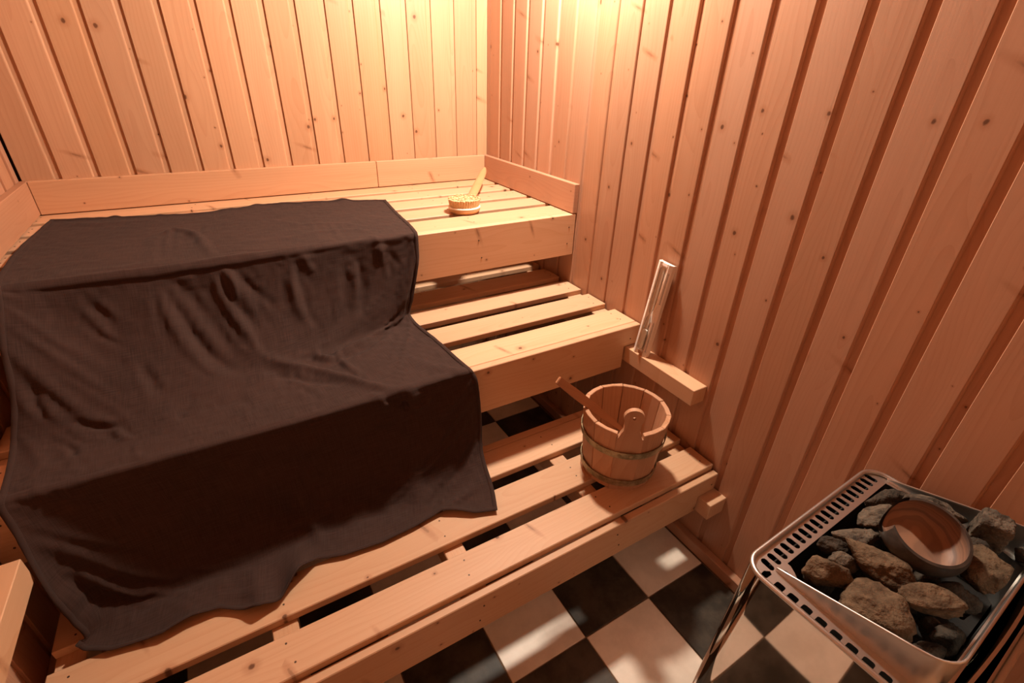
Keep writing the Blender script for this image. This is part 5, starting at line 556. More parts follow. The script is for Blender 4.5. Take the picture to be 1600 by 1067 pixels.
0,-1,6,-1,1,-7,0,-1,0,0,-1,2,0,0,1,0,0,-4,0,0,0,0,-1,4,0,0,-6,-1,-2,5,-1,0,-5,0,0,-1,0,-1,0,0,0,1,2,1,2,-1,0,2,1,-1,-4,-1,0,3,0,-1,-1,0,0,1,0,-1,1,0,0,1,0,0,1,0,-1,-2,1,0,-3,0,0,0,0,-1,0,0,0,-1,0,0,0,0,-1,-1,0,0,1,0,0,1,0,0,1,0,0,-2,0,-1,3,0,0,-1,0,0,0,0,0,-1,1,-1,0,0,0,2,-1,0,-2,0,0,2,-1,-1,1,-1,0,6,-3,1,-1,0,1,-6,0,1,6,7,6,-3,2,0,10,3,2,-12,2,1,-1,1,-1,2,-1,1,12,-1,0,-10,0,-1,-4,0,0,0,1,-1,2,0,0,0,-1,0,-2,1,-1,1,0,0,-2,0,0,1,0,0,-1,-1,0,6,0,0,-1,-1,0,-5,-1,1,8,-1,0,-1,-3,2,-5,0,0,0,0,1,0,0,0,-1,0,1,0,-1,0,7,
0,-1,6,-1,1,-6,0,-1,-2,0,0,2,-1,-1,3,1,0,-5,0,0,1,0,-1,4,-1,-1,-7,-1,-1,6,0,0,-5,0,0,-1,0,-1,0,0,0,2,0,0,2,1,1,1,0,-1,-4,0,0,2,0,-1,-1,0,0,1,0,-1,0,0,0,1,0,-1,1,0,0,-1,0,0,-2,0,-1,-1,1,0,0,0,0,0,0,-1,0,0,0,0,0,0,0,0,0,1,0,-1,0,0,0,-1,0,0,2,0,0,-1,0,0,0,0,-1,-1,0,0,1,0,0,1,0,0,-1,0,-1,0,-1,0,3,-2,0,1,-2,0,2,1,2,0,-2,0,-7,2,1,6,7,5,-1,1,0,6,4,2,-9,1,1,4,0,1,8,-2,0,-6,0,-1,-6,1,0,1,0,-1,-1,0,0,0,0,0,1,0,-1,-2,0,0,2,0,0,-1,-1,0,5,0,0,-3,-1,0,-3,-1,1,8,-1,0,-3,-1,2,-4,0,0,1,-1,0,-1,0,1,2,0,0,-1,-1,1,3,0,0,3,
0,-1,6,-1,1,-4,-1,-1,-3,1,0,1,-1,-1,4,1,0,-5,0,0,0,0,-1,5,-2,-1,-6,0,-1,5,0,0,-4,0,-1,-1,0,0,0,0,0,1,0,0,2,0,1,-2,0,-1,1,1,-1,-1,0,0,0,0,0,0,0,-1,0,0,0,1,0,-1,1,0,0,-1,0,-1,-1,0,0,-1,0,0,0,0,-1,0,1,0,0,0,0,0,0,0,0,0,-1,1,0,0,0,0,0,0,0,0,1,0,0,-2,0,-1,1,0,0,-1,0,0,1,0,0,0,0,-1,0,0,0,0,-1,0,3,-3,0,-3,0,0,6,-1,1,-3,0,1,3,-1,1,-6,3,0,4,6,4,4,1,-1,-1,4,4,0,0,1,0,0,1,0,-1,-1,-7,0,-1,-1,0,0,1,0,0,2,0,-1,-2,0,0,2,0,0,-3,0,0,6,0,0,-3,-1,0,-1,-1,1,6,-1,0,-4,-1,1,-2,0,0,1,0,1,-2,-1,0,3,0,1,-3,0,0,3,0,1,-2,-1,0,6,
0,0,6,-1,0,-2,-1,-1,-4,0,0,0,1,-1,5,0,0,-5,0,0,1,-1,-1,2,0,0,2,-1,-2,-1,0,0,-3,0,-1,-1,0,0,0,0,0,0,0,0,1,0,0,4,0,0,-3,0,-1,-2,1,0,0,0,0,0,0,-1,0,0,0,0,0,-1,1,0,0,0,0,-1,-1,0,0,0,0,0,0,0,-1,0,0,0,0,1,0,0,0,-1,-1,0,0,2,0,0,-1,0,0,0,0,-1,2,0,0,-2,0,0,0,0,0,0,0,0,1,0,-1,-1,0,0,0,-1,0,0,0,0,4,-3,0,-5,0,0,3,0,1,1,0,0,-2,-1,1,1,0,1,0,3,1,0,4,3,6,0,-1,-1,7,5,-6,-2,0,5,-1,0,-6,0,-1,0,0,0,2,0,0,-1,0,-1,0,0,0,-2,0,0,5,0,0,-2,-1,0,-1,0,1,7,-1,0,-4,-1,1,-3,0,0,1,0,0,-2,0,1,3,0,0,-3,-1,1,2,0,0,-3,0,1,3,-1,0,4,
0,0,6,-1,0,-2,-1,0,-3,0,-1,0,1,0,3,0,-1,-2,0,0,2,-1,-1,-1,0,-1,3,-1,-1,-3,0,0,-1,0,0,-1,0,-1,0,0,0,0,1,0,1,-1,0,3,1,0,-1,-1,-1,-3,0,0,0,0,0,0,1,-1,0,0,0,0,0,-1,0,0,0,0,0,0,0,0,-1,-1,0,0,0,0,-1,0,0,0,0,0,0,0,1,0,0,-1,-1,1,1,0,0,0,0,0,0,-1,2,0,0,-3,0,0,1,0,0,-1,0,0,2,0,-1,-1,0,0,-1,-1,0,0,0,0,4,-2,0,-4,0,1,0,-1,0,3,0,0,-3,0,0,3,0,1,-2,0,1,-1,3,3,3,1,1,10,6,3,-7,0,1,-2,0,0,-2,-1,-1,0,0,0,-2,0,0,1,0,-1,-1,0,0,3,0,0,-1,0,0,0,-1,1,6,0,0,-5,-1,0,-2,0,1,1,0,0,-2,0,0,3,0,1,-3,0,0,2,0,1,-2,-1,1,4,0,0,-3,-1,0,5,
0,0,6,-1,0,-1,-1,0,-4,0,-1,1,0,0,0,1,0,2,-1,-1,0,0,-1,-3,0,-1,5,-1,0,-5,0,-1,2,0,0,-2,0,0,0,0,-1,0,1,0,1,-2,0,3,2,0,1,-1,-1,-5,0,0,0,0,0,0,0,-1,0,0,0,0,1,-1,0,0,0,0,0,0,0,0,-1,0,0,0,0,0,-1,0,0,0,-1,0,0,0,0,-1,0,0,0,1,1,0,0,0,0,0,0,-1,1,0,0,-2,-1,0,1,0,0,0,0,0,1,1,-1,-1,0,0,-1,-1,0,0,0,0,4,-1,0,-4,0,0,0,-1,1,3,0,0,-3,0,1,0,0,0,1,0,1,0,0,1,1,2,2,2,1,1,9,4,4,-12,1,-1,2,-1,0,-3,1,0,0,0,0,1,0,-1,1,0,0,0,0,0,0,-1,1,5,-1,0,-7,0,0,2,0,0,0,0,1,-2,0,0,1,0,0,-1,0,1,3,0,0,-3,-1,1,5,0,1,0,0,0,-4,-1,0,5,
0,0,6,-1,0,-2,-1,0,-3,0,0,2,0,-1,-2,0,0,3,0,-1,-1,0,-1,-2,-1,-1,4,0,0,-4,0,-1,0,0,0,0,0,-1,0,0,0,0,0,0,0,-1,-1,3,1,0,2,0,0,-5,0,0,-1,0,0,0,0,-1,0,0,0,0,0,-1,0,1,0,0,0,0,0,0,-1,0,0,0,0,0,-1,0,0,0,0,0,0,0,0,-1,0,0,0,1,1,0,-1,0,0,0,0,-1,2,0,0,-2,-1,0,1,0,0,-1,0,0,1,0,-1,-1,0,0,0,0,0,1,0,0,1,-1,0,-2,0,0,0,0,1,2,-1,0,-3,1,1,0,0,0,1,0,1,0,0,0,0,0,1,0,3,3,3,0,0,5,3,3,-8,0,0,1,0,0,-1,0,-1,0,0,0,1,0,0,0,0,0,5,-1,1,-6,0,0,2,0,0,-1,0,0,-1,0,0,0,0,0,0,1,1,1,0,1,-1,-1,0,3,0,2,-2,-1,0,-1,0,0,1,-1,0,5,
0,0,6,-2,0,-3,0,0,-3,0,0,3,0,-1,-2,0,-1,2,0,0,-3,0,-1,2,-1,-1,2,0,0,-3,0,-1,-1,0,0,1,0,-1,-1,0,0,0,0,0,0,-1,-1,4,2,0,1,-1,0,-5,0,0,0,0,0,0,0,-1,0,0,0,0,0,-1,0,0,0,0,1,-1,0,0,0,0,0,0,0,0,-1,0,0,0,0,0,0,0,0,-1,-1,0,0,1,0,0,0,0,-1,0,1,0,1,0,0,-2,-1,0,1,0,0,0,0,-1,1,0,0,-1,0,0,-1,0,0,2,0,0,-1,0,0,0,0,0,0,-1,1,1,0,0,-2,0,1,0,0,0,0,0,1,0,0,0,0,0,1,1,0,1,0,3,2,4,1,0,2,1,2,-6,1,1,0,0,-1,0,0,0,-1,-1,0,5,0,1,-5,-1,0,5,0,0,-3,0,0,-2,0,0,0,1,0,1,0,0,0,1,1,1,0,1,0,0,1,0,-2,1,4,0,0,-2,0,0,-4,-1,0,7,
0,0,6,-1,0,-6,-1,0,3,0,-1,-2,0,0,1,0,-1,0,0,0,-3,-1,-1,3,0,-1,-2,0,0,2,0,-1,-3,0,0,1,0,-1,-1,0,0,0,0,-1,0,-1,0,3,2,0,2,-1,0,-4,0,0,-1,0,-1,0,0,0,0,0,0,0,0,-1,0,0,0,0,0,-1,0,0,0,0,1,0,1,0,-1,-1,0,0,0,0,-1,0,0,0,0,0,0,0,0,0,0,0,-1,0,0,0,1,0,0,-1,0,-1,1,0,0,0,0,0,0,0,0,0,0,0,-1,0,0,0,0,0,1,0,0,-1,0,0,0,0,0,2,0,1,-2,0,1,0,0,0,0,0,1,0,0,0,0,0,1,1,0,1,0,1,1,1,3,2,4,-1,-1,1,1,2,-7,0,0,0,0,0,2,0,0,-2,-1,1,5,0,0,-3,0,0,-3,0,0,0,0,0,1,0,0,0,1,0,0,1,0,3,0,1,-3,-3,3,6,0,0,-5,0,0,-1,0,0,2,0,0,5,
0,0,6,-1,0,-7,-1,0,4,0,-1,-2,-1,0,1,0,-1,-1,0,0,-2,0,-1,3,0,-1,-3,-1,-1,3,0,0,-3,0,-1,1,1,0,-1,0,0,0,0,-1,0,-1,0,2,2,0,1,-1,0,-1,0,0,-2,0,-1,0,0,0,0,0,-1,0,0,0,0,0,-1,0,0,0,0,0,0,0,0,-1,0,1,0,0,0,-1,0,0,0,0,0,0,0,0,0,0,0,-1,0,0,0,0,0,0,0,0,-1,0,0,0,0,0,0,1,0,0,0,0,0,0,0,0,-2,0,0,0,0,0,1,0,0,-1,0,0,1,0,0,1,0,1,-1,0,0,0,0,1,0,0,0,0,1,1,0,0,1,0,0,0,0,0,1,0,1,1,1,1,1,6,0,0,-4,0,1,-3,0,1,1,0,1,3,0,0,-1,0,0,-2,0,0,-2,0,0,0,0,0,0,0,0,0,0,0,2,1,0,-1,-2,2,5,0,1,0,-1,1,-6,1,0,3,0,0,2,0,0,3,
0,0,6,-1,0,-6,0,0,1,0,0,-2,-2,-2,4,0,-1,-3,0,0,0,0,0,-1,0,-1,3,-1,-1,-1,0,0,-2,0,-1,0,0,-1,0,0,0,0,1,0,0,0,0,0,0,0,0,0,0,4,0,-1,-3,0,0,0,0,-1,0,0,0,0,0,-1,0,0,0,0,0,-1,0,0,0,-1,0,0,0,0,-1,0,1,0,0,0,0,0,0,-1,0,0,0,0,0,0,0,0,0,0,0,-1,0,0,0,0,0,0,0,0,0,0,0,0,0,0,-1,0,0,0,0,0,0,0,0,0,0,0,1,0,0,0,0,1,0,0,0,1,1,0,0,0,0,1,0,0,0,0,0,1,0,0,0,0,0,1,0,0,2,4,0,-1,-2,1,1,-2,1,1,-1,0,1,1,0,0,0,0,1,3,-1,2,-1,0,-1,-2,1,0,0,0,0,0,0,0,0,0,0,0,0,-1,0,0,0,1,0,3,3,-1,1,-3,-1,1,4,1,0,-4,0,0,2,0,0,3,
0,0,6,0,-1,-1,0,1,0,-1,0,-2,0,-2,2,-1,1,-3,-1,-3,1,0,0,-1,0,-1,0,-1,-1,-1,0,0,-1,0,-1,1,0,1,-1,0,0,0,0,0,0,0,0,0,1,0,0,0,0,0,0,-1,0,0,0,-1,0,0,1,0,-1,0,0,0,-1,0,-1,0,0,0,0,0,0,-1,0,-1,0,0,0,0,0,0,-1,0,-1,0,1,0,0,0,0,0,0,0,-1,0,-1,0,0,0,-1,0,0,0,0,0,0,0,0,0,0,0,0,0,0,-1,0,0,0,0,0,0,1,0,1,0,1,0,0,0,0,0,1,0,0,0,0,0,1,1,0,0,0,0,1,1,0,0,0,0,0,1,0,0,0,1,0,1,0,0,2,0,2,-2,0,0,0,0,0,1,0,-1,2,0,2,1,0,1,1,1,2,-3,0,1,0,0,0,0,0,0,0,0,0,0,0,0,1,0,-1,2,-2,-1,-1,0,1,2,0,1,3,0,0,0,1,0,-1,0,1,-1,
0,-4,5,-1,4,-5,-1,5,-5,0,-3,0,0,2,-3,-1,-3,1,0,5,-3,-1,-4,-1,0,1,-1,0,2,-2,0,2,-1,0,1,-1,0,-1,-1,0,0,0,0,0,0,1,0,0,0,0,0,0,-2,0,-1,2,-1,0,0,-1,0,0,0,0,1,-1,1,-1,0,0,0,-1,0,0,-1,0,0,0,0,0,0,0,1,0,0,0,0,0,-1,0,1,0,-1,0,0,0,0,0,0,0,1,-1,0,0,0,0,1,0,0,0,0,0,-1,0,0,1,0,1,0,0,0,0,1,0,0,0,0,1,0,0,-2,-1,0,2,1,0,0,0,0,0,0,0,0,0,1,0,0,0,-1,1,0,1,0,0,0,1,0,-2,0,0,-6,1,0,-4,0,-1,11,-1,1,2,0,0,-2,0,2,-1,2,-2,-9,2,0,-2,2,1,7,0,0,3,0,0,1,1,0,0,0,0,-1,1,0,0,1,0,-2,2,-1,-2,3,0,1,0,0,-6,3,0,-2,2,0,0,2,0,-1,3,
0,-5,3,-1,6,-5,-1,5,-4,-1,6,-4,0,3,-3,0,-1,0,-1,-1,-2,0,-1,-1,-1,3,-2,1,1,-1,0,0,-1,0,0,-1,0,1,-1,0,-1,0,0,-1,0,0,1,-1,1,2,0,0,-1,-1,-1,-4,0,0,3,-1,0,0,0,0,2,-1,0,0,0,1,0,0,0,0,-1,0,-1,0,0,1,0,0,0,0,0,0,0,0,0,0,0,0,0,1,0,-1,0,-1,0,0,1,-1,0,0,0,0,-1,0,0,1,0,0,0,0,1,0,0,0,0,1,0,-2,0,0,-1,0,0,0,0,0,-1,1,0,1,0,0,2,0,0,0,0,0,0,0,1,1,1,0,0,0,0,1,0,0,-1,0,0,-2,0,0,-4,0,1,-8,0,-2,11,1,0,3,0,0,-4,-1,1,-3,1,1,-10,2,0,1,2,0,8,2,0,4,1,0,1,1,1,-1,1,0,-2,1,-1,1,1,0,-3,2,0,0,2,0,-3,2,0,-1,3,0,1,2,0,-5,3,-1,-7,4,
0,-5,3,-2,7,-7,-1,5,-4,0,5,-4,-1,4,-3,0,2,-1,0,3,-2,0,-2,-2,-1,-4,-1,1,3,-1,0,2,-1,0,1,0,0,0,-1,0,1,-1,0,1,0,0,-1,-1,0,-1,0,0,3,-1,0,-2,-1,0,-1,0,0,2,-1,0,-1,0,0,0,0,1,0,0,0,0,-1,0,0,0,0,0,0,0,0,0,0,0,0,0,0,-1,1,0,0,-1,-1,0,1,1,-1,0,0,0,0,0,0,0,0,0,0,0,0,0,0,0,1,0,0,0,0,0,0,-1,0,0,-2,0,0,2,1,0,2,0,0,1,0,0,-1,1,0,0,0,1,0,0,0,0,0,0,0,0,0,-2,0,0,0,0,0,1,1,0,1,-1,1,-5,0,-2,4,1,0,-2,2,1,-4,1,-1,2,0,4,-2,-1,-2,-2,-1,0,6,4,1,1,2,0,-2,2,0,-1,1,0,2,1,0,-3,2,0,0,1,0,0,1,0,-2,2,0,-2,2,-1,-7,4,-1,-8,5,0,-4,3,
1,-5,3,-2,4,-6,-2,6,-5,-1,3,-3,0,4,-3,0,4,-3,-1,3,-2,0,4,-2,0,2,-1,0,-3,-1,0,0,-1,0,1,0,1,0,-1,0,1,0,0,1,-1,0,1,-1,0,0,0,0,-3,-1,0,3,-1,0,1,0,0,0,-1,0,-1,0,0,-1,0,1,-1,0,0,0,0,0,0,0,0,0,-1,0,0,0,0,0,0,0,0,-1,0,0,0,1,0,0,0,0,-1,0,0,0,0,0,0,0,0,0,0,0,0,0,0,0,1,1,0,0,0,0,0,1,0,0,2,0,0,0,0,0,-2,1,0,-1,0,0,0,1,1,0,0,0,1,0,0,0,0,0,0,0,0,1,0,0,0,0,0,0,1,0,0,0,1,1,0,-2,-5,2,0,-4,1,2,-5,2,-6,13,-2,7,-9,1,0,9,-1,1,-4,2,0,-6,3,0,3,1,0,4,1,-1,-5,2,1,0,1,0,-2,1,0,-3,2,-1,-6,3,-1,-8,4,-1,-6,4,0,0,2,0,0,2,
2,-5,3,-2,3,-5,-2,3,-5,-1,4,-4,-1,4,-3,-1,3,-2,0,4,-3,0,3,-1,0,3,-2,0,2,-1,0,0,-1,0,-1,0,0,0,-1,0,1,-1,0,1,0,1,1,-1,0,1,-1,0,-1,-1,0,-1,0,0,0,0,0,1,-1,0,0,0,0,-1,0,0,0,0,1,0,-1,0,-1,0,0,0,0,0,0,0,0,1,-1,0,0,0,1,-1,0,0,0,-1,0,0,0,0,0,0,0,0,0,0,0,0,0,0,0,0,1,0,1,0,0,0,1,0,0,0,0,0,0,0,0,-1,0,0,0,1,0,1,0,1,0,0,0,0,0,0,0,0,0,1,1,0,0,0,0,1,0,0,0,0,0,0,0,1,1,0,-1,-2,1,-1,-7,2,0,1,1,1,-7,1,-4,13,1,3,-10,-2,3,-2,2,0,-1,1,1,5,2,0,5,1,0,-4,2,0,-2,1,0,-2,1,0,-4,2,-1,-7,3,-1,-7,4,-1,-4,2,0,2,2,0,0,2,0,-2,2,
3,-4,3,-4,2,-5,0,0,-4,-2,3,-4,-1,3,-3,-1,4,-3,0,4,-2,0,3,-2,0,3,-2,0,2,-1,0,2,-1,0,1,-1,0,0,0,0,0,-1,0,1,-1,0,1,0,0,1,-1,1,0,-1,0,1,0,0,-1,-1,0,-1,0,0,0,0,0,0,0,0,0,-1,0,0,0,1,-1,0,0,0,0,0,0,-1,0,0,0,0,0,0,0,0,-1,1,0,0,0,0,0,0,0,0,0,0,0,0,0,0,0,0,0,1,0,0,0,1,0,0,0,0,0,0,0,0,0,0,0,1,0,0,0,0,1,0,1,0,0,0,0,0,0,0,0,0,0,1,0,0,1,1,0,0,0,0,1,0,1,0,0,0,-2,0,-1,-6,2,0,0,1,0,0,1,0,-4,1,0,3,1,1,4,0,1,-1,2,0,-2,0,0,3,1,1,-5,2,0,-2,1,0,-3,1,0,-5,2,-1,-7,3,-1,-6,4,0,-3,2,0,3,1,0,0,2,-1,-5,3,0,3,1,
3,-4,3,-2,1,-4,-3,1,-5,0,-2,-2,-2,4,-4,-1,3,-3,0,4,-2,-1,4,-3,0,4,-1,0,2,-2,0,2,-1,0,2,-1,1,1,0,0,0,-1,0,1,-1,0,1,0,0,0,-1,0,1,-1,0,0,0,1,1,-1,0,0,0,0,-1,0,0,0,-1,0,-1,0,0,0,0,1,0,0,0,0,0,0,0,-1,0,0,0,0,0,0,0,-1,-1,1,0,0,0,0,0,0,0,0,0,0,0,0,0,-1,0,0,0,1,1,0,0,0,0,0,0,1,0,1,0,0,0,0,0,1,0,1,-1,0,0,0,1,0,0,0,0,1,0,0,0,0,0,1,0,0,1,0,0,1,1,1,0,0,-1,-4,0,1,-2,1,0,1,1,0,-1,1,0,-1,1,0,-2,1,0,-1,1,0,1,1,1,1,1,0,-2,1,0,-3,1,1,-2,1,0,-4,2,-1,-5,2,0,-7,3,-1,-5,2,0,0,2,0,3,2,0,-2,2,0,-6,3,-1,4,1,0,2,1,
4,-3,3,-2,-2,-2,-2,0,-5,-2,-1,-4,-1,-1,-2,-2,5,-4,0,3,-2,-1,4,-3,0,4,-2,0,4,-1,0,3,-2,0,2,0,0,2,-1,0,1,-1,1,0,-1,0,1,0,0,1,-1,0,0,-1,0,0,0,0,1,-1,0,0,0,1,0,0,0,0,-1,0,-1,0,0,0,0,0,0,0,0,0,-1,1,0,0,0,0,0,0,0,0,0,-1,-1,1,0,0,0,0,0,0,0,0,0,0,-1,0,0,0,0,0,0,1,1,0,0,0,0,0,0,1,0,1,0,0,0,0,1,0,0,0,0,0,0,0,0,0,0,1,0,1,0,0,0,0,1,1,0,0,1,0,0,0,1,0,1,0,0,-1,0,0,-1,1,0,-2,1,1,-2,1,0,-2,1,0,-1,1,0,-2,1,0,-1,1,0,-2,1,1,-2,2,0,-3,1,0,-4,2,-1,-5,2,0,-5,2,0,-2,2,0,1,1,0,1,2,0,-5,3,-1,-5,3,-1,4,1,0,3,1,0,2,1,
4,-3,3,-5,1,-4,3,-9,-1,-4,4,-6,0,-4,-2,-1,0,-2,-2,7,-4,-1,3,-2,0,4,-2,0,4,-1,0,5,-2,0,3,-1,0,2,-1,0,1,-1,0,1,-1,0,1,0,1,1,-1,0,0,-1,0,1,0,0,0,-1,0,0,0,0,0,0,1,0,-1,0,0,0,0,0,0,0,0,0,0,0,-1,1,-1,0,0,0,0,0,0,0,0,0,-1,0,0,0,1,0,0,0,0,-1,0,0,0,0,0,0,1,0,0,0,0,0,0,0,0,0,1,1,0,0,0,1,1,0,0,0,0,0,0,0,0,0,0,0,0,1,1,0,0,0,0,0,0,0,0,0,0,1,0,0,0,1,-1,1,0,0,0,0,-2,1,0,-1,1,0,-1,0,0,-1,1,1,-2,1,0,-2,1,0,-2,2,0,-2,1,0,-4,2,0,-4,2,-1,-4,2,0,-4,1,1,0,2,0,1,1,0,-1,2,-1,-7,3,-1,-4,2,0,6,2,0,2,1,-1,-1,2,0,5,0,
5,-3,2,-8,3,-4,4,-10,0,1,-6,-2,-5,4,-6,0,-3,-1,-1,1,-2,-2,8,-4,0,4,-2,0,4,-2,0,4,-1,0,4,-2,0,3,-1,0,2,-1,0,1,-1,0,1,0,0,1,-1,0,1,-1,1,0,0,0,1,-1,0,0,0,0,0,0,0,0,-1,1,0,0,0,0,0,0,0,0,0,0,-1,0,0,0,1,0,0,0,0,0,0,0,-1,0,-1,0,1,0,0,0,0,-1,0,0,0,0,0,0,1,0,0,0,0,0,0,1,1,1,0,0,0,0,0,0,1,0,0,0,0,0,0,0,1,0,1,0,0,0,0,0,0,0,0,0,0,-1,1,1,0,0,0,0,0,0,-1,1,0,-1,1,0,-1,0,1,-1,1,0,-2,1,0,-2,1,0,-2,1,0,-2,1,0,-3,2,0,-3,1,0,-4,2,0,-3,2,0,-2,1,0,0,2,0,0,1,0,-4,2,-1,-7,3,0,-1,2,-1,6,2,0,0,1,0,-2,2,-1,5,1,0,4,0,
5,-2,2,-9,2,-5,2,-6,0,5,-16,1,-3,2,-5,-3,5,-4,0,-3,-1,-1,2,-3,-2,8,-3,0,5,-2,0,4,-2,0,4,-1,0,3,-1,0,3,-1,0,2,-1,0,1,-1,0,1,-1,0,1,0,0,1,-1,1,0,0,0,1,-1,0,0,0,0,0,-1,0,0,0,1,1,0,0,0,0,0,0,-1,0,-1,0,0,0,0,1,0,0,0,0,-1,0,0,0,0,-1,0,1,0,-1,0,0,0,0,0,0,1,0,0,0,1,1,1,0,0,0,0,0,0,0,0,0,1,0,1,0,0,0,0,1,0,0,0,0,0,0,0,-1,0,0,0,1,1,0,0,0,-1,0,0,-1,1,0,-1,0,1,-1,1,0,-1,1,0,-1,1,0,-2,0,0,-2,1,0,-3,2,0,-2,1,0,-4,2,0,-3,1,0,-2,2,1,-1,1,0,-1,2,0,-1,1,-1,-5,3,0,-6,2,0,0,2,-1,6,1,0,-2,2,-1,-3,2,0,7,1,-1,3,1,0,3,1,
5,-2,2,-10,1,-5,2,-3,-1,4,-17,1,1,-8,-1,-4,7,-5,-2,5,-4,0,-3,-1,-1,4,-2,-1,8,-3,-1,5,-2,1,4,-1,0,3,-2,0,3,-1,0,2,-1,0,2,-1,0,1,0,0,1,-1,0,1,-1,0,1,0,1,0,-1,0,1,0,0,0,0,0,1,-1,0,0,0,1,0,0,0,0,-1,0,0,0,0,0,0,0,0,0,1,-1,-1,0,0,0,0,0,0,0,-1,0,1,0,-1,0,0,0,1,1,1,1,0,0,0,0,0,0,0,0,0,0,0,1,0,0,0,1,1,0,-1,0,0,0,0,0,0,0,1,0,1,0,-1,0,0,0,0,0,-1,1,1,-1,0,0,-1,1,0,-1,1,0,-2,0,0,-1,1,0,-2,1,1,-3,1,0,-2,2,0,-3,1,0,-2,2,0,-2,1,0,-1,1,0,-1,2,0,-3,2,0,-5,2,-1,-5,3,0,2,1,0,5,1,-1,-4,2,0,-3,3,-1,6,0,0,3,2,-1,3,0,0,3,1,
5,-2,2,-11,2,-5,3,-7,0,4,-10,0,1,-15,-1,-2,2,-3,-4,7,-4,-1,5,-3,0,-2,-1,0,4,-2,-1,7,-3,-1,5,-2,0,4,-1,0,3,-1,1,2,-1,0,2,-1,0,2,-1,0,1,-1,0,1,0,0,1,-1,0,1,0,1,1,-1,0,0,0,0,1,-1,0,0,0,0,0,0,0,0,-1,1,0,0,0,0,0,0,0,0,0,0,-1,0,-1,0,1,0,0,0,0,0,1,0,-1,0,-2,0,2,2,1,0,0,0,0,1,0,1,0,0,0,0,0,0,0,1,0,0,0,0,-1,0,1,0,0,0,0,1,0,-1,0,0,0,0,0,-1,1,1,-1,0,0,-1,1,0,-1,1,0,-1,0,0,-2,1,1,-1,1,0,-2,1,0,-3,1,0,-2,1,0,-2,2,0,-2,1,0,-1,1,0,-2,2,0,-3,2,0,-5,3,0,-4,2,-1,4,1,0,3,1,0,-5,3,-1,-3,2,0,7,1,-1,3,1,0,-1,1,-1,5,1,0,2,0,
5,-2,1,-10,3,-4,5,-13,2,0,-4,-3,1,-14,0,-1,-8,-1,-3,6,-4,-2,8,-4,-1,5,-2,0,-1,-1,0,3,-2,0,7,-2,-1,5,-2,0,3,-2,1,3,-1,0,2,-1,0,2,-1,0,1,0,0,2,-1,0,1,-1,0,1,0,0,0,-1,0,1,0,1,1,-1,0,0,0,0,0,0,0,1,-1,0,0,0,1,0,0,0,0,0,0,0,-1,0,-1,0,0,0,0,1,-1,0,1,0,-1,0,0,0,2,1,1,1,0,0,0,1,0,0,0,0,0,0,0,0,0,1,1,-1,0,0,0,0,0,0,0,0,-1,1,0,0,0,1,-1,1,0,-1,0,0,0,1,0,-1,0,0,-2,1,0,-1,1,1,-1,0,0,-2,1,0,-2,1,0,-2,1,0,-2,1,1,-2,2,0,-2,1,0,-2,2,0,-3,2,-1,-5,3,0,-1,1,0,3,1,0,2,2,-1,-6,3,0,-2,2,-1,6,0,0,4,2,0,-1,1,-1,2,1,-1,2,1,0,3,0,
6,-2,1,-7,1,-3,1,-8,2,2,-15,-2,-1,-3,-2,-1,-13,-1,-2,-2,-2,-2,9,-4,-1,6,-3,-1,6,-3,0,0,-1,0,2,-1,0,6,-2,0,4,-1,-1,4,-2,0,2,-1,1,2,-1,0,2,-1,0,2,-1,0,1,0,0,1,-1,0,1,0,0,1,-1,0,1,0,1,0,-1,0,1,0,0,0,0,0,1,-1,0,0,0,0,0,0,1,0,0,0,0,-1,0,-1,0,0,-1,0,2,-1,0,0,1,-1,2,1,1,1,0,0,0,1,0,0,0,0,1,0,1,0,0,0,0,0,0,0,-1,0,0,0,1,0,-1,0,1,0,0,0,-1,1,0,-1,0,0,-1,1,0,-1,1,0,-1,0,1,-1,1,0,-2,1,0,-1,1,0,-2,1,1,-2,1,0,-3,1,0,-1,2,0,-3,1,0,-3,3,0,-3,2,0,0,1,0,4,1,-1,-2,2,0,-6,3,-1,0,2,0,6,0,-1,3,1,0,-2,2,-1,2,2,0,1,1,0,0,1,-1,6,-1,
6,-2,1,-2,-1,-2,-3,-4,0,7,-28,4,-7,4,-7,-1,-5,-1,-2,-11,-1,-1,4,-3,-2,8,-4,-1,6,-2,-1,6,-3,1,1,0,0,2,-1,0,4,-2,0,3,-2,-1,3,-1,0,3,-1,0,2,-1,1,2,-1,0,2,0,0,1,-1,0,1,-1,0,1,0,0,1,-1,0,0,0,1,1,-1,0,1,0,0,1,0,0,0,-1,0,1,0,0,0,0,0,0,0,1,-1,0,0,-1,-1,1,-3,1,1,0,-1,3,4,0,0,1,0,1,0,1,0,1,0,0,-1,0,0,0,0,0,0,0,0,-1,1,1,0,0,0,-1,0,0,-1,1,0,-1,0,0,0,1,0,-1,0,1,-1,1,0,-1,1,0,-1,1,0,-1,0,0,-2,1,0,-2,1,1,-3,1,0,-2,2,0,-2,2,0,-3,2,0,-3,2,0,3,1,0,2,0,0,-4,3,-1,-5,4,0,1,1,-1,7,0,0,1,1,0,-3,3,-1,2,1,0,1,2,-1,-2,2,-1,8,-1,0,2,0,
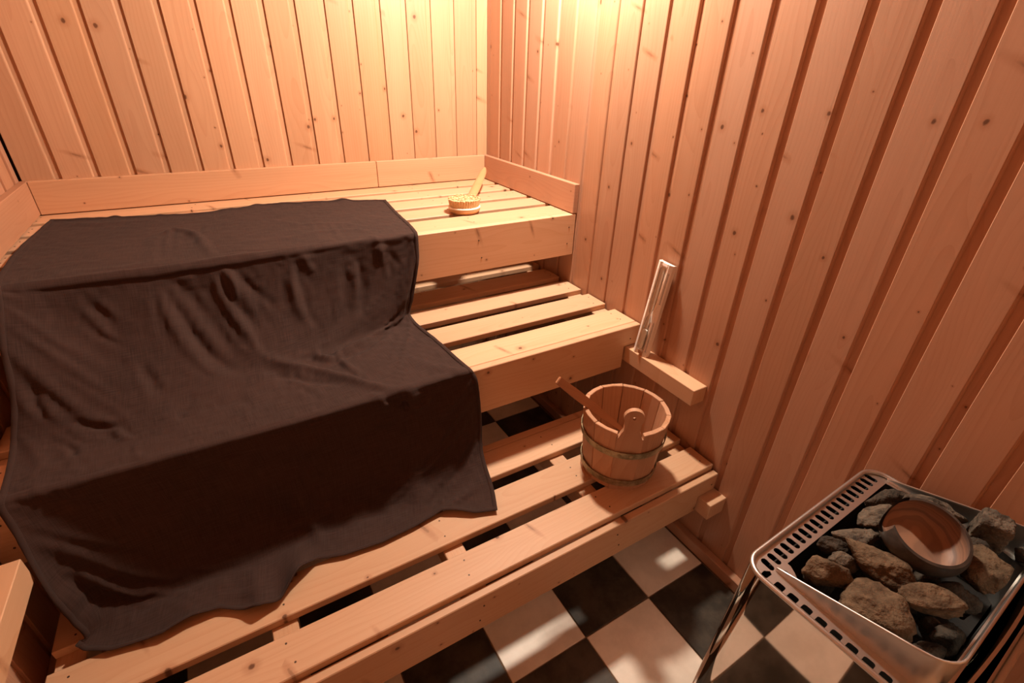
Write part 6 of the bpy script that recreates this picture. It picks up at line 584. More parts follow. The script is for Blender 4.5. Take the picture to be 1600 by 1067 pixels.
6,-2,1,3,-4,-1,-5,0,0,4,-32,4,-2,-5,-3,-6,7,-6,-1,-7,-1,-2,-8,-1,-2,8,-4,-1,6,-2,0,6,-2,-1,6,-3,0,2,-1,1,1,-1,0,3,-1,0,2,-1,0,3,-2,-1,3,-1,0,3,-1,1,1,-1,0,1,0,0,2,-1,0,1,0,0,1,-1,0,1,0,0,0,-1,1,2,0,0,1,-1,0,0,0,0,2,0,0,0,-1,0,0,0,0,0,0,0,-2,0,2,-4,1,2,-3,0,1,7,-1,2,2,0,0,1,0,0,0,0,0,0,0,0,0,0,1,-1,1,0,-1,0,0,-1,1,0,0,0,0,-1,1,0,-1,0,0,-1,1,1,-1,0,0,0,1,0,-1,1,0,-1,0,0,-2,1,0,-1,1,0,-2,1,1,-3,2,0,-3,1,0,-2,2,0,-2,2,1,4,0,0,0,2,-1,-5,4,-1,-5,3,0,4,0,0,6,0,0,1,1,-1,-3,2,0,1,2,0,0,2,-1,-4,4,-2,9,-2,0,3,0,0,2,0,
6,-2,1,9,-6,0,-9,2,-1,5,-26,5,-3,-21,0,-7,10,-7,-2,4,-3,-2,-8,-1,-1,-5,-2,-2,10,-4,0,5,-2,0,4,-2,-1,6,-2,0,2,-1,1,2,-1,0,1,-1,0,2,-1,0,3,-1,0,2,-1,0,3,-1,0,1,-1,0,2,0,0,1,-1,0,2,-1,0,0,0,0,1,-1,0,1,0,1,2,-1,0,1,0,0,1,-1,0,1,0,0,0,0,0,1,-1,0,-2,0,2,-3,2,2,-6,1,1,6,-2,2,5,0,0,2,-1,0,-1,0,1,-1,1,0,0,0,0,-1,0,0,0,1,0,-1,0,0,-1,1,0,-1,0,0,-1,1,1,-1,1,0,-1,0,0,0,1,0,-1,1,0,-1,0,0,0,1,0,-1,1,0,-3,1,0,-5,3,0,-2,1,1,0,1,1,3,0,-1,-3,3,0,-5,4,-1,-1,2,0,6,0,0,4,0,0,-1,2,0,-2,2,0,0,1,0,0,2,-2,-5,5,-2,10,-1,0,3,0,0,2,-1,0,2,1,
6,-2,1,9,-6,1,-7,1,-2,6,-17,6,-4,-30,1,-6,2,-5,-5,10,-6,-1,2,-2,-2,-9,-1,-1,0,-2,-1,8,-4,0,5,-2,0,3,-1,-1,4,-2,1,3,-1,0,2,-1,0,1,-1,0,2,0,0,2,-1,0,2,-1,0,2,-1,0,2,-1,0,1,0,0,3,-1,0,1,-1,0,0,0,0,1,-1,1,2,0,0,2,-1,0,1,-1,0,1,0,0,-2,0,0,0,0,0,0,0,1,-1,0,3,-4,2,1,2,-1,2,6,-2,1,3,0,0,1,0,0,-1,0,0,-1,0,0,-2,1,0,-1,1,0,-2,0,0,-1,1,0,-1,0,1,0,1,0,-1,1,0,0,0,0,0,1,0,0,0,0,0,0,0,-2,2,0,-4,2,0,-4,2,0,-2,2,0,-2,1,1,2,0,0,-3,3,-1,-3,3,1,3,1,-1,6,-1,0,2,1,0,-1,2,0,-2,2,1,0,1,-1,-2,3,-2,-5,5,-1,10,-2,-1,4,0,0,1,1,0,-1,2,0,4,-2,
6,-2,1,7,-5,1,-4,0,-1,6,-13,5,-4,-24,2,-4,-15,-1,-7,12,-9,-3,8,-4,0,0,-1,-2,-9,-2,-1,3,-2,0,8,-3,0,3,-1,0,3,-1,0,3,-2,0,2,-1,0,2,-1,0,2,0,0,1,-1,0,1,-1,0,3,0,0,2,-1,0,1,-1,0,1,0,0,2,-1,0,2,-1,1,1,0,0,2,-1,0,1,0,0,1,-1,0,2,-1,0,1,0,0,-1,0,0,-4,1,1,-3,1,3,0,1,1,0,0,3,3,-1,0,3,-1,0,3,-2,0,0,0,0,-1,1,0,-1,0,0,-1,1,0,-1,1,0,-1,0,0,-1,1,1,0,0,0,-1,1,0,0,0,0,0,0,0,-1,1,0,-3,2,-1,-3,2,0,-1,2,1,0,0,0,-3,3,0,-3,2,0,-2,2,0,0,1,1,5,-1,0,5,0,0,1,1,0,-1,1,0,-1,2,0,-2,3,-1,-1,2,-2,-5,6,-1,10,-3,0,4,0,0,0,1,-1,-3,4,0,4,-2,0,2,0,
5,-2,1,6,-5,2,-1,-1,-1,3,-9,4,1,-14,3,-9,-23,-2,-4,4,-5,-4,10,-7,-1,5,-3,0,0,-1,-1,-7,-2,-1,4,-2,0,6,-2,0,2,-1,0,1,0,0,3,-1,0,3,-2,0,1,0,0,2,-1,0,1,0,0,1,-1,0,3,-1,0,3,-1,0,1,-1,1,1,0,0,1,-1,0,2,-1,0,2,-1,0,1,0,0,0,0,0,0,0,1,-1,0,0,1,0,0,0,0,1,-2,1,2,-4,2,1,0,0,2,4,-2,1,2,-2,0,2,0,0,0,0,0,0,0,0,0,0,0,-1,1,0,-2,1,0,-1,1,0,0,0,1,0,0,0,-1,1,0,-1,1,0,-2,1,-1,-1,1,1,0,0,0,1,1,0,-1,1,0,-3,3,-1,-5,5,0,-1,0,1,1,0,1,4,-1,0,3,0,0,0,0,0,0,2,1,-1,2,-1,-2,4,-1,-1,2,-1,-1,3,-1,8,-3,0,3,0,-1,-2,4,-1,-2,4,0,3,-2,0,2,1,0,1,0,
5,-2,1,9,-8,5,-4,1,-3,1,-4,1,1,-8,3,-1,-12,1,-7,-17,-4,-6,10,-7,-2,8,-5,-1,5,-4,0,1,-1,0,-5,-1,0,2,-2,-1,4,-1,1,1,0,0,-1,0,-1,2,0,0,3,-2,0,2,-1,0,1,0,0,1,0,1,2,-1,0,1,-1,0,3,-2,0,3,-1,0,1,-1,0,1,0,0,1,-1,1,2,-1,0,1,0,0,0,0,0,-2,1,0,-4,2,0,-2,2,1,-2,2,2,-1,1,0,-1,0,2,2,0,2,1,0,0,2,-2,0,1,-1,0,2,-1,0,2,-2,0,0,0,0,-2,1,0,0,1,0,0,0,0,0,0,0,-1,0,1,0,1,0,0,0,0,0,0,0,-1,2,0,-3,2,-1,-4,4,-1,-3,5,1,1,0,0,-1,1,1,2,-1,1,2,-1,1,2,-1,0,0,0,0,0,2,-1,-3,5,-1,3,0,-1,-1,1,0,8,-3,0,-1,3,-1,-1,3,-2,-1,4,1,3,-3,0,0,2,-1,0,3,0,1,0,
5,-2,2,9,-9,5,-5,1,-3,-1,0,-1,0,-3,0,0,-7,1,-2,-10,-1,-7,-10,-6,-2,9,-5,0,5,-2,-2,7,-7,0,3,-2,0,-3,0,0,1,0,0,0,0,0,1,0,0,0,0,0,-2,1,0,3,-2,-1,2,0,0,2,-1,1,3,-2,0,1,-1,0,2,-1,0,1,-1,1,2,-1,0,1,-1,0,1,-1,0,1,0,1,0,1,0,-1,0,0,1,0,0,-1,2,0,-1,2,0,-5,3,2,-4,3,-1,-3,3,2,5,-3,2,4,-3,0,2,-2,0,1,-1,1,0,0,0,-1,0,0,-1,0,0,0,0,0,0,0,0,1,0,0,0,0,0,-1,0,0,-1,1,0,0,0,0,-2,2,0,-2,3,-1,-4,5,0,0,1,0,3,-1,1,-3,3,0,-1,2,1,1,-1,1,2,-3,1,1,0,0,-1,1,-1,-2,5,-1,5,-3,0,3,-2,0,2,0,-1,-2,7,-1,2,-1,-1,1,1,0,1,0,0,-1,3,-1,0,1,0,1,2,0,-1,3,
5,-3,2,8,-8,5,-3,0,-2,-3,0,0,-2,1,-4,0,0,-3,-1,-1,-2,-3,-9,-3,-2,-7,-2,0,5,-1,-2,3,-5,-2,9,-8,0,2,-2,0,1,0,0,-1,1,0,-2,1,0,1,0,0,0,0,0,-2,1,0,0,0,0,3,-1,0,1,-1,0,2,-2,1,2,-2,0,2,-1,0,1,-1,1,0,1,0,1,-1,0,1,-1,0,-1,2,0,-1,2,1,0,0,0,0,1,0,-1,2,0,-3,3,1,-6,6,-2,-3,4,2,3,-2,3,3,-3,0,3,-3,0,1,-3,0,1,-1,0,0,0,0,0,0,0,-1,0,1,1,0,0,0,-1,0,0,0,0,-1,1,0,-1,1,0,-2,2,-1,-2,2,0,-1,2,0,2,-1,0,1,0,0,-2,4,1,-3,5,0,0,0,1,0,-1,1,1,-2,1,-1,0,-2,-1,3,-1,8,-5,1,1,-1,0,0,2,-1,-2,7,-2,4,-3,0,1,-1,0,0,1,0,-1,5,-1,0,1,0,1,1,0,-1,3,0,-1,4,
5,-3,1,6,-7,6,-2,-1,-1,-4,1,-2,-2,2,-4,-1,1,-5,0,2,-4,-1,-1,-2,-2,2,-8,0,-1,-1,0,-4,0,-1,0,-1,-2,6,-7,0,0,0,0,0,0,0,-1,1,0,1,0,0,0,0,0,0,0,0,0,0,-1,1,-1,1,0,-1,0,1,-1,0,0,0,0,1,0,1,0,0,0,0,1,0,1,0,0,0,0,1,0,1,0,-1,2,0,0,0,0,0,2,0,-1,1,1,-1,2,0,-3,5,-1,-4,7,1,1,-2,2,4,-6,0,2,-3,0,0,-1,1,0,0,0,0,-1,0,0,0,0,0,0,0,0,-1,0,0,0,1,0,-1,0,-1,1,0,0,1,0,0,0,0,-1,1,0,1,0,0,-1,2,-1,-2,3,0,-2,6,1,0,1,-1,-2,3,1,1,-2,1,0,-2,0,-3,3,-1,8,-6,1,1,-2,0,-1,3,-2,-1,8,-1,5,-6,0,1,-2,0,-1,3,0,-2,5,-1,1,-1,0,1,1,0,-1,4,0,0,1,0,-1,5,
5,-4,1,3,-5,5,-1,-1,-1,-4,3,-4,-1,0,-1,-1,3,-7,-1,0,-4,0,1,-3,-1,-2,0,0,2,-6,0,1,-2,-1,-1,-2,-1,-1,6,0,-1,1,-1,1,-6,0,0,1,0,0,-1,0,0,0,0,0,0,0,0,0,0,0,0,0,1,0,0,1,0,0,0,1,1,1,0,0,0,-1,1,0,0,0,1,0,0,0,0,0,0,0,1,-1,1,0,0,0,0,0,1,0,0,1,0,-2,4,0,-2,4,0,-1,4,0,0,-1,1,3,-6,1,1,-2,0,0,-1,0,0,-1,1,0,0,0,0,0,0,0,0,0,0,-1,0,0,-1,0,0,0,0,0,0,0,-1,0,0,0,1,0,-1,1,1,0,0,0,0,2,-1,-2,5,0,0,0,0,0,3,0,-3,4,0,1,-3,1,-1,-1,0,3,-2,0,2,-3,0,-1,3,-2,-1,10,-1,4,-6,0,1,-3,0,-2,3,0,-2,6,0,4,-6,-1,1,1,0,-1,6,1,0,0,0,0,2,0,-1,4,
4,-4,1,2,-4,6,-3,2,-4,-1,2,-3,0,-1,-1,-2,2,-6,0,0,-2,-1,0,-5,0,0,-2,0,0,1,0,0,2,0,0,2,-1,-1,-3,0,0,-1,0,0,5,-1,0,-5,-1,0,2,0,0,-2,0,0,0,0,0,1,0,0,1,0,1,-1,1,0,-1,0,1,0,0,0,0,0,0,0,1,1,0,0,0,0,0,0,0,1,0,0,0,0,0,0,0,0,0,0,-1,0,0,1,1,-1,0,0,0,3,-1,-1,5,0,0,2,1,0,-3,1,1,-2,0,0,-3,0,0,-2,0,0,0,0,0,1,0,0,-1,1,0,0,0,0,1,0,0,-1,0,-1,0,0,0,0,0,0,0,0,-1,0,0,0,0,0,0,2,0,0,0,0,-1,5,0,0,0,0,-1,3,0,0,-3,1,0,-3,0,1,0,0,0,2,-2,0,7,-2,2,1,0,2,-7,0,-2,4,0,-1,6,1,2,-6,0,2,-2,0,-1,5,0,0,3,0,0,-1,0,0,1,0,0,4,
3,-5,2,-1,1,3,-1,1,-5,-1,0,-2,0,0,-3,0,1,-4,0,-1,3,-1,1,-4,0,-1,2,0,0,-2,0,0,2,0,0,-2,0,0,4,-1,0,-2,0,0,-2,0,-1,4,-1,0,-4,0,0,2,0,0,-2,0,0,2,0,1,1,0,0,-1,0,0,-1,0,1,-1,1,0,-1,0,0,0,0,1,0,0,0,0,1,0,1,0,0,0,0,0,-1,0,0,1,0,0,0,0,0,0,0,0,0,0,0,2,1,0,2,0,0,2,0,0,-3,1,0,-2,0,0,-1,0,0,-1,0,-1,0,0,0,0,0,0,1,0,0,1,0,0,-2,0,0,2,0,0,-1,1,-1,-1,0,0,1,0,0,0,0,0,-1,0,-1,1,0,0,4,-1,1,-2,1,0,2,0,0,1,0,-1,-3,1,0,-2,0,0,2,-1,0,1,-2,0,12,-1,3,-9,1,0,-1,-1,0,10,0,1,-7,1,0,-3,0,-1,3,0,0,3,0,0,1,0,0,-1,0,0,1,0,0,4,
0,-4,5,0,2,-2,0,0,-4,0,0,-3,0,0,-2,0,0,-2,0,0,0,0,0,2,0,0,-1,-1,-1,0,1,0,0,-1,0,1,1,1,-2,-1,-1,3,0,0,1,0,0,-3,-1,0,4,0,0,-2,-1,0,-1,0,0,0,0,0,-2,0,0,0,1,1,0,0,0,0,0,0,0,1,0,0,0,1,0,0,0,0,0,0,0,0,0,0,0,0,1,0,0,0,0,0,0,0,0,-1,1,0,1,0,0,0,0,1,1,0,0,2,0,0,-1,0,-1,-2,0,0,-1,0,0,0,1,0,0,0,-1,0,0,0,0,0,0,1,0,0,1,0,0,-1,0,0,0,0,0,-1,0,-1,0,0,0,1,0,0,1,0,0,1,0,1,-2,0,0,1,0,0,-1,1,0,0,0,-1,0,0,0,0,0,0,0,-2,0,7,0,2,0,0,0,-4,1,1,6,-1,0,4,0,0,-9,0,-1,1,0,0,3,0,0,1,0,1,-1,0,0,0,0,0,0,0,0,5,
0,-1,6,0,0,-4,-1,0,-4,0,0,-2,0,0,-2,0,-1,-1,1,0,0,0,0,0,0,0,2,0,0,-1,0,-1,0,0,0,-1,0,0,1,0,1,-1,0,-1,3,-1,0,2,0,0,-5,0,0,3,0,0,0,-1,0,-2,0,0,4,0,1,-1,0,0,0,1,0,0,0,0,0,0,1,-1,0,0,-1,0,0,0,1,0,-1,0,0,0,0,0,0,0,0,1,0,0,0,0,0,0,0,0,0,0,1,0,0,0,1,0,0,1,0,0,0,0,0,-1,0,-1,-2,0,0,0,0,0,-1,0,0,0,1,-1,0,0,0,1,0,0,-1,0,0,2,0,0,-1,0,0,-1,0,0,1,0,0,0,0,-1,1,0,1,-1,0,0,1,0,0,-2,0,0,1,0,0,0,0,0,0,0,-1,1,0,0,-1,-1,2,6,0,1,-2,1,0,0,0,1,6,-1,0,-3,0,-1,-3,0,0,3,0,0,1,0,0,-1,0,0,0,0,0,0,0,0,1,0,0,4,
0,0,6,-1,0,-4,0,-1,-3,0,0,-2,0,0,-1,0,-1,-1,0,0,-1,0,0,0,1,0,0,0,0,0,0,-1,0,0,0,0,0,0,0,0,1,0,0,0,2,0,0,-1,0,-1,3,-1,0,-4,0,0,1,0,0,3,0,1,-2,0,0,-1,0,0,0,0,0,-1,0,0,0,0,1,0,1,0,1,0,0,0,0,0,0,0,0,0,0,0,1,0,0,1,0,1,1,0,-1,0,0,1,1,0,0,-1,0,0,1,0,0,1,0,0,-1,0,0,-1,0,-1,-1,0,0,-1,0,0,-1,0,0,0,0,-1,-1,0,0,0,0,0,3,0,0,-2,0,0,-1,0,0,0,1,0,0,0,0,0,0,0,2,0,0,0,0,0,-1,0,0,0,0,0,1,0,0,0,0,0,0,0,0,0,0,0,1,-1,1,2,0,1,2,1,0,-1,-1,1,4,0,-1,-3,0,0,0,0,0,2,0,0,0,0,0,-2,0,0,1,0,0,0,0,0,0,0,0,4,
0,0,6,-1,0,-3,0,-1,-2,0,0,0,0,0,-1,1,0,0,0,0,-1,0,-1,-1,0,0,-1,0,0,0,0,0,0,0,0,0,0,0,1,0,0,-1,0,0,0,0,0,1,0,0,0,0,-1,-2,0,1,1,0,0,-1,0,1,4,-1,0,-2,0,0,0,0,0,1,0,0,0,0,0,-1,1,0,0,0,0,0,0,0,0,0,0,1,0,1,2,0,0,0,0,0,0,0,0,1,0,0,0,0,0,0,0,0,0,0,0,1,0,0,-1,0,0,0,0,0,0,0,-1,-1,0,0,-1,0,0,-1,0,0,0,0,0,0,0,-1,-1,0,1,1,0,-1,-1,0,0,0,0,0,0,0,0,0,0,0,0,0,0,1,0,0,0,0,1,2,0,0,-1,0,0,0,1,-1,0,0,1,1,-1,-1,-1,0,1,2,0,1,1,0,0,-1,0,0,1,0,0,0,0,0,0,0,0,1,0,0,1,0,0,-2,0,0,0,0,0,0,0,0,1,0,0,2,
-1,-1,6,0,0,0,1,1,0,0,0,0,0,0,0,0,0,0,0,0,0,0,0,0,0,0,0,0,0,0,0,0,0,0,0,0,0,0,0,0,0,0,0,0,0,0,0,0,0,0,0,0,0,0,0,0,0,0,0,0,0,0,0,0,0,0,0,0,0,0,0,0,0,0,0,0,0,0,0,0,0,0,0,0,0,0,0,0,0,0,0,0,0,0,0,0,0,0,0,0,0,0,0,0,0,0,0,0,0,0,0,0,0,0,0,0,0,0,0,0,0,0,0,0,0,0,0,0,0,0,0,0,0,0,0,0,0,0,0,0,0,0,0,0,0,0,0,0,0,0,0,0,0,0,0,0,0,0,0,0,0,0,0,0,0,0,0,0,0,0,0,0,0,0,0,0,0,0,0,0,0,-1,0,0,0,0,0,0,0,0,0,0,0,1,0,0,0,0,0,0,0,0,0,0,0,0,0,0,0,0,0,0,0,0,0,0,0,0,0,0,0,0]

def fold_disp(G, Nn):
    D = np.zeros(G.shape[:2])
    for amp, wd, pts in FOLDS:
        pts = np.array(pts); best = np.full(G.shape[:2], 9.0); par = np.zeros(G.shape[:2]); n = len(pts) - 1
        for i in range(n):
            a, b = pts[i], pts[i + 1]; ab = b - a
            t = np.clip(((G - a) @ ab) / (ab @ ab), 0, 1); d = np.linalg.norm(G - a - t[..., None] * ab, axis=2)
            better = d < best; best = np.where(better, d, best); par = np.where(better, (i + t) / n, par)
        taper = np.sin(np.pi * np.clip(par * .92 + .04, 0, 1)) ** .6
        if 'PRE' not in globals(): amp *= .7 if .66 < pts[:, 2].mean() < .865 else 1.5
        D += amp * taper * np.exp(-(best / wd) ** 2)
    return D
def towel():
    NS, NT = 200, 330
    G, u, total = towel_base(NS, NT)
    ds = np.gradient(G, axis=1); dt = np.gradient(G, axis=0); Nn = np.cross(ds, dt); Nn /= np.linalg.norm(Nn, axis=2)[..., None]
    Nn *= np.where(Nn[..., 2:3] - Nn[..., 1:2] > 0, 1, -1)
    q = np.cumsum(np.array(DRAPE_STEPS).reshape(DRAPE_ROWS, DRAPE_COLUMNS, 3), axis=1) * DRAPE_UNIT
    dv = catmull(q, np.linspace(0, DRAPE_ROWS - 1, NT)); dv = catmull(dv.transpose(1, 0, 2), np.linspace(0, DRAPE_COLUMNS - 1, NS)).transpose(1, 0, 2)
    D = .50 * fold_disp(G, Nn)
    for i in range(NT):
        for j in range(NS):
            x = G[i, j, 0]; p = u[i]
            D[i, j] += .0009 * noise.noise(Vector((x * 24 - p * 5, p * 26, 5.2))) + .0007 * noise.noise(Vector((x * 52, p * 48, 9.1)))
    for j in range(NS):      # the back edge is rumpled
        wv_ = noise.noise(Vector((G[0, j, 0] * 14, 3.1, 0))) * .010 + noise.noise(Vector((G[0, j, 0] * 33, 8.1, 0))) * .005
        for i in range(0, 26): G[i, j, 1] += wv_ * (1 - i / 26); D[i, j] += max(0, wv_) * .6 * (1 - i / 26)
    # bottom edge lifts into small folds
    for i in range(NT):
        e = max(0.0, 1 - (total - u[i]) / .09)
        if e > 0:
            x = G[i, :, 0]
            D[i] += e * (.030 * np.exp(-((x + 1.09) / .030) ** 2) + .020 * np.exp(-((x + 1.17) / .022) ** 2) + .012 * np.exp(-((x + 1.30) / .05) ** 2) + .006 * np.exp(-((x + .72) / .03) ** 2))
    V = G + dv + Nn * D[..., None]
    # never sink into the benches
    y, z = V[..., 1], V[..., 2]
    top = np.where(y > -.673, .8815, np.where(y > -1.050, .6265, np.where(y < -1.056, .3436, .3436)))
    z = np.maximum(z, top)
    fr = (z < .878) & (z > .73); y = np.where(fr, np.minimum(y, -.6745), y)
    fr = (z < .623) & (z > .36); y = np.where(fr, np.minimum(y, -1.051), y)
    V[..., 1], V[..., 2] = y, z
    me = bpy.data.meshes.new('linen_cloth')
    idx = np.arange(NS * NT).reshape(NT, NS)
    F = np.stack([idx[:-1, :-1], idx[1:, :-1], idx[1:, 1:], idx[:-1, 1:]], 2).reshape(-1, 4)
    me.from_pydata(V.reshape(-1, 3).tolist(), [], F.tolist())
    uvl = me.uv_layers.new(name='UVMap')
    su = np.tile(np.linspace(0, .9, NS), (NT, 1)); tu = np.tile(u[:, None], (1, NS))
    UV = np.stack([su, tu], 2).reshape(-1, 2)
    li = np.empty(len(me.loops), dtype=np.int32); me.loops.foreach_get('vertex_index', li)
    uvl.data.foreach_set('uv', UV[li].astype(np.float32).ravel())
    bm = bmesh.new(); bm.from_mesh(me)
    bmesh.ops.recalc_face_normals(bm, faces=bm.faces)
    if sum(f.normal.z for f in bm.faces) < 0: bmesh.ops.reverse_faces(bm, faces=bm.faces)
    bm.to_mesh(me); bm.free()
    o = obj('linen_cloth', me, M_linen)
    for p in me.polygons: p.use_smooth = True
    md = o.modifiers.new('thickness', 'SOLIDIFY'); md.thickness = .0016; md.offset = 1
    tag(o, 'dark brown crumpled linen cloth draped down over all three benches', 'cloth')
    # turned and stitched hem down the right edge and across the top and bottom
    def hem(edge, nrm, inward):
        bm = bmesh.new(); rows = []
        for k in range(len(edge)):
            e, n_, w_ = edge[k], nrm[k], inward[k]
            rows.append([bm.verts.new(e + n_ * a + w_ * b) for a, b in ((.0012, -.001), (.0034, 0), (.0034, .009), (.0012, .010))])
        for A, B in zip(rows, rows[1:]):
            for j in range(3): bm.faces.new((A[j], A[j + 1], B[j + 1], B[j]))
        bmesh.ops.recalc_face_normals(bm, faces=bm.faces)
        h = obj('hem', bm, M_linen, o); h.data.uv_layers.new(name='UVMap')
        for p in h.data.polygons: p.use_smooth = True
    ds = np.gradient(V, axis=1); dt = np.gradient(V, axis=0); Nv = np.cross(ds, dt); Nv /= np.linalg.norm(Nv, axis=2)[..., None] + 1e-9
    Nv *= np.where(Nv[..., 2:3] - Nv[..., 1:2] > 0, 1, -1)
    unit = lambda a: a / (np.linalg.norm(a, axis=-1)[..., None] + 1e-9)
    vec = lambda a: [Vector(q) for q in a]
    hem(vec(V[:, -1]), vec(Nv[:, -1]), vec(-unit(ds[:, -1])))
    hem(vec(V[:, 0]), vec(Nv[:, 0]), vec(unit(ds[:, 0])))
    hem(vec(V[-1]), vec(Nv[-1]), vec(-unit(dt[-1])))
    hem(vec(V[0]), vec(Nv[0]), vec(unit(dt[0])))
towel()

# ---------------------------------------------------------------- bucket
def bucket():
    cx, cy, z0 = -.2545, -1.278, .3418
    t = thing('sauna_bucket', 'small wooden stave bucket with two metal hoops on the lowest step', 'bucket', (cx, cy, z0))
    H, r0, r1, th, n = .199, .0985, .1150, .0125, 11
    ea = math.atan2(-.372 - 0 + .28, -.332 + .255)        # direction of the tall ear stave
    ea = math.atan2(-1.378 + 1.2827, -.326 + .2551)
    half = math.pi / n; g = .0035
    for k in range(n):
        a = ea + 2 * half * k
        bm = bmesh.new()
        if k == 0:
            # ear: shoulders sweep up into a round lobe with a hole
            out = [(-1, 0)]
            prof = []
            wd = lambda z: math.tan(half) * (r0 + (r1 - r0) * z / H) - .0004
            pts = [(-wd(0), 0), (-wd(H - .012), H - .012), (-wd(H - .012) + .004, H - .013), (-.0245, H + .002), (-.0195, H + .012), (-.0195, H + .034)]
            for q in range(13):
                th_ = math.pi + R(20) - (math.pi + R(40)) * q / 12
                pts.append((.0245 * math.cos(th_), H + .054 + .0245 * math.sin(th_)))
            pts += [(.0195, H + .034), (.0195, H + .012), (.0245, H + .002), (wd(H - .012) - .004, H - .013), (wd(H - .012), H - .012), (wd(0), 0)]
            cu = bpy.data.curves.new('ear', 'CURVE'); cu.dimensions = '2D'; cu.fill_mode = 'BOTH'; cu.extrude = th / 2
            sp = cu.splines.new('POLY'); sp.points.add(len(pts) - 1); sp.use_cyclic_u = True
            for p, (u, v) in zip(sp.points, pts): p.co = (u, v, 0, 1)
            sp = cu.splines.new('POLY'); sp.points.add(11); sp.use_cyclic_u = True
            for q, p in enumerate(sp.points): p.co = (.0048 * math.cos(q * math.pi / 6), H + .054 + .0048 * math.sin(q * math.pi / 6), 0, 1)
            tmp = bpy.data.objects.new('ear', cu); COL.objects.link(tmp)
            me = bpy.data.meshes.new_from_object(tmp.evaluated_get(bpy.context.evaluated_depsgraph_get()))
            bpy.data.objects.remove(tmp); bpy.data.curves.remove(cu)
            bm.from_mesh(me)
            for v in bm.verts:
                u, h, d = v.co; rad = (r0 + (r1 - r0) * h / H) * math.cos(half) - th / 2 - d + .001
                v.co = Vector((u, -rad, h))
            bmesh.ops.rotate(bm, verts=bm.verts, cent=(0, 0, 0), matrix=Matrix.Rotation(a + math.pi / 2, 3, 'Z'))
            bmesh.ops.recalc_face_normals(bm, faces=bm.faces)
            ear = obj('handle_stave', bm, W_stave, t)
            continue
        ring = []
        for h in (0, H):
            ro = r0 + (r1 - r0) * h / H; ri = ro - th
            q = []
            for (rad, s) in ((ro, -1), (ro, 0), (ro, 1), (ri, 1), (ri, 0), (ri, -1)):
                an = a + s * (half - g / 2 / rad * .35); f = 1.0 if s == 0 else .996
                # outer side nearly flat, so that the rim reads as a polygon
                rr_ = rad * (math.cos(half) * .35 + .65) if s == 0 else rad
                q.append((rr_ * math.cos(an), rr_ * math.sin(an), h + rng.uniform(-.001, .001) * (h > 0)))
            ring.append(q)
        vs = [[bm.verts.new(p) for p in q] for q in ring]
        bm.faces.new(vs[0][::-1]); bm.faces.new(vs[1])
        for j in range(6): bm.faces.new((vs[0][j], vs[0][(j + 1) % 6], vs[1][(j + 1) % 6], vs[1][j]))
        bmesh.ops.recalc_face_normals(bm, faces=bm.faces)
        es = [e for e in bm.edges if e.calc_face_angle(0) > .6]
        bmesh.ops.bevel(bm, geom=es, offset=.0012, segments=1, affect='EDGES')
        obj('stave', bm, W_stave, t)
    obj('bottom', lathe_bm([(0, .012), (r0 - th + .001, .012), (r0 - th + .002, .024), (0, .024)], 26), W_y, t)
    for zc, hh in ((.029, .0195), (.130, .0195)):
        ra, rb = r0 + (r1 - r0) * (zc - hh / 2) / H + .0022, r0 + (r1 - r0) * (zc + hh / 2) / H + .0022
        bm = lathe_bm([(ra - .001, zc - hh / 2), (ra + .0012, zc - hh / 2), (rb + .0012, zc + hh / 2), (rb - .001, zc + hh / 2), (ra - .001, zc - hh / 2)], 40)
        h = smooth(obj('hoop', bm, M_hoop, t), 30)
        if zc > .1:
            for an in (R(-136), R(-122)):
                pass; rm = (ra + rb) / 2 + .0012
                bm = bmesh.new(); bmesh.ops.create_uvsphere(bm, u_segments=10, v_segments=6, radius=.0052)
                bmesh.ops.scale(bm, vec=(.5, 1, 1), verts=bm.verts)
                obj('rivet', bm, M_hoop, h, (rm * math.cos(an), rm * math.sin(an), zc - .0005), (0, 0, an))
bucket()

# ladle resting in the bucket
def ladle():
    tip = Vector((-.437, -1.208, .645)); low = Vector((-.205, -1.255, .415))
    d = (low - tip); Lh = d.length; d.normalize()
    t = thing('ladle', 'wooden ladle leaning in the bucket, its long flat handle over the rim', 'ladle', tip)
    cam_dir = (Vector((-1.0559, -2.0012, 1.3126)) - tip).normalized()
    n_ = Vector((-.35, -.90, -.20)); n_ = (n_ - d * n_.dot(d)).normalized(); b_ = d.cross(n_)
    mt = Matrix((d, b_, n_)).transposed()
    bm = bmesh.new(); rows = []
    for k in range(9):
        f = k / 8; wv = np.interp(f, [0, .25, .5, 1], [.0098, .0125, .0115, .0045]); tt = .0042 - .0008 * f
        x_ = f * Lh
        rows.append([bm.verts.new((x_, s1 * wv, s2 * tt + .010 * f * (1 - f))) for s1, s2 in ((-1, -1), (1, -1), (1, 1), (-1, 1))])
    for A, B in zip(rows, rows[1:]):
        for j in range(4): bm.faces.new((A[j], A[(j + 1) % 4], B[(j + 1) % 4], B[j]))
    bm.faces.new(rows[0][::-1]); bm.faces.new(rows[-1])
    bmesh.ops.recalc_face_normals(bm, faces=bm.faces)
    bmesh.ops.bevel(bm, geom=[e for e in bm.edges if e.calc_face_angle(0) > .8], offset=.0015, segments=2, affect='EDGES')
    h = obj('handle', bm, W_ladle, t); h.rotation_euler = mt.to_euler()
    c = lathe_bm([(0, 0), (.024, .001), (.030, .010), (.032, .026), (.029, .026), (.027, .011), (.021, .004), (0, .003)], 20)
    obj('cup', c, W_ladle, t, Vector((-.203, -1.262, .3745)) - tip, (0, R(6), 0))
ladle()

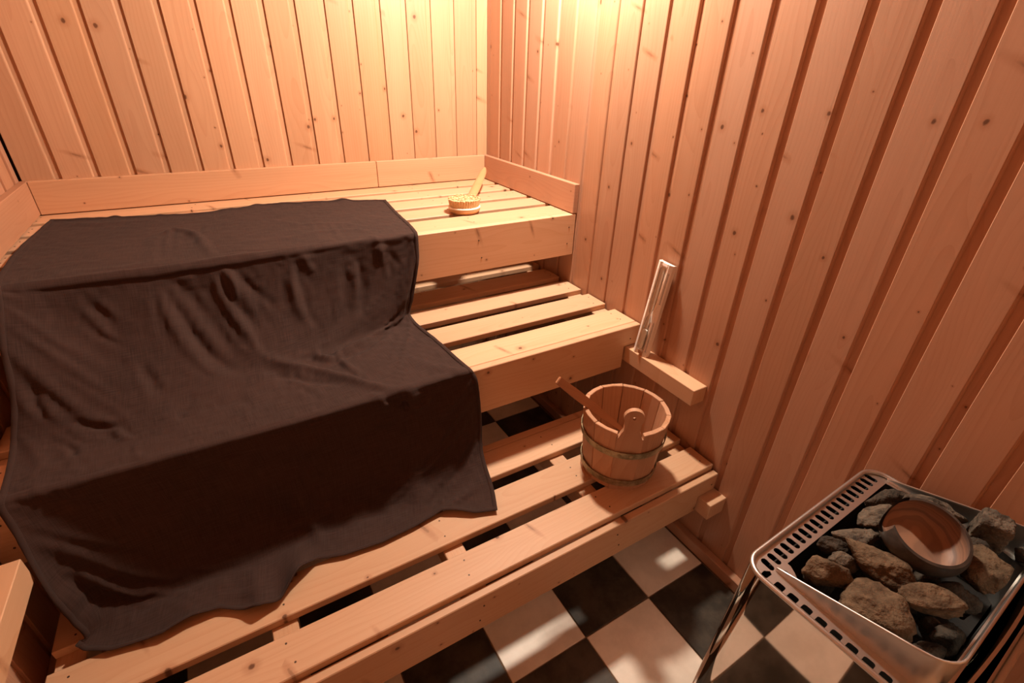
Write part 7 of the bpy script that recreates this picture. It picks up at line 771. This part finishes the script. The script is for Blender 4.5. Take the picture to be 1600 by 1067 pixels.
# sand timer leaning on the right wall
def timer():
    base = Vector((-.0415, -1.101, .5552)); top = Vector((-.0160, -1.115, .850))
    zax = (top - base); Lh = zax.length; zax.normalize()
    xax = Vector((0, -1, 0)); xax = (xax - zax * xax.dot(zax)).normalized()
    yax = zax.cross(xax)                                     # points into the wall
    mt = Matrix((xax, yax, zax)).transposed().to_4x4(); mt.translation = base
    t = thing('sand_timer', 'pale wooden sand timer with a slim glass tube, leaning on the right wall', 'timer'); t.matrix_world = mt
    obj('back_plate', box_bm(-.0255, .0255, -.0015, .009, .012, Lh - .001, .0012), W_timer, t)
    for s in (-1, 1):
        poly = [(s * .0098, -.0012), (s * .0098, -.0035), (s * .0165, -.0095), (s * .0268, -.0040), (s * .0268, .009), (s * .0256, .009), (s * .0256, -.0012)]
        bm = prism_bm(poly, 0, Lh, lambda u, v, d: (u, v, d))
        f = obj('side_rail', bm, W_timer, t)
        tk = bmesh.new()
        dx = Vector((s * .0103, .0055)).normalized()
        for seg in ((.018, .118), (.178, .272)):
            k = 0; z = seg[0]
            while z < seg[1]:
                ln = .0030 if k % 5 else .0052
                m0 = Vector((s * .0212, -.0070)); a = m0 - dx * ln / 2; b = m0 + dx * ln / 2
                nn = Vector((-dx.y, dx.x)) * (.0003 if s < 0 else -.0003); 
                if nn.y > 0: nn = -nn
                q = [tk.verts.new((p.x + nn.x, p.y + nn.y, zz)) for p, zz in ((a, z), (b, z), (b, z + .0013), (a, z + .0013))]
                tk.faces.new(q); z += .0036; k += 1
        o = obj('printed_scale', tk, M_tick, f); o['kind'] = 'stuff'
    for z in (.0, Lh - .010):
        obj('end_cap', box_bm(-.0096, .0096, -.0065, -.0013, z + (0 if z else .012), z + (.010 if z else .020), .001), W_timer, t)
    zn = Lh * .47
    prof = [(0, .022), (.0075, .023), (.0083, .030), (.0083, zn - .035), (.0060, zn - .014), (.0020, zn), (.0060, zn + .014), (.0083, zn + .035), (.0083, Lh - .022), (.0070, Lh - .014), (0, Lh - .013)]
    prof += [(max(0, r_ - .0007), z + (.0006 if i < 2 else -.0006 if i > 8 else 0)) for i, (r_, z) in reversed(list(enumerate(prof)))]
    g = smooth(obj('glass_tube', lathe_bm(prof, 20), M_glass, t, (0, -.0102, 0)), 60)
    obj('sand', lathe_bm([(0, .0235), (.0069, .0245), (.0076, .031), (.0076, .084), (0, .088)], 18), M_sand, g)
timer()

# round brush on the upper bench
def brush():
    c = Vector((-.345, -.492, .8794))
    t = thing('bath_brush', 'round wooden bath brush lying bristles up on the upper bench', 'brush', c)
    rb = .054
    a = math.atan2(.34, .25)
    h = smooth(obj('head', lathe_bm([(0, 0), (rb - .012, 0), (rb - .003, .005), (rb, .011), (rb - .001, .0165), (0, .017)], 40), W_brush, t), 35)
    smooth(obj('band', lathe_bm([(rb - .012, .0165), (rb, .0166), (rb + .0005, .020), (rb - .002, .0225), (rb - .012, .0228), (rb - .012, .0165)], 40), M_band, t), 35)
    br = bmesh.new(); r2 = random.Random(8)
    k = 0
    for ring, cnt in enumerate([1, 7, 13, 19, 25, 32, 38]):
        for q in range(cnt):
            rr_ = (rb - .008) * ring / 6; an = 2 * math.pi * (q + .3 * ring) / cnt
            ax, ay = rr_ * math.cos(an), rr_ * math.sin(an); le = .030 + r2.uniform(-.002, .002); sp = 1 + .10 * ring / 6
            tx_, ty_ = ax * sp + r2.uniform(-.001, .001), ay * sp + r2.uniform(-.001, .001)
            tube_bm([(ax, ay, .017), (ax * (1 + sp) / 2, ay * (1 + sp) / 2, .017 + le / 2), (tx_, ty_, .017 + le)], [.0036, .0040, .0044], 6, bm=br)
    lathe_bm([(0, .018), (rb - .0075, .018), (rb - .0035, .030), (rb - .0030, .0425), (0, .0435)], 32, bm=br)
    o = obj('bristles', br, M_bristle, t); o['kind'] = 'stuff'
    # handle: springs from the head, rises towards the back corner
    d0 = Vector((math.cos(a), math.sin(a), 0))
    P0 = Vector((d0.x * (rb - .010), d0.y * (rb - .010), .010)); P3 = Vector((-.088, -.148, .948)) - c
    P1 = P0 + d0 * .10 + Vector((0, 0, .010)); P2 = P3 - d0 * .12 - Vector((0, 0, .022))
    bm = bmesh.new(); rows = []
    for k in range(17):
        f = k / 16; p = P0 * (1 - f) ** 3 + P1 * 3 * f * (1 - f) ** 2 + P2 * 3 * f * f * (1 - f) + P3 * f ** 3
        tg = (-P0 * 3 * (1 - f) ** 2 + P1 * (3 * (1 - f) ** 2 - 6 * f * (1 - f)) + P2 * (6 * f * (1 - f) - 3 * f * f) + P3 * 3 * f * f).normalized()
        sd = tg.cross(Vector((0, 0, 1))).normalized(); nn = sd.cross(tg)
        wv = .0145 + .0035 * math.sin(f * math.pi) - .002 * f; 
        if k == 16: wv *= .55
        if k == 15: wv *= .9
        tt = .0072
        rows.append([bm.verts.new(p + sd * wv * math.cos(q * math.pi / 5) + nn * tt * math.sin(q * math.pi / 5)) for q in range(10)])
    for A, B in zip(rows, rows[1:]):
        for j in range(10): bm.faces.new((A[j], A[(j + 1) % 10], B[(j + 1) % 10], B[j]))
    bm.faces.new(rows[0][::-1]); bm.faces.new(rows[-1]); bmesh.ops.recalc_face_normals(bm, faces=bm.faces)
    smooth(obj('handle', bm, W_brush, t), 60)
brush()

# ---------------------------------------------------------------- heater
def rrect(x0, x1, y0, y1, rad, n=6):
    P = []
    for (cx, cy, a0) in ((x1 - rad, y1 - rad, 0), (x0 + rad, y1 - rad, 90), (x0 + rad, y0 + rad, 180), (x1 - rad, y0 + rad, 270)):
        for k in range(n + 1):
            a = R(a0 + 90 * k / n); P.append((cx + rad * math.cos(a), cy + rad * math.sin(a)))
    return P
HL = Vector((-.476, -1.782, 0)); HA = R(2.2)
def H3(u, v, z=0): return Vector((HL.x + u * math.cos(HA) + v * math.sin(HA), HL.y + u * math.sin(HA) - v * math.cos(HA), z))
HT = .65
def sheet(name, outer, holes, th, mat, parent, z):
    cu = bpy.data.curves.new(name, 'CURVE'); cu.dimensions = '2D'; cu.fill_mode = 'BOTH'; cu.extrude = th / 2
    for poly in [outer] + holes:
        sp = cu.splines.new('POLY'); sp.points.add(len(poly) - 1); sp.use_cyclic_u = True
        for p, (u, v) in zip(sp.points, poly): p.co = (u, v, 0, 1)
    tmp = bpy.data.objects.new(name, cu); COL.objects.link(tmp)
    me = bpy.data.meshes.new_from_object(tmp.evaluated_get(bpy.context.evaluated_depsgraph_get()))
    bpy.data.objects.remove(tmp); bpy.data.curves.remove(cu); me.name = name
    return obj(name, me, mat, parent, (0, 0, z))
def heater():
    # local frame: x = u (towards the right wall), y = -v (v runs towards the camera)
    t = thing('sauna_heater', 'polished steel sauna heater full of stones in the bottom right corner', 'heater', HL, (0, 0, HA))
    U0, U1, V0, V1, RC = -.001, .409, -.013, .268, .034
    # casing: thin wall with rounded corners, mirror-polished
    bm = bmesh.new(); rows = []
    for z, ex in ((.06, .016), (.62, .001), (.646, 0)):
        rows.append([bm.verts.new((x, y, z)) for x, y in rrect(U0 - ex * .6, U1 + ex * .2, -V1 - ex * .3, -V0 + ex, RC)])
    for A, B in zip(rows, rows[1:]):
        for j in range(len(A)): bm.faces.new((A[j], A[(j + 1) % len(A)], B[(j + 1) % len(A)], B[j]))
    bm.faces.new(rows[0][::-1])
    smooth(obj('casing', bm, M_mirror, t), 30)
    for (u, v) in ((.03, .03), (.38, .03), (.03, .24), (.38, .24)):
        obj('leg', lathe_bm([(0, .0), (.016, .0), (.016, .004), (.011, .006), (.011, .06), (0, .06)], 12), M_steel, t, (u, -v, .0006))
    # rolled rim
    rim = [(x, y, .648) for x, y in rrect(U0 + .001, U1 - .001, -V1 + .001, -V0 - .001, RC, 8)]
    smooth(obj('rim', tube_bm(rim, .0042, 8, closed=True), M_steel, t), 50)
    # perforated top plate: slots along the back, square holes along the left, stone opening
    outer = [(x, y) for x, y in rrect(U0 + .003, U1 - .003, -V1 + .003, -V0 - .003, RC - .003, 6)]
    holes = []
    for k in range(21):
        u = .0335 + .0183 * k; v = .0088 - .0003 * k; le, wd = .0225, .0112
        lean = 0.0
        if k == 0: lean = .35
        pts = []
        for q in range(12):
            a = 2 * math.pi * q / 12; px_ = wd / 2 * math.cos(a); py_ = wd / 2 * math.sin(a) + (le - wd) / 2 * (1 if math.sin(a) > -1e-6 and q <= 6 else -1)
            pts.append((u + px_ + lean * py_ * .3, -(v - py_)))
        if U0 + .01 < u < U1 - .012: holes.append(pts)
    for q, (u, v) in enumerate([(.0165, .0175)]):
        holes.append([(u - .010, -v - .002), (u - .008, -v + .0045), (u + .002, -v + .005), (u + .009, -v - .0005), (u + .006, -v - .0055), (u - .006, -v - .005)])
    for k in range(11):
        u, v = .0132 - .0003 * k, .0411 + .0209 * k; hs = .0071
        if v > V1 - .015: break
        holes.append([(x, y) for x, y in rrect(u - hs, u + hs, -v - hs, -v + hs, .0034, 3)])
    holes.append(rrect(.0420 - .0056, .0420 + .0056, -.034 - .0056, -.034 + .0056, .0034, 3))
    holes.append([(.062, -.0245), (.062, -.030), (.056, -.040), (.048, -.050), (.042, -.060), (.040, -.200), (.056, -.229), (.380, -.229), (.392, -.200), (.392, -.0245)])
    holes.append([(.050, -.2375), (.050, -.260), (.395, -.260), (.395, -.2375)])
    sheet('top_plate', outer, holes, .0014, M_steel, t, .6435)
    # stone basket: its upper edge rises towards the front
    lip0, lip1, vb = .0345, .399, .0225
    def zl(v): return .650 + max(0, v - vb) * .285
    vf = .2315
    path = [(lip0, vb)] + [(lip0, vb + (vf - .030 - vb) * k / 6) for k in range(1, 7)]
    for k in range(1, 7): a = R(15 * k); path.append((lip0 + .028 * (1 - math.cos(a)), vf - .028 + .028 * math.sin(a)))
    for k in range(1, 6): path.append((lip0 + .028 + (lip1 - lip0 - .056) * k / 5, vf))
    for k in range(1, 7): a = R(15 * k); path.append((lip1 - .028 + .028 * math.sin(a), vf - .028 + .028 * math.cos(a)))
    for k in range(1, 7): path.append((lip1, vf - .028 - (vf - .028 - vb) * k / 6))
    bm = bmesh.new(); ri, ro = [], []
    cu, cv = (lip0 + lip1) / 2, .125
    for (u, v) in path:
        dv = Vector((u - cu, v - cv)); dv.normalize(); tk = .0012
        q = zl(v)
        ri.append([bm.verts.new((u, -v, z)) for z in (.47, q)]); ro.append([bm.verts.new((u + dv.x * tk, -(v + dv.y * tk), z)) for z in (.47, q)])
    for k in range(len(path) - 1):
        bm.faces.new((ri[k][0], ri[k + 1][0], ri[k + 1][1], ri[k][1])); bm.faces.new((ro[k][0], ro[k][1], ro[k + 1][1], ro[k + 1][0])); bm.faces.new((ri[k][1], ri[k + 1][1], ro[k + 1][1], ro[k][1]))
    bmesh.ops.recalc_face_normals(bm, faces=bm.faces)
    b = smooth(obj('stone_basket', bm, M_steel, t), 40)
    edge = [(u, -v, zl(v)) for u, v in path]
    smooth(obj('basket_edge', tube_bm(edge, .0018, 6), M_steel, b), 60)
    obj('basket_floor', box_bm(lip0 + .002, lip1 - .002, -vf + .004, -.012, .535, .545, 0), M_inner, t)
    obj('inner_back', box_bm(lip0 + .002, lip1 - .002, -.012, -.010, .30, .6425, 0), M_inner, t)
    # front: curved outer strip, flat strip and front panel
    pts = [(.06 + .34 * k / 10, -(.2445 + .006 * math.sin(k / 10 * math.pi)), .652) for k in range(11)]
    bm = bmesh.new(); A = [(bm.verts.new((x, y, z)), bm.verts.new((x, y - .004, z)), bm.verts.new((x, y - .004, z - .05)), bm.verts.new((x, y, z - .05))) for x, y, z in pts]
    for P_, Q_ in zip(A, A[1:]):
        for j in range(4): bm.faces.new((P_[j], P_[(j + 1) % 4], Q_[(j + 1) % 4], Q_[j]))
    bm.faces.new(A[0][::-1]); bm.faces.new(A[-1]); bmesh.ops.recalc_face_normals(bm, faces=bm.faces)
    smooth(obj('heat_shield', bm, M_steel, t), 40)
heater()

def rock(name, seed, A, B, width, height, z, mat, label, roll=0.0, boxy=False):
    """angular stone with its long axis from A to B (xy)"""
    A = Vector((A[0], A[1], 0)); B = Vector((B[0], B[1], 0)); d = B - A; L_ = d.length
    rg = np.random.RandomState(seed)
    bm = bmesh.new(); bmesh.ops.create_icosphere(bm, subdivisions=4, radius=1)
    V = np.array([v.co[:] for v in bm.verts])
    n = rg.normal(size=(15, 3)); n /= np.linalg.norm(n, axis=1)[:, None]; h = rg.uniform(.62, 1.0, 15)
    if boxy: n[:6] = [(1, .08, 0), (-1, 0, .1), (0, 1, .1), (.1, -1, 0), (.05, 0, 1), (0, 0, -1)]; n /= np.linalg.norm(n, axis=1)[:, None]; h[:6] = .66; h[6:] = .98
    dots = V @ n.T; rad = np.min(np.where(dots > .05, h / np.maximum(dots, .05), 9), axis=1); rad = np.minimum(rad, 1.18)
    P = V * rad[:, None]
    P /= np.abs(P).max(0) 
    for k, v in enumerate(bm.verts):
        q = Vector(P[k]); nn = noise.noise(q * 2.3 + Vector((seed * 3.1, 0, 0))) * .10 + noise.noise(q * 6 + Vector((seed, 2, 0))) * .06 - abs(noise.noise(q * 9 + Vector((seed, 7, 0)))) * .06 + noise.noise(q * 17 + Vector((seed, 5, 0))) * .03
        q = q * (1 + nn * (.45 if boxy else 1)); v.co = (q.x * L_ / 2, q.y * width / 2, q.z * height / 2)
    c = (A + B) / 2
    me = bpy.data.meshes.new(name); bm.to_mesh(me); bm.free()
    for p in me.polygons: p.use_smooth = True
    o = obj(name, me, mat, None, (c.x, c.y, z))
    o.rotation_euler = (Matrix.Rotation(math.atan2(d.y, d.x), 3, 'Z') @ Matrix.Rotation(roll, 3, 'X')).to_euler()
    tag(o, label, 'stone', 'sauna stones in the heater')
    return o
STN = [
    # A, B, width, height, z, material, seed, roll, label
    ((-.193, -1.812), (-.095, -1.822), .032, .036, .650, 2, 3, .1, 'flat dark sauna stone at the far corner of the heater, beside the slotted edge'),
    ((-.243, -1.824), (-.158, -1.848), .050, .050, .655, 0, 11, .2, 'pale grey angular sauna stone between the slotted edge and the brown bowl'),
    ((-.305, -1.810), (-.240, -1.860), .050, .050, .648, 0, 5, -.2, 'grey wedge shaped sauna stone left of the bowl, second from the slotted edge'),
    ((-.342, -1.806), (-.300, -1.838), .030, .030, .645, 2, 8, 0, 'small dark sauna stone half hidden against the slotted edge'),
    ((-.412, -1.824), (-.350, -1.862), .056, .068, .648, 1, 14, .3, 'rounded brown sauna stone at the left corner of the heater'),
    ((-.350, -1.828), (-.322, -1.866), .030, .040, .650, 0, 21, .2, 'small pointed sauna stone just right of the rounded corner stone'),
    ((-.312, -1.832), (-.296, -1.945), .062, .062, .662, 1, 27, -.2, 'long speckled sauna stone running from the middle towards the front, left of the bowl'),
    ((-.378, -1.862), (-.398, -1.962), .076, .062, .660, 1, 33, .15, 'large rough brown sauna stone beside the raised left side of the basket'),
    ((-.352, -1.922), (-.290, -1.990), .044, .046, .680, 1, 42, -.5, 'long smooth reddish sauna stone lying at the front left of the basket'),
    ((-.278, -1.930), (-.222, -1.985), .050, .044, .644, 2, 47, 0, 'dark sauna stone in the shade right under the bowl'),
    ((-.207, -1.988), (-.126, -1.945), .060, .064, .664, 1, 52, .5, 'pale triangular sauna stone at the front right below the bowl'),
    ((-.106, -1.920), (-.094, -1.964), .044, .066, .680, 0, 58, .1, 'square edged block of sauna stone standing against the wall side'),
    ((-.140, -1.822), (-.098, -1.915), .040, .060, .668, 0, 64, .2, 'glittering grey sauna stone behind the bowl along the wall side'),
    ((-.150, -1.930), (-.118, -1.960), .036, .040, .660, 2, 70, 0, 'small sauna stone squeezed between the square block and the triangular stone'),
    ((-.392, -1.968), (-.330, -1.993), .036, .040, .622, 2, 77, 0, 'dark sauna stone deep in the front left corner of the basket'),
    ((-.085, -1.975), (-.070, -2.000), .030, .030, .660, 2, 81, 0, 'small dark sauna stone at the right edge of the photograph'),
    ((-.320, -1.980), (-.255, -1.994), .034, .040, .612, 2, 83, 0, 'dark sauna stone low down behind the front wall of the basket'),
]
for k, (A, B, wd, ht, z, mi, seed, roll, lab) in enumerate(STN):
    rock('sauna_stone', seed, A, B, wd, ht, z, M_stone[mi], lab, roll, seed == 58)
r5 = random.Random(12)
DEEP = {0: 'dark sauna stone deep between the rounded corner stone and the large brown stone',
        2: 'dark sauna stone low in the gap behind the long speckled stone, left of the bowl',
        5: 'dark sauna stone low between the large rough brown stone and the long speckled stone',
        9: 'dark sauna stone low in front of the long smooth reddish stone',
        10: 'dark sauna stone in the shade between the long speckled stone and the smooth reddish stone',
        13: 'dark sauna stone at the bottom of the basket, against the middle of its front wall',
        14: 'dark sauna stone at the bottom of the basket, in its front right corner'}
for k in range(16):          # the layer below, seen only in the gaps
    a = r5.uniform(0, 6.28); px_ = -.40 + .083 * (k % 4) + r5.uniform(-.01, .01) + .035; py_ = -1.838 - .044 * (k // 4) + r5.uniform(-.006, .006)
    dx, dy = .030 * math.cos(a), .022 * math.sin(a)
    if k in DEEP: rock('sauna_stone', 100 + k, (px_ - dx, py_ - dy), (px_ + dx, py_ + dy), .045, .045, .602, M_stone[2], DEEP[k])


def bowl():
    n_ = Vector((-.2281, -.2645, 1)).normalized(); c_ = Vector((-.2314, -1.8997, .713))
    t = thing('bowl', 'small dark brown bowl with banded inside, lying tilted on the heater stones', 'bowl', c_ - n_ * .0495)
    t.rotation_euler = Vector((0, 0, 1)).rotation_difference(n_).to_euler()
    Rm, Hb = .0545, .0495
    prof_o = [(0, 0), (.030, .0), (.040, .0025), (.051, .010), (.0585, .021), (.0605, .030), (.0590, .040), (Rm, Hb)]
    prof_i = [(Rm - .0045, Hb + .0005), (.0530, .0395), (.0545, .030), (.0525, .022), (.046, .013), (.034, .0075), (.018, .006), (0, .0055)]
    A2 = Vector((.016, .047)); B2 = Vector((-.044, .034))
    dd = (B2 - A2).normalized(); nrm = Vector((-dd.y, dd.x)); off = nrm.dot(A2)
    if off < 0: nrm = -nrm; off = -off
    off = .042
    def cut(bm):
        geom = bm.verts[:] + bm.edges[:] + bm.faces[:]
        bmesh.ops.bisect_plane(bm, geom=geom, plane_co=Vector((nrm.x * off, nrm.y * off, .046)), plane_no=Vector((nrm.x, nrm.y, .25)).normalized(), clear_outer=True)
    bm = lathe_bm(prof_o + prof_i[:1], 56); cut(bm); smooth(obj('outer_wall', bm, M_bowlout, t), 50)
    bm = lathe_bm(prof_i, 56); cut(bm)
    smooth(obj('inner_wall', bm, M_bowl, t), 60)
bowl()
